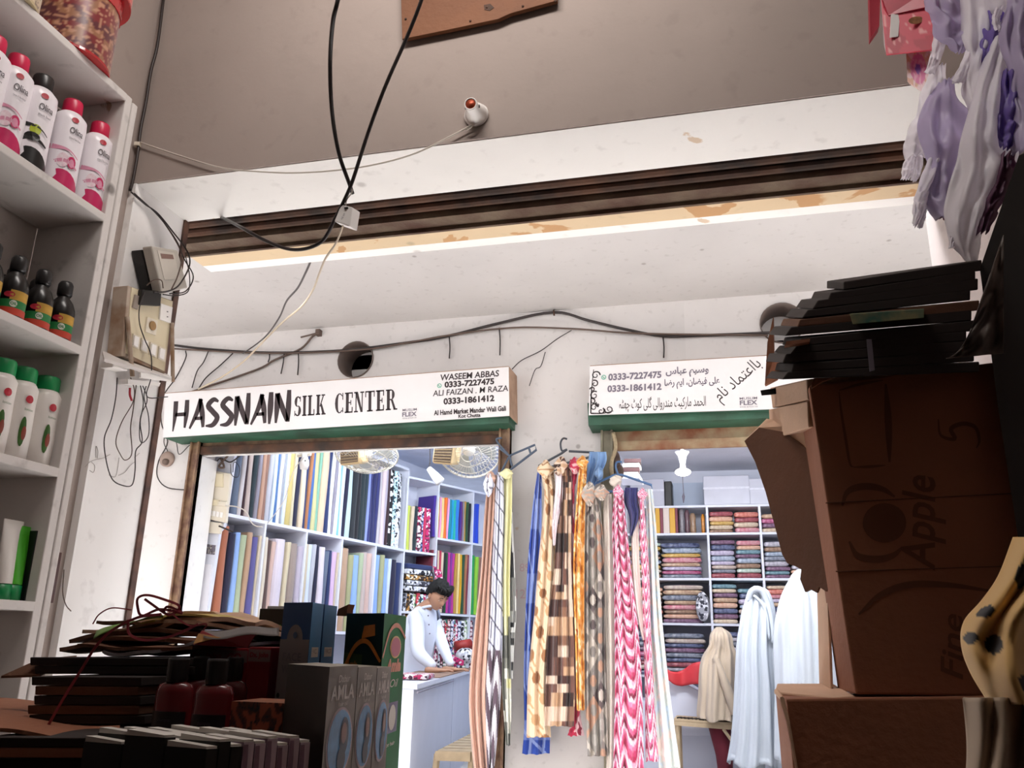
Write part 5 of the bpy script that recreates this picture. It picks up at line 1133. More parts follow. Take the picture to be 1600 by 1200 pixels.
# rows of slim perfume boxes
zc = 1.338
zc = zy(325, 1166, .72); A, B_, C_ = V((cx(325, .72, zc), .72, zc)), V((cx(130, .735, zc), .735, zc)), V((cx(488, .80, zc), .80, zc))
e1 = (B_ - A) / 3; e2 = (C_ - A) / 9
M_pk = [mat('slim_box_black', '17130f', .45, vary=.1), mat('slim_box_plum', '9a7a92', .45, vary=.1), mat('slim_box_lilac', 'e8d2e2', .45, vary=.1)]
M_flap = mat('slim_box_white_top', 'e0dad2', .6, vary=.06); M_amber = mat('slim_box_amber', 'e0993a', .45, vary=.2)
gname = 'slim perfume boxes packed in rows'
ordw = ['front corner', 'second', 'third', 'fourth', 'fifth', 'sixth', 'seventh', 'eighth', 'last']
roww = ['in the row showing coloured sides', 'in the middle row', 'in the far row']
for i in range(3):
    for j in range(9):
        N = A + e1 * i + e2 * j; dz = rnd(-.002, .003); z1 = zc + dz + (.004 if (i + j) % 2 else 0)
        N_, L_, R_ = N + e1 * .03 + e2 * .04, N + e1 * .97 + e2 * .04, N + e1 * .03 + e2 * .94
        c0 = M_pk[0] if (i > 0 or j < 3) else M_pk[1]
        side = M_pk[0] if j < 3 else M_pk[2]
        t = empty('perfume_box', (N_.x, N_.y, ZT), f'slim {"black" if j < 3 else "lilac"} perfume box, {ordw[j]} one {roww[i]}', 'box', gname)
        mb, n_, l_, r_ = carton3('b', (L_.x, L_.y), (N_.x, N_.y), (R_.x, R_.y), z1 - .002, ZT, None, '')
        build('box', mb, [c0, side, M_flap], t)
        mb = MB(); F2 = L_ + R_ - N_
        q = [V((p.x, p.y, 0)) for p in (N_, R_, F2, L_)]; c_ = sum(q, V((0, 0, 0))) / 4
        q = [c_ + (p - c_) * .96 for p in q]
        mb.add([V((q[k].x, q[k].y, z1 - .0015 + (.0045 if k in (2, 3) else .0015))) for k in range(4)] + [V((q[k].x, q[k].y, z1 - .002)) for k in range(4)], [(0, 1, 2, 3), (7, 6, 5, 4), (0, 4, 5, 1), (1, 5, 6, 2), (2, 6, 7, 3), (3, 7, 4, 0)])
        build('top_flap', mb, M_flap, t)
        if i == 0 and j > 2:
            f, ux, W = face(n_, r_, 0)
            build('amber_print', MB().add([f(W * .3, ZT + .05, .0006), f(W * .98, ZT + .05, .0006), f(W * .98, z1 - .030, .0006), f(W * .5, z1 - .040 + .003 * (j - 5), .0006)], [(0, 1, 2, 3)]), M_amber, t)
            build('shade_print', MB().add([f(W * .02, ZT + .05, .0006), f(W * .28, ZT + .05, .0006), f(W * .5, z1 - .02, .0006), f(W * .42, z1 - .004, .0006), f(W * .02, z1 - .004, .0006)], [(0, 1, 2, 3, 4)]), M_pk[1], t)
# ---------------------------------------------------------------- silk shop: shelves of cloth bolts
M_lam = mat('shelf_laminate', 'dfe1ec', .45, vary=.04, scale=3)
PA = V((-3.32, 5.10, 0)); AZA = 10.0; dA = V((sin(radians(AZA)), cos(radians(AZA)), 0)); nA = V((dA.y, -dA.x, 0))
PB = V((-2.915, 7.40, 0)); AZB = 25.0; dB = V((sin(radians(AZB)), cos(radians(AZB)), 0)); nB = V((dB.y, -dB.x, 0))
def sA(px, py): return (atV(px, py, PA, AZA) - PA).dot(dA)
def sB(px, py): return (atV(px, py, PB, AZB) - PB).dot(dB)
def plank(mb, P, d, n, s0, s1, z0, z1, dep0=-.30, dep1=0.0):
    pts = [P + d * s + n * k for s, k in ((s0, dep1), (s1, dep1), (s1, dep0), (s0, dep0))]
    return mb.slab([V((p.x, p.y, z0)) for p in pts], (0, 0, z1 - z0))
t = empty('cloth_shelves', PA + V((0, 0, .45)), 'white laminate shelving full of upright cloth bolts along the silk shop wall', 'shelves')
for z in (1.50, 2.245, 3.0): build('board', plank(MB(), PA, dA, nA, -.07, 2.34, z, z + .022), M_lam, t)
for s in (0.42, .90, 1.37, 1.87, 2.34):
    build('divider', plank(MB(), PA, dA, nA, s - .01, s + .01, 1.522, 2.245, -.30, -.002), M_lam, t)
build('divider', plank(MB(), PA, dA, nA, 2.335, 2.355, 2.265, 3.0, -.30, -.002), M_lam, t)
build('divider', plank(MB(), PA, dA, nA, -.02, .0, 2.268, 3.0, -.30, -.02), M_lam, t)
t = empty('cloth_shelves', PB + V((0, 0, .45)), 'white laminate shelving with short bright bolts in the far corner of the silk shop', 'shelves')
wB = [0, .42, .93, 1.44, 1.95]
for z, a, b_ in ((1.70, .0, 1.95), (2.245, 0, .42), (2.40, .42, 1.95), (2.93, 0, 1.95), (1.10, 0, 1.95)): build('board', plank(MB(), PB, dB, nB, a, b_, z, z + .02), M_lam, t)
for s in wB: build('divider', plank(MB(), PB, dB, nB, s - .008, s + .008, 1.10, 2.93, -.30, -.002), M_lam, t)
build('back', plank(MB(), PB, dB, nB, 0, 1.95, 1.1, 2.93, -.31, -.30), M_lam, t)

PALN = {'slate': '5f6b80', 'stone': 'c9c2c4', 'maroon': '3a2228', 'dusty': 'c4b2ac', 'teal black': '24343c', 'mauve grey': '8f8a98', 'tan': 'b8917c', 'mocha': '8f6a5c', 'silver': 'b9bac4', 'ice': 'd3deef', 'steel blue': '4a72a8',
        'white': 'eef0f6', 'grey': '9a9ea8', 'gold': 'c4b070', 'sand': 'cfc3a6', 'midnight': '1c1c38', 'cream': 'd9c6ad', 'navy': '22305e', 'rust brown': 'a8704c', 'denim': '3a62a0', 'olive cream': 'c4bf8c', 'sea green': '7fae98',
        'peach cream': 'd6bca0', 'aqua': '7fc0cc', 'pale aqua': 'bfd9de', 'charcoal': '24282e', 'bottle green': '1f2e34', 'periwinkle': '8d9bd6', 'ink blue': '262a5c', 'indigo': '33366e', 'blush': 'dcc9cc', 'copper': 'a8654a', 'sky': '8fb0ea',
        'sage': 'a9b594', 'violet': '5a5590', 'linen': 'cdbfa8', 'ivory': 'ddd2c0', 'chocolate': '5a4440', 'rose linen': 'cfb0a6', 'pearl': 'd9d0dc', 'taupe': '9c8c84', 'lilac grey': 'b9b0c0', 'orchid': 'd4b4dc', 'moss': 'a3a47c', 'caramel': 'b5947a',
        'yellow': 'e8cf1c', 'pink': 'e89ac0', 'butter': 'ecd08c', 'orange': 'e8722c', 'candy': 'e8a0cc', 'teal': '0f8a9c', 'cyan': '1c9ccc', 'turquoise': '1fb09c', 'azure': '2c7cd4', 'plum': '6a2c6a', 'brass': 'b58c3c', 'forest': '1f4a2c',
        'black': '17171f', 'cobalt': '1c44c4', 'crimson': 'b82a4a', 'magenta': 'b82c8c', 'grape': '7a2c8c', 'lime': '8cc43c', 'emerald': '1c9c4c', 'mustard': 'd9a41c', 'wine': '7a2438', 'purple': '42288c', 'berry': 'c9305c', 'chartreuse': 'c9d45c'}
def bolt(P, d, n, s0, s1, z0, h, cname, label, group, m_=None, dep=.24, lean=0.0, out=0.0, fn=None):
    """folded cloth bolt standing on end: rounded spine towards the room"""
    w_ = (s1 - s0); r = w_ / 2 * .98; cs = (s0 + s1) / 2; prof = []
    for k in range(9):
        a = pi * k / 8; prof.append((cs - r * cos(a), -.012 + r * .8 * sin(a) - r * .6 + out))
    prof += [(cs + r, -dep), (cs - r, -dep)]
    hs = [0, .25, .5, .75, 1]; mb = MB(); N = len(prof); vs = []; cs_ = []
    j = rnd(-.004, .004)
    for q in hs:
        off = lean * q + j * sin(q * 3)
        for (s_, k) in prof:
            p = P + d * (s_ + off) + n * (k + .004 * sin(q * 5 + s0 * 40)); vs.append(V((p.x, p.y, z0 + h * q)))
    fs = [(i * N + k, i * N + (k + 1) % N, (i + 1) * N + (k + 1) % N, (i + 1) * N + k) for i in range(len(hs) - 1) for k in range(N)]
    fs += [tuple(range(N - 1, -1, -1)), tuple((len(hs) - 1) * N + k for k in range(N))]
    mb.add(vs, fs)
    return build('cloth_bolt', mb, m_ or mat('cloth_' + cname.replace(' ', '_'), PALN[cname], .85, vary=.10, scale=5, sheen=.25), label=label, cat='cloth bolt', group=group)
USED = {}
def uniq(l):
    USED[l] = USED.get(l, 0) + 1
    return l if USED[l] == 1 else l + ', further in' * (USED[l] - 1)
def art(c): return c
def bolt_row(items, P, d, n, sfun, py, z0, h, group, where, endpx, lean=0.0, hv=.03, skip=()):
    """items: (pixel column where the bolt starts, colour name)"""
    xs = [i[0] for i in items] + [endpx]
    for k, (x0, cn) in enumerate(items):
        s0, s1 = sfun(x0, py), sfun(xs[k + 1], py)
        for q in skip:
            if s0 < q < s1:
                if q - s0 > s1 - q: s1 = q - .011
                else: s0 = q + .011
        if s1 - s0 < .012: continue
        L_ = items[k - 1][1] if k else None; R_ = items[k + 1][1] if k + 1 < len(items) else None
        lab = f'{cn} bolt ' + (f'between {L_} and {R_} ' if L_ and R_ else f'next to {L_ or R_} at the row end ') + where
        hh = h * (1 - rnd(0, hv)); pm = cn if isinstance(cn, str) else None
        bolt(P, d, n, s0 + .001, s1 - .001, z0, hh, cn, uniq(lab), group, lean=lean + rnd(-.004, .004), m_=PR.get(cn), out=rnd(-.012, .0))
def speck(name, base, c2, c3, scale=60, smooth=False):
    m, t_, b = _nt(name); L = t_.links.new; b.inputs['Roughness'].default_value = .8
    tc = t_.nodes.new('ShaderNodeTexCoord'); v = t_.nodes.new('ShaderNodeTexVoronoi'); v.inputs['Scale'].default_value = scale; L(tc.outputs['Object'], v.inputs['Vector'])
    r = t_.nodes.new('ShaderNodeValToRGB'); r.color_ramp.interpolation = 'CONSTANT'; e = r.color_ramp.elements
    e[0].position = 0; e[0].color = (*lin(base), 1); e[1].position = .45; e[1].color = (*lin(c2), 1)
    x = e.new(.75); x.color = (*lin(c3), 1)
    sp = t_.nodes.new('ShaderNodeSeparateColor'); L(v.outputs['Color'], sp.inputs[0]); L(sp.outputs[0], r.inputs['Fac']); L(r.outputs['Color'], b.inputs['Base Color']); MATS[name] = m; return m
PR = {'zebra print': speck('zebra_print', '1a1a1e', 'e8e8ea', '1a1a1e', 38), 'aqua print': speck('aqua_print', 'bfe0e4', '2c4a58', 'f0f2f2', 60), 'mono print': speck('mono_print', 'f0f0f2', '26262c', 'c9c9d0', 45),
      'rose print': speck('rose_print', 'e8dcdc', 'b82c5c', '4a2438', 50), 'floral print': speck('floral_print', 'f0e8e4', 'c93c4a', '2c6a5c', 55), 'wine print': speck('wine_print', '7a2c44', 'e8d4d4', '3a1c28', 50),
      'navy print': speck('navy_print', '22284c', 'e0e0ea', '7a88b8', 50), 'berry print': speck('berry_print', 'c42c6a', 'f0dce4', '6a1c44', 55), 'grey print': speck('grey_print', 'a8a8b0', '3a3a44', 'e8e8ec', 48), 'amber print': speck('amber_print', 'b5803c', '3a2a20', 'f0e4cc', 50),
      'green print': speck('green_print', '9cb87c', 'f0f0e8', '3c5c3c', 50), 'blue print': speck('blue_print', '8cb0d4', 'f4f4f8', '34507c', 50)}
up = [(366, 'slate'), (377, 'stone'), (384, 'maroon'), (388, 'dusty'), (396, 'teal black'), (403, 'mauve grey'), (409, 'tan'), (415, 'mocha'), (421, 'silver'), (429, 'ice'), (434, 'steel blue'), (438, 'white'), (443, 'grey'), (447, 'ice'), (452, 'gold'), (461, 'sand'), (466, 'midnight'), (473, 'cream'), (480, 'navy'), (484, 'rust brown'), (488, 'denim'), (494, 'olive cream'), (500, 'sea green'), (504, 'peach cream'), (514, 'navy'), (520, 'white'), (524, 'mauve grey'), (528, 'white'), (534, 'aqua'), (537, 'ice'), (541, 'midnight'), (546, 'pale aqua'), (555, 'charcoal'), (562, 'black'), (567, 'bottle green'), (573, 'teal black'), (578, 'periwinkle'), (582, 'indigo'), (586, 'ink blue'), (591, 'indigo'), (596, 'stone'), (601, 'blush'), (606, 'lilac grey'), (609, 'maroon'), (613, 'zebra print'), (618, 'aqua print'), (624, 'mono print')]
bolt_row(up, PA, dA, nA, sA, 770, 2.268, .70, 'upright bolts on the upper silk shop shelf', 'on the upper shelf', 631, lean=-.0)
lo = [(344, 'copper'), (356, 'midnight'), (366, 'sky'), (374, 'sage'), (384, 'caramel'), (392, 'violet'), (402, 'linen'), (411, 'ivory'), (417, 'chocolate'), (424, 'rose linen'), (431, 'pearl'), (447, 'sand'), (453, 'taupe'), (466, 'lilac grey'), (474, 'linen'), (482, 'ice'), (489, 'silver'), (495, 'midnight'), (500, 'pearl'), (509, 'slate'), (516, 'navy'), (521, 'orchid'), (528, 'linen'), (535, 'caramel'), (547, 'moss'), (554, 'sky'), (563, 'sage'), (569, 'dusty'), (576, 'rose linen'), (584, 'stone'), (589, 'sky'), (597, 'moss'), (603, 'sky'), (609, 'ice'), (613, 'midnight'), (621, 'navy')]
bolt_row(lo, PA, dA, nA, sA, 900, 1.524, .66, 'upright bolts on the lower silk shop shelf', 'on the lower shelf', 630, hv=.08, skip=(.42, .90, 1.37, 1.87))
# corner shelves: short bolts
b1 = [(634, 'wine print'), (638, 'chartreuse'), (644, 'cream'), (649, 'bottle green'), (655, 'rose print'), (661, 'navy print'), (664, 'berry'), (669, 'berry print')]
bolt_row(b1, PB, dB, nB, sB, 820, 2.268, .42, 'short bolts in the corner bay', 'in the corner bay', 676, skip=wB)
b2 = [(680, 'purple'), (684, 'yellow'), (689, 'pink'), (692, 'butter'), (697, 'orange'), (701, 'candy'), (704, 'teal'), (708, 'cyan'), (711, 'turquoise'), (715, 'azure'), (721, 'purple'), (723, 'plum'), (726, 'mauve grey'), (728, 'brass'), (731, 'forest'), (735, 'black'), (740, 'cobalt'), (746, 'cobalt')]
bolt_row(b2, PB, dB, nB, sB, 805, 2.424, .40, 'bright short bolts on the upper corner shelf', 'on the bright upper shelf', 752, skip=wB)
b3 = [(677, 'wine'), (681, 'plum'), (685, 'peach cream'), (689, 'crimson'), (692, 'cream'), (696, 'black'), (699, 'forest'), (702, 'magenta'), (706, 'grape'), (709, 'magenta'), (714, 'brass'), (718, 'butter'), (721, 'mustard'), (725, 'forest'), (729, 'rust brown'), (732, 'wine'), (736, 'chartreuse'), (740, 'emerald'), (745, 'lime'), (750, 'mocha')]
bolt_row(b3, PB, dB, nB, sB, 885, 1.725, .58, 'bright bolts on the middle corner shelf', 'on the bright middle shelf', 756, skip=wB)
b4 = [(680, 'berry print'), (684, 'rose print'), (689, 'grey print'), (693, 'wine print'), (698, 'floral print'), (703, 'wine print'), (707, 'navy print'), (711, 'floral print'), (715, 'berry print'), (719, 'navy print'), (724, 'mono print'), (729, 'green print'), (734, 'rose print'), (738, 'wine print')]
bolt_row(b4, PB, dB, nB, sB, 980, 1.125, .545, 'printed bolts on the lowest corner shelf', 'on the lowest corner shelf', 742, skip=wB)
b5 = [(633, 'grey print'), (638, 'amber print'), (642, 'mono print'), (647, 'green print'), (652, 'floral print'), (658, 'aqua print'), (663, 'rose print'), (669, 'blue print')]
bolt_row(b5, PB, dB, nB, sB, 950, 1.39, .50, 'printed bolts under the folded stack', 'under the folded stack', 676, skip=wB)
build('shelf_board', plank(MB(), PB, dB, nB, .0, .42, 1.365, 1.385), M_lam, t)
for k, (cn, lab) in enumerate([('mono print', 'black and white'), ('grey print', 'grey'), ('amber print', 'amber'), ('mono print', 'mono lattice'), ('navy', 'plain navy')]):
    mb = plank(MB(), PB, dB, nB, .03, .40 - .01 * k, 1.90 + .05 * k, 1.945 + .05 * k, -.25, .02 + .01 * (k % 2))
    build('folded_cloth', mb, PR.get(cn) or mat('cloth_navy', PALN['navy']), label=f'folded {lab} cloth in the flat stack above the printed bolts', cat='folded cloth', group='flat folded cloth in the corner bay', bevel=.012)
build('draped_cloth', MB().grid(lambda u, v: PB + dB * (.34 + .10 * u + .02 * sin(v * 5)) + nB * (.04 + .02 * sin(u * 7 + v * 3)) + V((0, 0, 2.14 - .32 * v - .03 * u)), 8, 12), PR['berry print'], label='pink printed cloth corner hanging off the folded stack', cat='cloth', smooth=True, solid=.003)
# inner left end: white panel, socket boards, papers
M_paper = mat('paper', 'eceaf2', .7, vary=.03)
def Fi(x, y, d=.0): return atY(x, y, 5.02 + d)
t = empty('switchboard', Fi(338, 770), 'beige switchboard of sockets just inside the silk shop door', 'switchboard')
build('wood_side', MB().slab([Fi(309, 729), Fi(325, 731), Fi(318, 812), Fi(303, 810)], (0, .03, 0)), mat('orange_wood', '9c5a38', .6, vary=.2), t, bevel=.002)
build('plate', MB().slab([Fi(320, 733), Fi(360, 740), Fi(352, 817), Fi(314, 809)], (0, .03, 0)), M_bone, t, bevel=.003)
for (x, y, w_, h_, nm, mm) in [(340, 750, 16, 22, 'socket', M_boardm), (333, 785, 18, 10, 'socket', M_boardm), (346, 787, 14, 8, 'plug', M_bone)]:
    build(nm, MB().slab([Fi(x - w_ / 2, y - h_ / 2, -.012), Fi(x + w_ / 2, y - h_ / 2 + 1, -.012), Fi(x + w_ / 2, y + h_ / 2, -.012), Fi(x - w_ / 2, y + h_ / 2 - 1, -.012)], (0, .012, 0)), mm, t, bevel=.002)
for k in range(5): build('switch', MB().slab([Fi(322 + k * 5.5, 796 + k, -.006), Fi(326 + k * 5.5, 797 + k, -.006), Fi(325 + k * 5.5, 805 + k, -.006), Fi(321 + k * 5.5, 804 + k, -.006)], (0, .006, 0)), M_whitep, t)
build('socket_box', MB().slab([Fi(320, 814), Fi(345, 817), Fi(343, 834), Fi(320, 832)], (0, .03, 0)), M_bone, label='small beige socket box under the inner switchboard', cat='socket', bevel=.004)
build('wall_silk_entry', MB().slab([Fi(314, 700, .03), Fi(368, 700, .03), Fi(350, 822, .03), Fi(343, 830, .03), Fi(316, 1010, .03), Fi(270, 1010, .03)], (0, .03, 0)), M_lam, kind=S)
build('paper_notice', MB().slab([Fi(291, 880, .026), Fi(330, 882, .026), Fi(322, 962, .026), Fi(282, 958, .026)], (0, .003, 0)), M_paper, label='blank white paper notice taped low inside the silk shop door', cat='paper')
t = build('paper_photo', MB().slab([Fi(320, 850, .026), Fi(337, 852, .026), Fi(335, 867, .026), Fi(319, 865, .026)], (0, .003, 0)), speck('photo_print', '6d6670', 'a09a94', '4a4444', 90), label='small square picture stuck above the paper notice', cat='picture')
def icable(pts, r, m_, lab, Y=5.0): return build('wire', MB().tube(catmull([atY(p[0], p[1], Y) for p in pts], 5), r, 5), m_, label=lab, cat='wire', smooth=True)
icable([(318, 712), (335, 722), (345, 716), (360, 722), (375, 712), (384, 706)], .005, M_cab, 'dark wire bundle in the top corner of the silk shop door')
icable([(345, 716), (350, 730), (342, 728), (356, 712)], .008, M_cabb, 'frayed brown wire knot in the door corner')
icable([(360, 725), (362, 742), (372, 745), (374, 730), (366, 722), (364, 738)], .0025, M_cab, 'thin curled wire hanging beside the inner switchboard')
icable([(352, 790), (370, 792), (385, 800), (392, 815), (400, 822), (410, 823)], .004, M_cabw, 'white wire trailing from the inner switchboard to the bolts', 4.98)
icable([(418, 818), (432, 800), (445, 780), (452, 755), (462, 730), (478, 712)], .003, M_cabw, 'white wire rising across the upper bolts to the hanging bulb holder', 4.98)
icable([(342, 822), (352, 826), (364, 831)], .006, M_cab, 'black pen like stick lying across the socket box')

# ---------------------------------------------------------------- fans, bulb holder
M_fangrey = mat('fan_cage_wire', 'c9c2b4', .4, metal=.3, vary=.05); M_motor = mat('fan_motor_cream', 'd6b98a', .45, vary=.1); M_vent = mat('fan_motor_grille', '7d6c5c', .6, vary=.15, scale=80)
def fan(cpx, cpy, mpx, Y, rad, label, tilt):
    c = atY(cpx, cpy, Y); t = empty('fan', c, label, 'fan', 'wall fans above the silk shop bolts')
    R = Matrix.Rotation(radians(tilt[0]), 3, 'X') @ Matrix.Rotation(radians(tilt[1]), 3, 'Y')
    mb = MB()
    for rr, zz in ((rad, 0), (rad, .012), (rad * .72, -.05), (rad * .42, -.075), (rad * .2, -.085), (rad * .72, .06), (rad * .42, .09)):
        mb.tube([c + R @ V((rr * cos(2 * pi * k / 36), rr * sin(2 * pi * k / 36), zz)) for k in range(36)], .0028 if rr < rad else .005, 5, closed=True)
    for k in range(44):
        a = 2 * pi * k / 44
        mb.tube([c + R @ V((q * rad * cos(a), q * rad * sin(a), z_)) for q, z_ in ((.2, -.085), (.42, -.075), (.72, -.05), (.93, -.02), (1, 0))], .0016, 4)
        mb.tube([c + R @ V((q * rad * cos(a), q * rad * sin(a), z_)) for q, z_ in ((.2, .1), (.42, .09), (.72, .06), (1, 0.01))], .0016, 4)
    build('cage', mb, M_fangrey, t)
    for k in range(3):
        a0 = 2 * pi * k / 3
        build('blade', MB().grid(lambda u, v: c + R @ V(((.04 + v * (rad * .85 - .04)) * cos(a0 + (u - .5) * 1.3 * (.5 + .5 * v)), (.04 + v * (rad * .85 - .04)) * sin(a0 + (u - .5) * 1.3 * (.5 + .5 * v)), .03 * (u - .5))), 8, 8), mat('fan_blade', 'c4c6c4', .3, vary=.05, alpha=.85), t, smooth=True, solid=.003)
    build('hub', MB().lathe([(.04, -.02), (.045, .0), (.03, .05), (.001, .055)], c, 20, M=R), M_whitep, t, smooth=True)
    # motor block hanging in front, vented underside
    (x0, y0), (x1, y1), (x2, y2), (x3, y3) = mpx; Ym = Y - .12
    q = [atY(x0, y0, Ym), atY(x1, y1, Ym), atY(x2, y2, Ym), atY(x3, y3, Ym)]
    build('motor', MB().slab(q, (.01, .14, .03)), M_motor, t, bevel=.018, bseg=3)
    ctr = sum(q, V((0, 0, 0))) / 4
    g = build('motor_grille', MB().slab([ctr + (p - ctr) * .84 + V((0, -.004, 0)) for p in q], (0, .004, 0)), M_vent, t, bevel=.001)
    mb = MB()
    for k in range(7):
        a, b_ = lam(q[0], q[3], .14 + .12 * k), lam(q[1], q[2], .14 + .12 * k); cc = (a + b_) / 2
        mb.tube([cc + (a - cc) * .8 + V((0, -.005, 0)), cc + (b_ - cc) * .8 + V((0, -.005, 0))], .002, 4)
    build('grille_slats', mb, M_motor, g)
    build('bracket', MB().tube([ctr + V((.06, .1, .02)), V((ctr.x + .10, ctr.y + .12, 3.2))], .014, 8), M_bone, t)
fan(573, 712, [(530, 690), (562, 688), (562, 724), (530, 728)], 5.42, .22, 'cream fan with a vented motor box, hanging nearer the shop sign lettering', (-20, -6))
fan(733, 703, [(678, 690), (712, 688), (706, 727), (674, 724)], 5.42, .22, 'cream fan with translucent blades hanging by the hangers at the door jamb', (-48, -8))
t = empty('bulb_holder', atY(478, 720, 5.3), 'white hanging bulb holder with dark ports between the upper bolts and fan', 'bulb holder')
c = atY(477, 708, 5.3); c_2 = atY(475, 735, 5.3)
build('body', MB().lathe([(.022, 0), (.024, -.04), (.030, -.05), (.034, -.085), (.026, -.115), (.001, -.12)], c, 18), M_whitep, t, smooth=True)
build('arm', MB().tube([atY(465, 712, 5.3), atY(485, 710, 5.3), atY(487, 700, 5.3)], .012, 8), M_bone, t)
build('port', MB().box(c + V((.02, -.026, -.06)), (.008, .01, .008)), M_dark, t)
t = empty('clip_lamp', atY(680, 740, 6.2), 'small white spot lamp clipped under the second fan', 'lamp')
d0, d1 = atY(670, 732, 6.2), atY(688, 753, 6.2)
build('body', MB().tube([d0, lam(d0, d1, .5), d1], [.022, .034, .04], 12), M_whitep, t, smooth=True)
build('lead', MB().tube([d0, atY(672, 722, 6.2), V((atY(668, 712, 6.2).x, 6.2, 3.2))], .004), M_cab, t)

# ---------------------------------------------------------------- counter and bench in the silk shop
t = empty('counter', V((-2.2, 6.2, .45)), 'white laminate counter with a brown cutting mat in the silk shop', 'counter')
zc_ = 1.22
A0, A1 = atZ(634, 1074, zc_), atZ(742, 1045, zc_)
bk = V((-.40, .10, 0)); A0 = A0 + (A1 - A0) * .10
build('top', MB().slab([A0, A1, A1 + bk, A0 + bk], (0, 0, -.03)), M_lam, t, bevel=.003)
build('mat', MB().slab([A0 + (A1 - A0) * .28 + V((0, 0, .001)), A1 + V((0, 0, .001)), A1 + bk * .95 + V((0, 0, .001)), A0 + (A1 - A0) * .2 + bk * .9 + V((0, 0, .001))], (0, 0, .006)), mat('brown_mat', '9c7c68', .7, vary=.05), t)
for a, b_ in ((0, .55), (.555, 1)):
    p, q = A0 + (A1 - A0) * a - V((0, 0, .03)), A0 + (A1 - A0) * b_ - V((0, 0, .03)); p.x -= .02; q.x -= .02
    build('panel', MB().slab([p, q, V((q.x, q.y, .45)), V((p.x, p.y, .45))], bk * .9), M_shopw, t)
p, q = A0 + V((.002, 0, -.045)), lam(A0, A1, .5) + V((.002, 0, -.045))
build('edge_groove', MB().tube([p, q], .006), mat('grey_edge', '8a8692', .5), t)
build('folded_cloth', MB().box(A0 + (A1 - A0) * .18 + bk * .35 + V((0, 0, .02)), (.22, .36, .03), rz=.2), PR['rose print'], label='folded rose print cloth lying at the near end of the counter', cat='folded cloth', bevel=.01)
t = empty('bench', V((-1.75, 5.8, .45)), 'slatted pale wooden bench in front of the silk shop counter', 'bench')
Z_ = .85; b0, b1_, b2_ = atZ(622, 1178, Z_), atZ(740, 1128, Z_), atZ(700, 1186, Z_); b0.y = max(b0.y, 5.06); b0.x += .15; b1_.x += .15; w_ = V((.20, .04, 0))
dd = (b1_ - b0)
M_bw = mat('pale_bench_wood', 'bfa888', .7, vary=.2, scale=12)
mb = MB()
for k in range(13):
    p = b0 + dd * (k / 13 + .01); q = b0 + dd * ((k + .8) / 13 + .01); mb.slab([p, q, q + w_, p + w_], (0, 0, -.018))
build('slat_seat', mb, M_bw, t)
build('side_rail', MB().slab([b0 + w_, b1_ + w_, b1_ + w_ + V((.02, 0, 0)), b0 + w_ + V((.02, 0, 0))], (0, 0, -.06)), M_bw, t)
build('end_rail', MB().slab([b0, b0 + w_, b0 + w_ + V((0, -.02, 0)), b0 + V((0, -.02, 0))], (0, 0, -.05)), M_bw, t)
for p in (b0, b0 + w_, b1_, b1_ + w_): build('leg', MB().tube([p + V((0, .02, -.018)), V((p.x - .03, p.y + .02, .45))], .02, 8), M_bw, t)

# ---------------------------------------------------------------- suit shop
YB = 7.98
t = empty('suit_shelves', V((.2, YB, .45)), 'white shelving packed with folded suits across the rear of the suit shop', 'shelves')
def S2(px, py): return atY(px, py, YB)
Xd = [S2(1015, 800).x - .22, S2(1107, 850).x, S2(1190, 850).x, S2(1275, 850).x, S2(1360, 850).x]
Zt = [2.715, 2.462, 2.058, 1.665, 1.22, .80]
for z in Zt: build('board', MB().bb(Xd[0], Xd[-1], YB, YB + .4, z - .02, z), M_lam, t)
for x in Xd: build('divider', MB().bb(x - .01, x + .01, YB - .001, YB + .4, .45, Zt[0]), M_lam, t)
SC_ = [('cream', 'd9c0a0', 'b58f78'), ('rose', 'c96a7c', 'e0b0b4'), ('magenta', 'a02c5c', 'd48cac'), ('wine', '7a2c3c', 'b86a70'), ('grey', '9a96a0', 'd4d0d8'), ('dusty blue', '7c8ca4', 'c4ccd8'), ('mint', '9cb8a8', 'dce8e0'), ('mustard', 'c4983c', 'e0c080'), ('beige', 'c4a88c', 'e8d8c0'),
       ('plum', '5c3a54', '9c7c94'), ('navy', '2c3454', '7c84a4'), ('peach', 'd49c80', 'ecc8b0'), ('slate', '5c6474', 'a4a8b4'), ('coral', 'c45c50', 'e8a090'), ('ivory', 'e0d4c4', 'c0a8a0'), ('lilac', 'a898b8', 'd8d0e0'), ('brown', '7a5a48', 'b89880'), ('teal', '4a7484', '94b4bc')]
SM = {n: mat('suit_' + n.replace(' ', '_'), a, .28, c2=b_, scale=34, coat=.5) for n, a, b_ in SC_}
def suit(x0, x1, z0, z1, cn, label, Y=YB):
    j = rnd(-.008, .008); d = rnd(-.012, .012); xm = (x0 + x1) / 2; mb = MB()
    vs = []; N = 12
    for f_, rr in ((0, .86), (.12, 1.0), (.88, 1.0), (1, .86)):
        for k in range(N):
            a = 2 * pi * k / N; ca, sa = cos(a), sin(a)
            ex = (abs(ca) ** .35) * (1 if ca > 0 else -1); ez = (abs(sa) ** .7) * (1 if sa > 0 else -1)
            vs.append(V((xm + j + ex * (x1 - x0) / 2 * (rr * .03 + .968), Y + .03 + d + f_ * .26, (z0 + z1) / 2 + ez * (z1 - z0) / 2 * rr)))
    fs = [(i * N + k, i * N + (k + 1) % N, (i + 1) * N + (k + 1) % N, (i + 1) * N + k) for i in range(3) for k in range(N)] + [tuple(range(N - 1, -1, -1)), tuple(3 * N + k for k in range(N))]
    return build('folded_suit', mb.add(vs, fs), SM[cn], label=label, cat='folded suit', group='folded suits in clear wrap on the suit shop shelves', smooth=True)
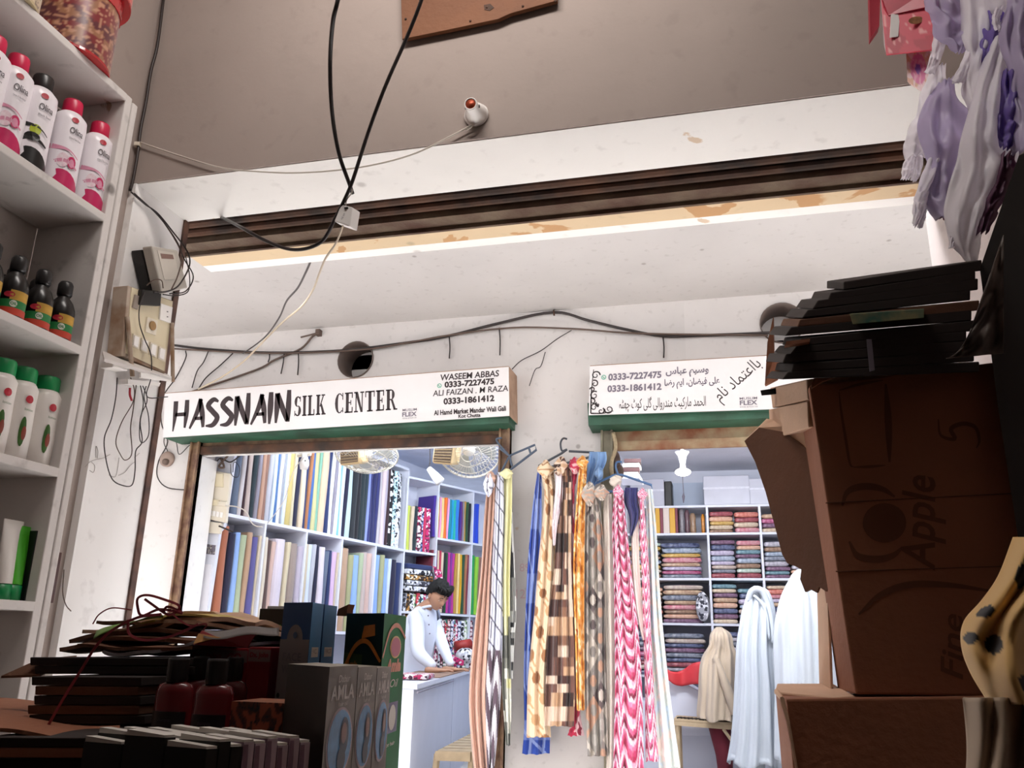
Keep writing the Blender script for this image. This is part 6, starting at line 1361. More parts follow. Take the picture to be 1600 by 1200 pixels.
bays = ['bay by the doorway scarves', 'middle bay', 'bay behind the apple carton flap']; rows_ = ['top', 'second', 'third', 'fourth']; stn = ['inner', 'outer']
names = [n for n, _, _ in SC_]; rs = random.Random(5)
warm = ['rose', 'magenta', 'wine', 'coral', 'cream', 'mustard', 'beige', 'plum', 'peach', 'brown']
dark = ['navy', 'wine', 'plum', 'slate', 'magenta', 'grey', 'navy', 'ivory']
def stack(x0, x1, zb, zt, pal, where, hb=.042):
    z = zb + .001; k = 0; prev = None; seq = []
    while z + hb * .8 < zt - .02:
        h = hb * rs.uniform(.75, 1.2); c = rs.choice([p for p in pal if p != prev]); seq.append((z, h, c)); prev = c; z += h
    for i, (z, h, c) in enumerate(seq):
        lo_ = f'on {seq[i - 1][2]}' if i else 'at the bottom'; hi = f'under {seq[i + 1][2]}' if i < len(seq) - 1 else 'topmost'
        suit(x0, x1, z, z + h * .97, c, uniq(f'folded {c} suit {hi}, {lo_}, {where}'))
for bi in range(3):
    xa, xb = Xd[bi] + .012, Xd[bi + 1] - .012
    if bi == 0: xa = xa + .0; sp = xa + .30
    else: sp = (xa + xb) / 2
    for ri in range(4):
        if bi == 0 and ri == 0: continue
        pal = (warm if ri == 0 else names if ri < 3 else dark)
        zb, ztp = Zt[ri + 1], Zt[ri] - .02
        full = ztp - rs.uniform(.0, .02)
        stack(xa, sp - .004, zb, full, pal, f'{rows_[ri]} shelf, {bays[bi]}' if False else f'{rows_[ri]} shelf, {["doorway", "middle", "far"][bi]} bay, inner stack')
        stack(sp + .004, xb - (.06 if bi == 0 else 0), zb, full - rs.uniform(0, .03), pal, f'{rows_[ri]} shelf, {["doorway", "middle", "far"][bi]} bay, outer stack')
# top shelf of the doorway bay: yellow and wine albums, bundles
for (x0, x1, cn, c_) in [(1024, 1031, 'yellow', 'd9a42c'), (1031, 1036, 'wine', '7c3040'), (1036, 1046, 'cream', 'd8c8bc'), (1046, 1055, 'yellow', 'd9a42c'), (1055, 1059, 'wine', '7c3040')]:
    a, b_ = S2(x0, 815).x, S2(x1, 815).x
    build('cloth_album', MB().bb(a + .001, b_ - .001, YB + .01, YB + .25, Zt[1] + .001, Zt[1] + .235), mat('album_' + cn, c_, .5, vary=.05), label=uniq(f'upright {cn} cloth album on the top shelf of the doorway bay'), cat='album', group='upright cloth albums', bevel=.003)
for (x0, x1, cn, c_, h) in [(1060, 1069, 'silver', '8f8a90', .23), (1069, 1077, 'mauve', '6d5058', .22), (1077, 1087, 'tan', 'a8886c', .19), (1095, 1101, 'orange', 'd98a24', .18)]:
    a, b_ = S2(x0, 815), S2(x1, 815); xm = (a.x + b_.x) / 2
    build('cloth_roll', MB().lathe([((b_.x - a.x) / 2 * k_, z_) for k_, z_ in ((.8, 0), (1, .03), (.9, h * .5), (1, h - .03), (.6, h))], (xm, YB + .08, Zt[1] + .001), 16), mat('roll_' + cn, c_, .4, vary=.3, scale=40, coat=.3), label=f'bulging {cn} cloth roll standing beside the albums', cat='cloth roll', smooth=True)
build('hanging_pouch', MB().ell(S2(1098, 948) + V((0, -.032, 0)), (.06, .03, .13)), PR['grey print'], label='grey speckled cloth pouch hanging on the shelf divider', cat='pouch', smooth=True)
# wrapped cartons on top of the shelving
M_wrapc = mat('wrapped_grey_carton', 'b9b9c6', .35, vary=.12, scale=5, coat=.3); Yc = 8.0
for (x0, x1, y0, y1, lab) in [(985, 1037, 748, 788, 'pale grey wrapped carton on the shelving nearest the door post'), (1100, 1170, 742, 786, 'large wrapped grey carton with shiny tape above the middle bay'), (1172, 1245, 746, 784, 'wrapped grey carton partly behind the hanging flap')]:
    a, b_ = atY(x0, y1, Yc), atY(x1, y0, Yc)
    t = empty('wrapped_carton', V(((a.x + b_.x) / 2, Yc, Zt[0])), lab.replace('nearest', 'close to'), 'carton')
    build('box', MB().bb(a.x, b_.x, Yc, Yc + .3, Zt[0] + .001, b_.z), M_wrapc, t, bevel=.006)
    build('tape', MB().bb(a.x, b_.x, Yc - .002, Yc, (a.z + b_.z) / 2, (a.z + b_.z) / 2 + .02), mat('shiny_tape', 'd6d6e0', .15, vary=.1, scale=40), t)
build('dark_bundle', MB().ell((atY(1028, 748, 7.95).x, 8.12, 2.93), (.24, .14, .07)), mat('dark_blue_sheet', '2c3450', .6, vary=.3), label='dark blue cloth bundle lying over the pale wrapped carton', cat='bundle', smooth=True) if False else None
build('dark_suitcase', MB().bb(atY(1038, 770, 8.05).x, atY(1050, 770, 8.05).x, 8.05, 8.25, Zt[0] + .001, 2.96), M_dark, label='dark narrow case between the wrapped cartons', cat='case', bevel=.01)
build('wall_suit_panel', MB().bb(Xd[1] - .4, Xd[4], 8.38, 8.40, 2.72, 3.0), mat('pale_blue_panel', 'b8c4d8', .5, vary=.05), kind=S)
t = empty('tassel_string', atY(1068, 770, 7.7), 'small wire whisk like tassel hanging above the middle bay', 'tassel')
build('tassel', MB().tube([V((atY(1067, 754, 7.7).x, 7.7, 3.12)), atY(1067, 754, 7.7), atY(1068, 770, 7.7), atY(1068, 776, 7.7), atY(1068, 786, 7.7)], [.003, .003, .004, .014, .003], 8), M_inkg, t, smooth=True)
# boxes stacked at the jamb
M_wb = mat('maroon_box', '4a2c2c', .5); p = atY(985, 746, 5.6)
for k in range(4):
    build('slim_box', MB().box((p.x + .005 * k, 5.62, p.z + .014 + k * .03), (.11, .14, .026), rz=.1 * (k % 2)), [M_soff, M_wb, M_soff, M_wb][k], label=['lowest white slim box', 'maroon slim box second up', 'white slim box second from top', 'topmost maroon slim box'][k] + ' in the little stack by the jamb', cat='box', group='slim boxes stacked behind the jamb', bevel=.002)
build('jamb_shelf', MB().bb(p.x - .07, p.x + .07, 5.5, 5.75, p.z - .025, p.z).bb(-.94, p.x, 5.6, 5.64, p.z - .022, p.z - .003), M_lam, label='small high shelf inside the suit shop carrying slim boxes', cat='shelf')
build('rag', MB().ell(atY(962, 722, 5.0), (.03, .03, .07)).ell(atY(966, 738, 5.0), (.035, .03, .05)), mat('old_rag', '6d5a50', .9, vary=.4, scale=30), label='grimy knotted rag tied at the top of the jamb', cat='rag', smooth=True)
build('pale_rope', MB().tube(catmull([atY(958, 676, 4.75), atY(962, 700, 4.74), atY(955, 725, 4.74), atY(958, 750, 4.75)], 5), .012, 8), mat('dry_rope', 'b5a080', .8, vary=.3, scale=60), label='pale split rope hanging down the suit shop jamb', cat='rope', smooth=True)
# lit bulb on its ceiling holder
bp = atY(1067, 735, 5.9)
t = empty('ceiling_bulb', bp, 'glowing bulb on a white ceiling holder in the suit shop', 'bulb')
build('holder', MB().lathe([(.05, .13 + .0), (.03, .10), (.018, .04), (.022, .01)], bp, 18), M_whitep, t, smooth=True)
build('bulb', MB().ell(bp + V((0, 0, -.012)), (.055, .055, .026)), mat('bulb_glow', (1.0, .93, .82), .3, vary=0, emit=9), t, smooth=True)
build('stem', MB().tube([bp + V((0, 0, .12)), (bp.x, bp.y, 3.12)], .012, 8), M_whitep, t)
pl = bpy.data.lights.new('bulb_light', 'POINT'); pl.energy = 18; pl.color = (1, .9, .78); pl.shadow_soft_size = .06
po = bpy.data.objects.new('bulb_light', pl); COL.objects.link(po); po.location = bp + V((0, 0, -.07))
# counter block, red cloth and bench in the suit shop
t = empty('counter', V((-.3, 7.0, .45)), 'white laminate counter with a curved top corner in the suit shop', 'counter')
build('body', MB().bb(-.93, .2, 7.15, 7.6, .45, 1.05), M_shopw, t)
build('rounded_top', MB().slab([atY(1030, 1062, 7.12), atY(1060, 1062, 7.12), atY(1092, 1080, 7.12), atY(1110, 1110, 7.12), atY(1110, 1150, 7.12), atY(1030, 1150, 7.12)], (0, .4, 0)), M_shopw, t, bevel=.004)
build('red_cloth', MB().grid(lambda u, v: atY(1036 + 62 * u, 1042 + 8 * sin(u * 5) + (26 * u + 6) * v + 6 * v, 7.05 - .03 * sin(u * 9)), 16, 6), mat('scarlet_cloth', 'd23c44', .6, vary=.2), label='scarlet cloth heaped on the suit shop counter', cat='cloth', smooth=True, solid=.02)
t = empty('bench', V((-.1, 6.7, .45)), 'narrow cane topped bench under the seated person in beige', 'bench')
ba, bb_ = atY(1053, 1122, 6.75), atY(1160, 1130, 6.75)
build('seat', MB().slab([ba, bb_, bb_ + V((0, .3, 0)), ba + V((0, .3, 0))], (0, 0, -.02)), M_bw, t, bevel=.004)
mb = MB()
for k in range(9): q = lam(ba, bb_, .05 + k * .055); mb.tube([q + V((0, -.002, .004)), q + V((.03, .05, .004))], .006, 4)
build('cane_weave', mb, M_dark, t)
build('apron', MB().slab([ba + V((0, 0, -.02)), bb_ + V((0, 0, -.02)), bb_ + V((0, 0, -.05)), ba + V((0, 0, -.05))], (0, .02, 0)), M_bw, t)
for s_ in (.04, .96):
    for dy in (.02, .27): q = lam(ba, bb_, s_); build('leg', MB().tube([q + V((0, dy, -.02)), (q.x, q.y + dy, .45)], .018, 8), M_bw, t)
build('brace', MB().tube([lam(ba, bb_, .72) + V((0, .01, -.05)), lam(ba, bb_, .95) + V((0, .01, -.2))], .012, 6), M_bw, t)
# ---------------------------------------------------------------- hangers and hanging shawls
def hsh(a, b_, c=0): return (math.sin(a * 127.1 + b_ * 311.7 + c * 74.7) * 43758.5453) % 1.0
def frac(x): return x - math.floor(x)
def p_crinkle(c1, c2):
    def f(u, s): return c1 if mnoise.noise(V((u * 14, s * 1.2, 3))) > -.1 else c2
    return f
def p_check(base, line, nu, ns, w_=.08, border=None):
    def f(u, s):
        if border and s > border[0]: 
            return border[1](u, s)
        return line if frac(u * nu + s * .6) < w_ * 1.6 or frac(s * ns - u * .8) < w_ else base
    return f
def p_zig(a, b_, n=7):
    def f(u, s): return a if frac(s * n + abs(frac(u * 1.5) - .5) * 1.3) < .5 else b_
    return f
def p_blocks(cols, nu, ns):
    def f(u, s):
        r = math.floor(s * ns); k = math.floor(u * nu + (.5 if r % 2 else 0)); i = math.floor(s * ns * 2 + (k % 2))
        return cols[int(hsh(k, r if hsh(k, r, 5) > .4 else i) * len(cols))]
    return f
def p_dots(base, c1, c2):
    def f(u, s):
        gx, gy = u * 1.3, s * 17; k, r = math.floor(gx + .5 * (math.floor(gy) % 2)), math.floor(gy)
        fx, fy = frac(gx + .5 * (r % 2)) - .5, frac(gy) - .5
        if fx * fx + fy * fy * .9 < .07: return c1 if hsh(k, r) > .4 else c2
        if abs(fx - fy * .8) < .07: return c1
        return base
    return f
def p_wave(pal, ns=13, nu=3.2, amp=.55):
    def f(u, s):
        x = u * nu; t_ = abs(frac(x) - .5) * 2; sc = 1 - (1 - t_) ** 2 if frac(x * .5) < .5 else t_ ** 2
        q = frac(s * ns * .25 + amp * sc * (.6 + .4 * sin(u * 9)) + .05 * mnoise.noise(V((u * 12, s * 20, 3)))) * len(pal)
        return pal[int(q) % len(pal)]
    return f
def p_geo(cols, n=8):
    def f(u, s):
        a, b_ = u * 1.3 + s * n * 1.5, u * 1.3 - s * n * 1.5
        k = int(hsh(math.floor(a), math.floor(b_)) * len(cols))
        r = (frac(a) - .5) ** 2 + (frac(b_) - .5) ** 2
        return cols[(k + (1 if r < .08 else 0)) % len(cols)]
    return f
def p_mottle(cols, sc=6, seed=0):
    def f(u, s):
        v_ = mnoise.noise(V((u * 2 + seed, s * sc * 2.2, seed))) * .5 + .5 + .3 * mnoise.noise(V((u * 5, s * sc * 6, seed + 5)))
        return cols[max(0, min(len(cols) - 1, int(v_ * len(cols))))]
    return f
M_scarf = vcol('shawl_cloth', .85)
def shawl(label, rows, fn, folds=3, amp=.02, knot=None, Y=None, fringe=False, top_gather=.5):
    """rows: (x left px, x right px, y px, Y) from the hanger down"""
    L_ = catmull([V((r[0], r[2], r[3])) for r in rows], 12); R_ = catmull([V((r[1], r[2], r[3])) for r in rows], 12); n = len(L_) - 1
    y0, y1 = rows[0][2], rows[-1][2]; nv = max(40, int((y1 - y0) / 2.0)); wpx = max(r[1] - r[0] for r in rows); nu = max(12, min(60, int(wpx * 1.3))); sd = rows[0][0] * .37
    def fnp(u, v):
        f = v * n; i = min(int(f), n - 1); a = L_[i].lerp(L_[i + 1], f - i); b_ = R_[i].lerp(R_[i + 1], f - i)
        x = a.x + (b_.x - a.x) * u + 1.2 * sin(v * 6 + sd); y = a.y + (b_.y - a.y) * u; Yy = a.z + (b_.z - a.z) * u
        k = amp * (.35 + .65 * min(1, v * 4)); ph = u * folds * 2 * pi + sd + .9 * mnoise.noise(V((sd, v * 2.2, 0)))
        dy = -k * (sin(ph) + .35 * sin(2.3 * ph + 1)) - .02 * sin(pi * u)
        if v > .985: y += 3 * mnoise.noise(V((u * 6, sd, 2)))
        return atY(x, y, Yy + dy)
    t = empty('shawl', atY((rows[0][0] + rows[0][1]) / 2, y0, rows[0][3]), label, 'shawl', 'shawls hung for sale on the facade')
    build('drape', MB().grid(fnp, nu, nv, col=lambda u, v: fn(u, (y0 + (y1 - y0) * v - 700) / 500)), M_scarf, t, smooth=True, solid=.002)
    if knot:
        for (kx, ky, rx, ry) in knot:
            c = atY(kx, ky, rows[0][3] - .05); k = .0036
            mb = MB().grid(lambda u, v: c + V(((rx * k * .9) * (1 + .34 * sin(4 * pi * u + kx) * sin(3 * pi * v) + .25 * mnoise.noise(V((cos(2 * pi * u) * 2, v * 5, kx)))) * sin(pi * v) * cos(2 * pi * u), .03 * (1 + .3 * sin(6 * pi * u + ky)) * sin(pi * v) * sin(2 * pi * u), ry * k * .85 * cos(pi * v) * (1 + .25 * sin(6 * pi * u + kx)))), 36, 20, col=lambda u, v: fn(u, v * .4 + .1), closed_u=True)
            build('knot', mb, M_scarf, t, smooth=True)
    return t
def hanger(pts_list, label, hook, m_):
    t = empty('clothes_hanger', hook[-1], label, 'hanger'); build('hook', MB().tube(catmull(hook, 5), .006, 8), m_, t, smooth=True)
    mb = MB()
    for p in pts_list: mb.tube(p, .007, 8)
    build('frame', mb, m_, t); return t
M_hg = mat('grey_plastic_hanger', '4a5668', .4, vary=.05); M_hk = mat('dark_plastic_hanger', '3c4048', .4, vary=.05)
def H(x, y, Y=4.70): return atY(x, y, Y)
hanger([[H(772, 760), H(796, 712), H(836, 695), H(838, 703), H(796, 735), H(772, 760)], [H(826, 699), H(829, 708)], [H(780, 700), H(796, 712), H(800, 728)]], 'slate grey hanger hooked flat on the door jamb, one arm pointing over the pillar', [H(796, 712), H(785, 700), H(778, 692), H(776, 686), H(784, 684)], M_hg)
hanger([[H(886, 702), H(878, 708), H(842, 728), H(840, 735), H(930, 712), H(928, 707), H(889, 705)]], 'dark hanger on a nail in the middle of the pillar', [H(886, 702), H(878, 704), H(876, 692), H(880, 685), H(886, 686)], M_hk)
build('hook_block', MB().box(H(882, 704), (.05, .02, .02)), M_hk, label='dark hanger collar under the nail on the pillar', cat='hanger collar') if False else None
build('nail', MB().tube([H(881, 686, 4.80), H(881, 685, 4.68)], .003), M_rust, label='nail in the pillar holding the dark hanger', cat='nail')
hanger([[H(916, 762), H(960, 742), H(972, 742), H(1018, 758), H(1020, 768), H(916, 768)]], 'blue hanger tied to the suit shop jamb under the rag', [H(966, 742), H(962, 730), H(964, 722), H(972, 722)], mat('blue_plastic_hanger', '5577a4', .4))
Y0 = 4.64
brn = p_crinkle('d4ab98', 'b8917f')
shawl('dusty peach crinkled shawl hanging closest to the shop interior', [(764, 776, 742, Y0), (756, 774, 800, Y0), (750, 768, 900, Y0), (740, 768, 1000, Y0), (734, 766, 1100, Y0), (742, 772, 1215, Y0)], brn, 3, .022, knot=[(766, 748, 8, 12)])
shawl('white shawl with thin dark windowpane lines and a brown zigzag hem', [(778, 788, 738, Y0 - .03), (772, 788, 800, Y0 - .03), (767, 784, 900, Y0 - .03), (762, 784, 1000, Y0 - .03), (758, 782, 1100, Y0 - .03), (762, 772, 1215, Y0 - .03)],
      p_check('dfe0ee', '54505f', 4, 14, .10, (.68, p_zig('5c4a56', 'd9d4dc'))), 2, .02, knot=[(764, 758, 8, 18)])
shawl('pale yellow shawl with grey checked end, the outer one on the slate hanger', [(787, 799, 735, Y0), (785, 800, 800, Y0), (784, 798, 900, Y0), (785, 798, 1000, Y0), (784, 798, 1080, Y0), (790, 796, 1165, Y0)],
      lambda u, s: 'e6e2b0' if s < .52 else p_blocks(['8a8a80', 'e6e4d8', '6d6d66', 'e6e2b4'], 2, 14)(u, s), 2, .02, knot=[(791, 740, 10, 8)])
shawl('black and white gingham shawl half hidden behind the yellow one', [(797, 801, 800, Y0 + .04), (796, 804, 900, Y0 + .04), (796, 806, 960, Y0 + .04), (794, 805, 1000, Y0 + .04), (797, 802, 1060, Y0 + .04)], p_blocks(['2c2c2c', 'e0e0da', '8a8a84'], 2, 18), 1, .01)
blue = p_check('2f4aa0', '8a9cd0', 2, 6, .12)
def bluef(u, s): return '6d80c0' if frac(s * 5) < .42 and blue(u, s) == '2f4aa0' else blue(u, s)
shawl('royal blue checked shawl, longest on the dark hanger', [(839, 845, 738, 4.66), (833, 847, 790, 4.66), (826, 846, 880, 4.68), (822, 838, 960, 4.70), (818, 836, 1060, 4.70), (818, 856, 1130, 4.72), (815, 858, 1178, 4.72)], bluef, 2, .015)
shawl('cream shawl with tan spots and brown kite shapes', [(846, 866, 733, 4.62), (850, 868, 780, 4.62), (840, 866, 880, 4.62), (834, 864, 960, 4.62), (826, 858, 1060, 4.62), (824, 862, 1152, 4.62)], p_dots('e2c8a8', 'c49a70', '9c6a44'), 2, .018, knot=[(853, 733, 12, 14)])
shawl('narrow pale lilac shawl end hanging in front of the brown block print', [(868, 878, 735, 4.56), (866, 878, 780, 4.56), (864, 872, 820, 4.56), (864, 867, 852, 4.56)], p_mottle(['dcc8cc', 'e8dade', 'c4aab4'], 8, 2), 1, .01)
shawl('brown block printed shawl, the broad one in the middle of the dark hanger', [(874, 892, 728, 4.58), (872, 894, 790, 4.58), (868, 894, 880, 4.58), (858, 896, 960, 4.58), (852, 898, 1060, 4.58), (850, 896, 1135, 4.58)], p_blocks(['4a302c', '8a6450', 'c4a080', 'dcc4b0', '6d4a40', '3a2622'], 2.6, 20), 3, .02, knot=[(877, 727, 10, 13), (872, 735, 6, 8)])
shawl('crimson shawl with pale patches behind the orange one', [(890, 906, 718, 4.60), (890, 900, 770, 4.60), (892, 900, 900, 4.62), (893, 905, 1100, 4.62), (886, 912, 1150, 4.62)], p_mottle(['9c2440', 'b8304c', 'e0b4b8', '7a1c30'], 4, 7), 1, .012, knot=[(898, 727, 9, 13)])
shawl('orange and gold floral shawl with cream leaves', [(904, 916, 722, 4.56), (900, 914, 790, 4.56), (897, 914, 880, 4.56), (899, 913, 1000, 4.56), (900, 912, 1110, 4.56)], p_mottle(['8a4a1c', 'c47a2c', 'e0a050', 'ecd0a0', 'c4682c'], 12, 4), 2, .015, knot=[(910, 722, 8, 10)])
shawl('short denim blue shawl end folded over the hanger tip', [(920, 946, 706, 4.62), (918, 946, 725, 4.62), (917, 930, 760, 4.62), (918, 926, 768, 4.62)], p_mottle(['6a8ab8', '7a9ac4', '5c7cac'], 4, 9), 2, .012, knot=[(936, 740, 7, 10)])
shawl('grey and brown shawl with rounded leaf shapes', [(918, 932, 766, 4.58), (914, 940, 830, 4.58), (914, 944, 920, 4.58), (916, 946, 1000, 4.58), (916, 948, 1090, 4.58), (918, 950, 1182, 4.58)], p_geo(['b0a8a0', '5c4e4e', 'd0c4b8', '8a827c', 'c0957c', '9c948c'], 8), 3, .02, knot=[(921, 772, 11, 18), (940, 770, 10, 12)])
shawl('plain beige shawl with a knotted rose top', [(944, 956, 772, 4.60), (944, 958, 830, 4.60), (944, 960, 940, 4.60), (946, 960, 1060, 4.60), (948, 960, 1215, 4.60)], p_mottle(['cfc0b4', 'd9ccc0', 'c4b4a8'], 3, 3), 1, .012, knot=[(962, 752, 11, 9)])
PW = ['f0e4ec', 'e88ab0', 'd0547c', 'b83a60', 'f4c4d8', 'f8eef4', 'e06a94', '8c2c48']
shawl('broad pink and crimson feather wave shawl, biggest on the blue hanger', [(960, 974, 768, 4.54), (958, 980, 820, 4.54), (960, 988, 900, 4.54), (960, 996, 980, 4.54), (960, 1002, 1080, 4.54), (958, 1006, 1215, 4.54)], p_wave(PW, 46, 2.2, .9), 3, .018, knot=[(966, 768, 7, 10)])
shawl('short navy shawl bunched between the pink ones', [(977, 997, 762, 4.55), (977, 998, 785, 4.55), (982, 998, 805, 4.55), (984, 988, 836, 4.55)], p_mottle(['2c2c58', '3a3a6c', '24244a'], 4, 6), 2, .012)
shawl('cream strip shawl hanging under the navy one', [(986, 996, 805, 4.57), (986, 998, 870, 4.57), (992, 1004, 940, 4.57), (1004, 1008, 1000, 4.57)], p_mottle(['e6dad0', 'dccfc6'], 3, 8), 1, .01)
shawl('narrow pink feather wave shawl next to the pale blue one', [(998, 1006, 768, 4.56), (999, 1010, 830, 4.56), (1002, 1014, 900, 4.56), (1004, 1016, 980, 4.56), (1008, 1022, 1080, 4.56), (1010, 1030, 1190, 4.56)], p_wave(PW, 46, 1.2, .7), 1, .015, knot=[(1004, 772, 7, 9)])
shawl('pale blue and cream faded floral shawl, outermost by the suit shelves', [(1008, 1018, 764, 4.60), (1011, 1026, 830, 4.60), (1014, 1032, 920, 4.60), (1016, 1038, 1000, 4.60), (1022, 1048, 1100, 4.60), (1028, 1062, 1200, 4.60)], p_mottle(['e6e0d8', 'ccd8e4', 'd8dcd8', 'ecdcd4', 'f0ece4'], 10, 12), 2, .018)
build('pole_stub', MB().tube([atY(776, 1150, 4.72), atY(778, 1230, 4.72)], .014, 8), M_tan, label='bare plaster post behind the checked shawl hem', cat='post') if False else None
# ---------------------------------------------------------------- people
M_skin = mat('skin', 'b98a6e', .6, vary=.06, scale=12); M_kurta = mat('white_kurta', 'dfe4f2', .85, vary=.04, sheen=.2); M_hair = mat('black_hair', '120f0c', .85, vary=.3, scale=60)
M_chad = mat('white_chador', 'c0c7d0', .85, vary=.03, sheen=.2); M_beige = mat('beige_shawl', 'bfae9a', .9, vary=.06, sheen=.2); M_marsh = mat('maroon_trousers', '6a1a2c', .8, vary=.1)
def skin_body(name, joints, bones, m_, parent, sub=2, root=0):
    me = bpy.data.meshes.new(name); loc = V((0, 0, 0)); q = parent
    while q is not None: loc = loc + q.location; q = q.parent
    me.from_pydata([tuple(V(j[0]) - loc) for j in joints], bones, []); me.update(); me.materials.append(m_)
    o = bpy.data.objects.new(name, me); COL.objects.link(o); o.parent = parent
    s_ = o.modifiers.new('skin', 'SKIN'); s_.use_smooth_shade = True
    for i, j in enumerate(joints):
        r = j[1] if isinstance(j[1], (tuple, list)) else (j[1], j[1]); me.skin_vertices[0].data[i].radius = r; me.skin_vertices[0].data[i].use_root = (i == root)
    b_ = o.modifiers.new('sub', 'SUBSURF'); b_.levels = sub; b_.render_levels = sub
    return o
def place(o, m):
    return o
# young man in white at the counter
HY = 7.0
def B(x, y, Y=HY): return atY(x, y, Y)
man = empty('person', V((B(662, 1000).x, HY, .45)), 'person in a white tunic leaning over the counter, black haired head bowed', 'person')
pel = B(640, 1085, 7.08); chest = B(651, 990, 7.0); neck = B(668, 945, 6.93)
hx, hy = 684, 930
hc = B(hx, hy, 6.90)
kn_l = V((pel.x, pel.y, .95)); 
j = [(pel, (.15, .12)), (B(643, 1045, 7.05), (.15, .11)), (chest, (.17, .11)), (B(658, 957, 6.96), (.10, .075)), (neck, .046), (B(676, 938, 6.91), .05),
     (V((pel.x - .08, pel.y, .86)), .09), (V((pel.x - .09, pel.y + .02, .50)), .05), (V((pel.x + .10, pel.y, .86)), .09), (V((pel.x + .10, pel.y + .02, .50)), .05)]
body = skin_body('body', j, [(0, 1), (1, 2), (2, 3), (3, 4), (4, 5), (0, 6), (6, 7), (0, 8), (8, 9)], M_skin, man)
# tunic: one continuous garment with sleeves
near_sh, far_sh = B(652, 962, 6.86), B(672, 960, 7.12)
ne, fe = B(652, 1020, 6.72), B(690, 1005, 7.08)
nw, fw_ = B(680, 1044, 6.62), B(706, 1037, 6.95); nw.z = fw_.z = 1.262
g = [(B(636, 1110, 7.08), (.22, .17)), (B(640, 1060, 7.06), (.20, .15)), (B(647, 1010, 7.02), (.185, .14)), (B(656, 966, 6.97), (.155, .11)), (B(666, 949, 6.94), (.062, .058)),
     (near_sh, .074), (ne, .062), (lam(ne, nw, .97), .036), (far_sh, .070), (fe, .056), (lam(fe, fw_, .97), .034), (V((B(634, 1110).x, 7.08, .85)), (.24, .19))]
skin_body('tunic', g, [(0, 1), (1, 2), (2, 3), (3, 4), (3, 5), (5, 6), (6, 7), (3, 8), (8, 9), (9, 10), (0, 11)], M_kurta, man)
# forearms and hands on the counter
def hand(wrist, to, side, m_=M_skin):
    d = (to - wrist).normalized(); up_ = V((0, 0, 1)); sd = d.cross(up_).normalized() * side
    js = [(wrist - d * .09, .030), (wrist, .024), (wrist + d * .035, (.036, .016)), (wrist + d * .075, (.036, .014))]; bn = [(0, 1), (1, 2), (2, 3)]
    for k, (off, ln) in enumerate(((-.027, .058), (-.009, .072), (.009, .068), (.026, .052))):
        a = wrist + d * .08 + sd * off; n0 = len(js)
        js += [(a, .0095), (a + d * ln * .5 + V((0, 0, .004)), .0085), (a + d * ln + V((0, 0, -.010)), .007)]; bn += [(3, n0), (n0, n0 + 1), (n0 + 1, n0 + 2)]
    n0 = len(js); a = wrist + d * .03 - sd * .03
    js += [(a, .012), (a + d * .028 - sd * .02, .0105), (a + d * .052 - sd * .024, .008)]; bn += [(2, n0), (n0, n0 + 1), (n0 + 1, n0 + 2)]
    return skin_body('hand', js, bn, m_, man, sub=1, root=1)
zt_ = 1.245
def onc(v): return V((v.x, v.y, zt_))
a1 = onc(B(680, 1044, 6.62)); hand(a1, onc(B(694, 1044, 6.66)), 1)
a2 = onc(B(706, 1037, 6.95)); hand(a2, onc(B(722, 1040, 6.95)), -1)
# head, tilted forward, looking down to the counter; face turned to the camera's right
Rh = Matrix.Rotation(radians(-34), 3, 'Z') @ Matrix.Rotation(radians(34), 3, 'Y')   # local +X is the face direction, +Z the crown
def hp(x, y, z): return hc + Rh @ V((x, y, z))
mb = MB(); NU, NV = 36, 26
def headf(u, v):
    a = 2 * pi * u; th = pi * v; z = cos(th); r = sin(th)
    x, y = cos(a) * r, sin(a) * r
    X = .098 * x; Yh = .076 * y; Z = .120 * z
    if z < -.05:                                   # narrow to the jaw and push the chin forward
        k = min(1, (-z - .05) / .95); Yh *= 1 - .38 * k; X = X * (1 - .25 * k) + .022 * k * (1 if x > -.2 else .1)
    if x > .3:                                     # brow, eye sockets, nose, lips, chin
        fr = (x - .3) / .7
        X += fr * (.006 * math.exp(-((z - .18) / .10) ** 2) - .008 * math.exp(-((z - .02) / .09) ** 2) * (math.exp(-((abs(y) - .38) / .2) ** 2)))
        X += .026 * math.exp(-((z + .22) / .13) ** 2) * math.exp(-(y / .17) ** 2) + .012 * math.exp(-((z + .05) / .14) ** 2) * math.exp(-(y / .12) ** 2)
        X += .008 * math.exp(-((z + .46) / .05) ** 2) * math.exp(-(y / .28) ** 2) + .007 * math.exp(-((z + .57) / .05) ** 2) * math.exp(-(y / .25) ** 2) - .004 * math.exp(-((z + .515) / .025) ** 2) * math.exp(-(y / .3) ** 2)
        X += .010 * math.exp(-((z + .82) / .12) ** 2) * math.exp(-(y / .35) ** 2)
    return hp(X, Yh, Z)
mb.grid(headf, NU, NV, closed_u=True)
head = build('head', mb, M_skin, man, smooth=True, subsurf=1)
for sg in (-1, 1):
    build('ear', MB().ell(hp(-.008, .076 * sg, -.006), (.018, .008, .030), M=Rh), M_skin, head, smooth=True)
    e = build('eye', MB().ell(hp(.083, .030 * sg, .004), (.010, .013, .008), M=Rh), mat('eye_white', 'd8d4d0', .3, vary=0), head, smooth=True)
    build('eyelid', MB().ell(hp(.084, .030 * sg, .007), (.0115, .0145, .0072), M=Rh), M_skin, head, smooth=True)
    build('eyebrow', MB().tube([hp(.098, .014 * sg, .026), hp(.100, .030 * sg, .031), hp(.088, .046 * sg, .026)], .003, 6), M_hair, head, smooth=True)
build('lips', MB().ell(hp(.098, 0, -.062), (.006, .020, .005), M=Rh), mat('lip', '9c5c50', .5), head, smooth=True)
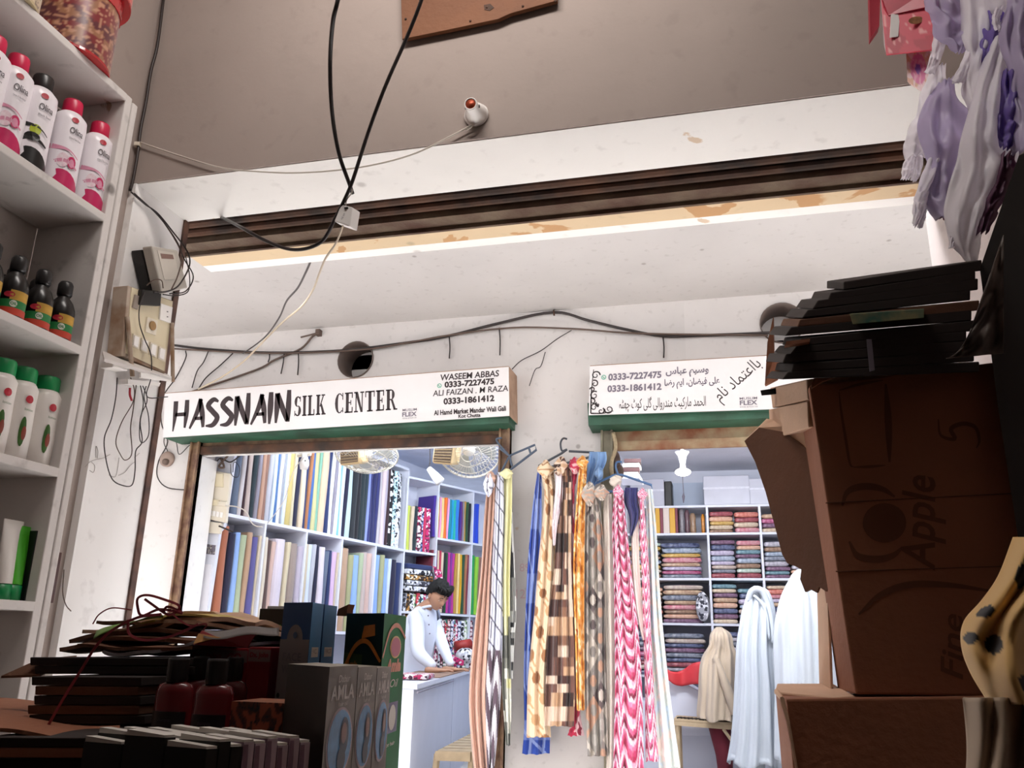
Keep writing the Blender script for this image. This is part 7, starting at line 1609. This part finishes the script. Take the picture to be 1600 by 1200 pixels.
def hairf(u, v):
    a = 2 * pi * u; th = pi * v * .56; z = cos(th); r = sin(th); x, y = cos(a) * r, sin(a) * r
    cut = 1 if x < .35 else 1 - .28 * (x - .35)
    zz = z
    lim = .12 if x > -.15 else -.40
    if abs(y) > .25 and x > -.35: zz = max(z, lim + .1 * mnoise.noise(V((x * 6, y * 6, 1))))
    if x > .3 and v > .62: zz = max(z, .42)
    b_ = 1.10 + .09 * mnoise.noise(V((x * 5, y * 5, z * 5))) + .05 * mnoise.noise(V((x * 16, y * 16, z * 5))) + (.05 if x > .2 and z > .3 else 0)
    return hp(.100 * x * b_ - .006, .078 * y * b_, .122 * zz * b_ + .004)
build('hair', MB().grid(hairf, 40, 22, closed_u=True), M_hair, man, smooth=True, solid=.006)
mb = MB()
rs2 = random.Random(3)
for k in range(46):
    a = rs2.uniform(-1.3, 1.3); s0 = V((.06 * cos(a), .075 * sin(a), .105)); e0 = V((.108 * cos(a) + rs2.uniform(-.004, .01), .082 * sin(a), rs2.uniform(.045, .08)))
    m0 = (s0 + e0) / 2 + V((.028 * cos(a), .012 * sin(a), .022)); mb.tube([hp(*s0), hp(*m0), hp(*e0)], [.008, .008, .002], 5)
build('fringe', mb, M_hair, man, smooth=True)
build('collar', MB().tube([neck + V((.056 * cos(2 * pi * k / 16), .056 * sin(2 * pi * k / 16), .012 * cos(2 * pi * k / 16) - .02)) for k in range(16)], .011, 8, closed=True), M_kurta, man, smooth=True)
for k in range(3): build('button', MB().ell(B(669 + k * 1.2, 962 + 14 * k, 6.83), (.006, .004, .006)), M_inkg, man, smooth=True)

def cloaked(name, label, rows, m_, folds, seed, feet, hood=None, amp=.02, hemwave=.01):
    """figure under a long cloak. rows: (x left px, x right px, y px, Y centre, half depth)"""
    Yc = rows[0][3]; base = V((atY((rows[-1][0] + rows[-1][1]) / 2, 1000, Yc).x, Yc, feet))
    t = empty('person', base, label, 'person')
    top = rows[0]; xm = [(r[0] + r[1]) / 2 for r in rows]
    # simple body inside, head and shoulders carrying the cloth
    hd = atY((rows[1][0] + rows[1][1]) / 2, rows[1][2], Yc)
    L_ = catmull([V((r[0], r[1], r[2])) for r in rows], 8); D_ = catmull([V((r[3], r[4], 0)) for r in rows], 8); n = len(L_) - 1
    def fn(u, v):
        f = v * n; i = min(int(f), n - 1); a = L_[i].lerp(L_[i + 1], f - i); d = D_[i].lerp(D_[i + 1], f - i)
        an = 2 * pi * u; c, s_ = cos(an), sin(an); lw, rw = atY(a.x, a.z, d.x), atY(a.y, a.z, d.x); ctr = (lw + rw) / 2; hw = (rw - lw).length / 2
        k = min(1, v * 3) * amp; fo = k * (sin(folds * an + seed + 1.2 * mnoise.noise(V((seed, v * 2, c)))) + .5 * sin(folds * 2.3 * an + 2 * seed))
        fo += .015 * mnoise.noise(V((c * 2, s_ * 2, v * 6 + seed)))
        z = ctr.z + (hemwave * sin(an * 5 + seed) if v > .97 else 0)
        return V((ctr.x + c * (hw + fo * .5), ctr.y + s_ * (d.y + fo), z))
    return t, fn, hd
# beige seated figure
t, fn, hd = cloaked('p', 'person seated on the bench with the back turned, wrapped in a beige shawl', [(1120, 1128, 980, 6.85, .03), (1111, 1140, 990, 6.85, .10), (1108, 1144, 1008, 6.85, .115), (1100, 1148, 1022, 6.85, .12), (1094, 1150, 1040, 6.86, .15), (1092, 1152, 1080, 6.87, .18), (1090, 1152, 1112, 6.88, .19), (1092, 1150, 1124, 6.88, .20)], M_beige, 7, 1.3, .45)
bseat = V((hd.x, 6.9, .93))
skin_body('body', [(bseat + V((0, 0, .1)), (.14, .11)), (V((hd.x, 6.88, 1.22)), (.14, .1)), (V((hd.x, 6.86, 1.40)), (.07, .06)), (hd + V((0, 0, -.02)), .075), (bseat + V((-.09, .3, .07)), .07), (bseat + V((-.09, .34, -.32)), .05), (bseat + V((.09, .3, .07)), .07), (bseat + V((.09, .34, -.32)), .05)], [(0, 1), (1, 2), (2, 3), (0, 4), (4, 5), (0, 6), (6, 7)], M_marsh, t)
build('shawl', MB().grid(fn, 90, 60, closed_u=True), M_beige, t, smooth=True, solid=.004)
build('shawl_fold', MB().grid(lambda u, v: atY(1113 + 30 * v + 6 * u + (8 * u * v), 1030 + 88 * v - 10 * u, 6.70 - .03 * sin(pi * u) - .01 * v + .08 * (v - .5) ** 2), 6, 30), M_beige, t, smooth=True, solid=.006)
build('trouser_leg', MB().tube([atY(1122, 1124, 6.9), atY(1127, 1150, 6.88), atY(1132, 1180, 6.86), atY(1134, 1215, 6.85)], [.085, .075, .062, .05], 12), M_marsh, t, smooth=True)
# two standing figures under white chadors
t, fn, hd = cloaked('p', 'person standing in a long white chador with a twisted hood, beside the bench', [(1178, 1186, 916, 6.5, .02), (1170, 1200, 924, 6.5, .09), (1164, 1208, 945, 6.5, .12), (1158, 1212, 975, 6.5, .17), (1152, 1216, 1020, 6.5, .20), (1150, 1222, 1080, 6.5, .22), (1145, 1226, 1150, 6.5, .24), (1138, 1230, 1192, 6.5, .25)], M_chad, 11, 2.1, .45, hemwave=.02)
skin_body('body', [(V((hd.x, 6.5, 1.25)), (.13, .1)), (V((hd.x, 6.5, 1.55)), (.14, .09)), (V((hd.x, 6.5, 1.68)), .05), (hd + V((0, 0, -.03)), .07), (V((hd.x - .08, 6.5, .85)), .07), (V((hd.x - .08, 6.5, .49)), .04), (V((hd.x + .08, 6.5, .85)), .07), (V((hd.x + .08, 6.5, .49)), .04)], [(0, 1), (1, 2), (2, 3), (0, 4), (4, 5), (0, 6), (6, 7)], M_chad, t)
build('chador', MB().grid(fn, 120, 70, closed_u=True), M_chad, t, smooth=True, solid=.004)
build('hood_fold', MB().tube(catmull([atY(1170, 940, 6.42), atY(1176, 924, 6.38), atY(1184, 920, 6.36), atY(1192, 926, 6.37), atY(1200, 945, 6.38), atY(1206, 975, 6.36), atY(1208, 1005, 6.34)], 5), [.012 + .010 * sin(pi * k / 30) for k in range(31)], 8), M_chad, t, smooth=True)
build('hood_fold', MB().tube(catmull([atY(1178, 930, 6.38), atY(1190, 942, 6.36), atY(1198, 962, 6.35), atY(1202, 1000, 6.33)], 5), .010, 8), M_chad, t, smooth=True)
t, fn, hd = cloaked('p', 'person standing in a broad white chador, partly hidden by the cartons', [(1246, 1258, 890, 6.1, .02), (1236, 1270, 902, 6.1, .10), (1222, 1290, 935, 6.1, .16), (1212, 1302, 980, 6.1, .20), (1212, 1306, 1040, 6.1, .22), (1214, 1308, 1110, 6.1, .24), (1212, 1312, 1190, 6.1, .25)], M_chad, 9, 4.4, .45)
skin_body('body', [(V((hd.x, 6.1, 1.25)), (.13, .1)), (V((hd.x, 6.1, 1.55)), (.14, .09)), (V((hd.x, 6.1, 1.70)), .05), (hd + V((0, 0, -.04)), .075), (V((hd.x - .08, 6.1, .85)), .07), (V((hd.x - .08, 6.1, .49)), .04), (V((hd.x + .08, 6.1, .85)), .07), (V((hd.x + .08, 6.1, .49)), .04)], [(0, 1), (1, 2), (2, 3), (0, 4), (4, 5), (0, 6), (6, 7)], M_chad, t)
build('chador', MB().grid(fn, 120, 60, closed_u=True), M_chad, t, smooth=True, solid=.004)
# loose goods by the counter end
build('cloth_roll', MB().tube([atY(712, 1010, 7.6), atY(735, 1006, 7.7)], .045, 14), mat('red_roll', 'b03a34', .5, vary=.2, scale=20), label='red cloth roll lying behind the silk shop counter', cat='cloth roll', smooth=True)
build('cloth_bundle', MB().ell(atY(727, 1025, 7.5), (.09, .08, .07)), PR['mono print'], label='black and white crumpled cloth bundle at the counter end', cat='cloth', smooth=True)
build('cloth_bundle', MB().grid(lambda u, v: atY(695 + 28 * u, 1018 + 14 * u + 16 * v - 8 * u * v, 7.35 + .02 * sin(u * 9)), 10, 6), PR['berry print'], label='bright pink packet of cloth on the counter beside the resting hand', cat='cloth', smooth=True, solid=.03)
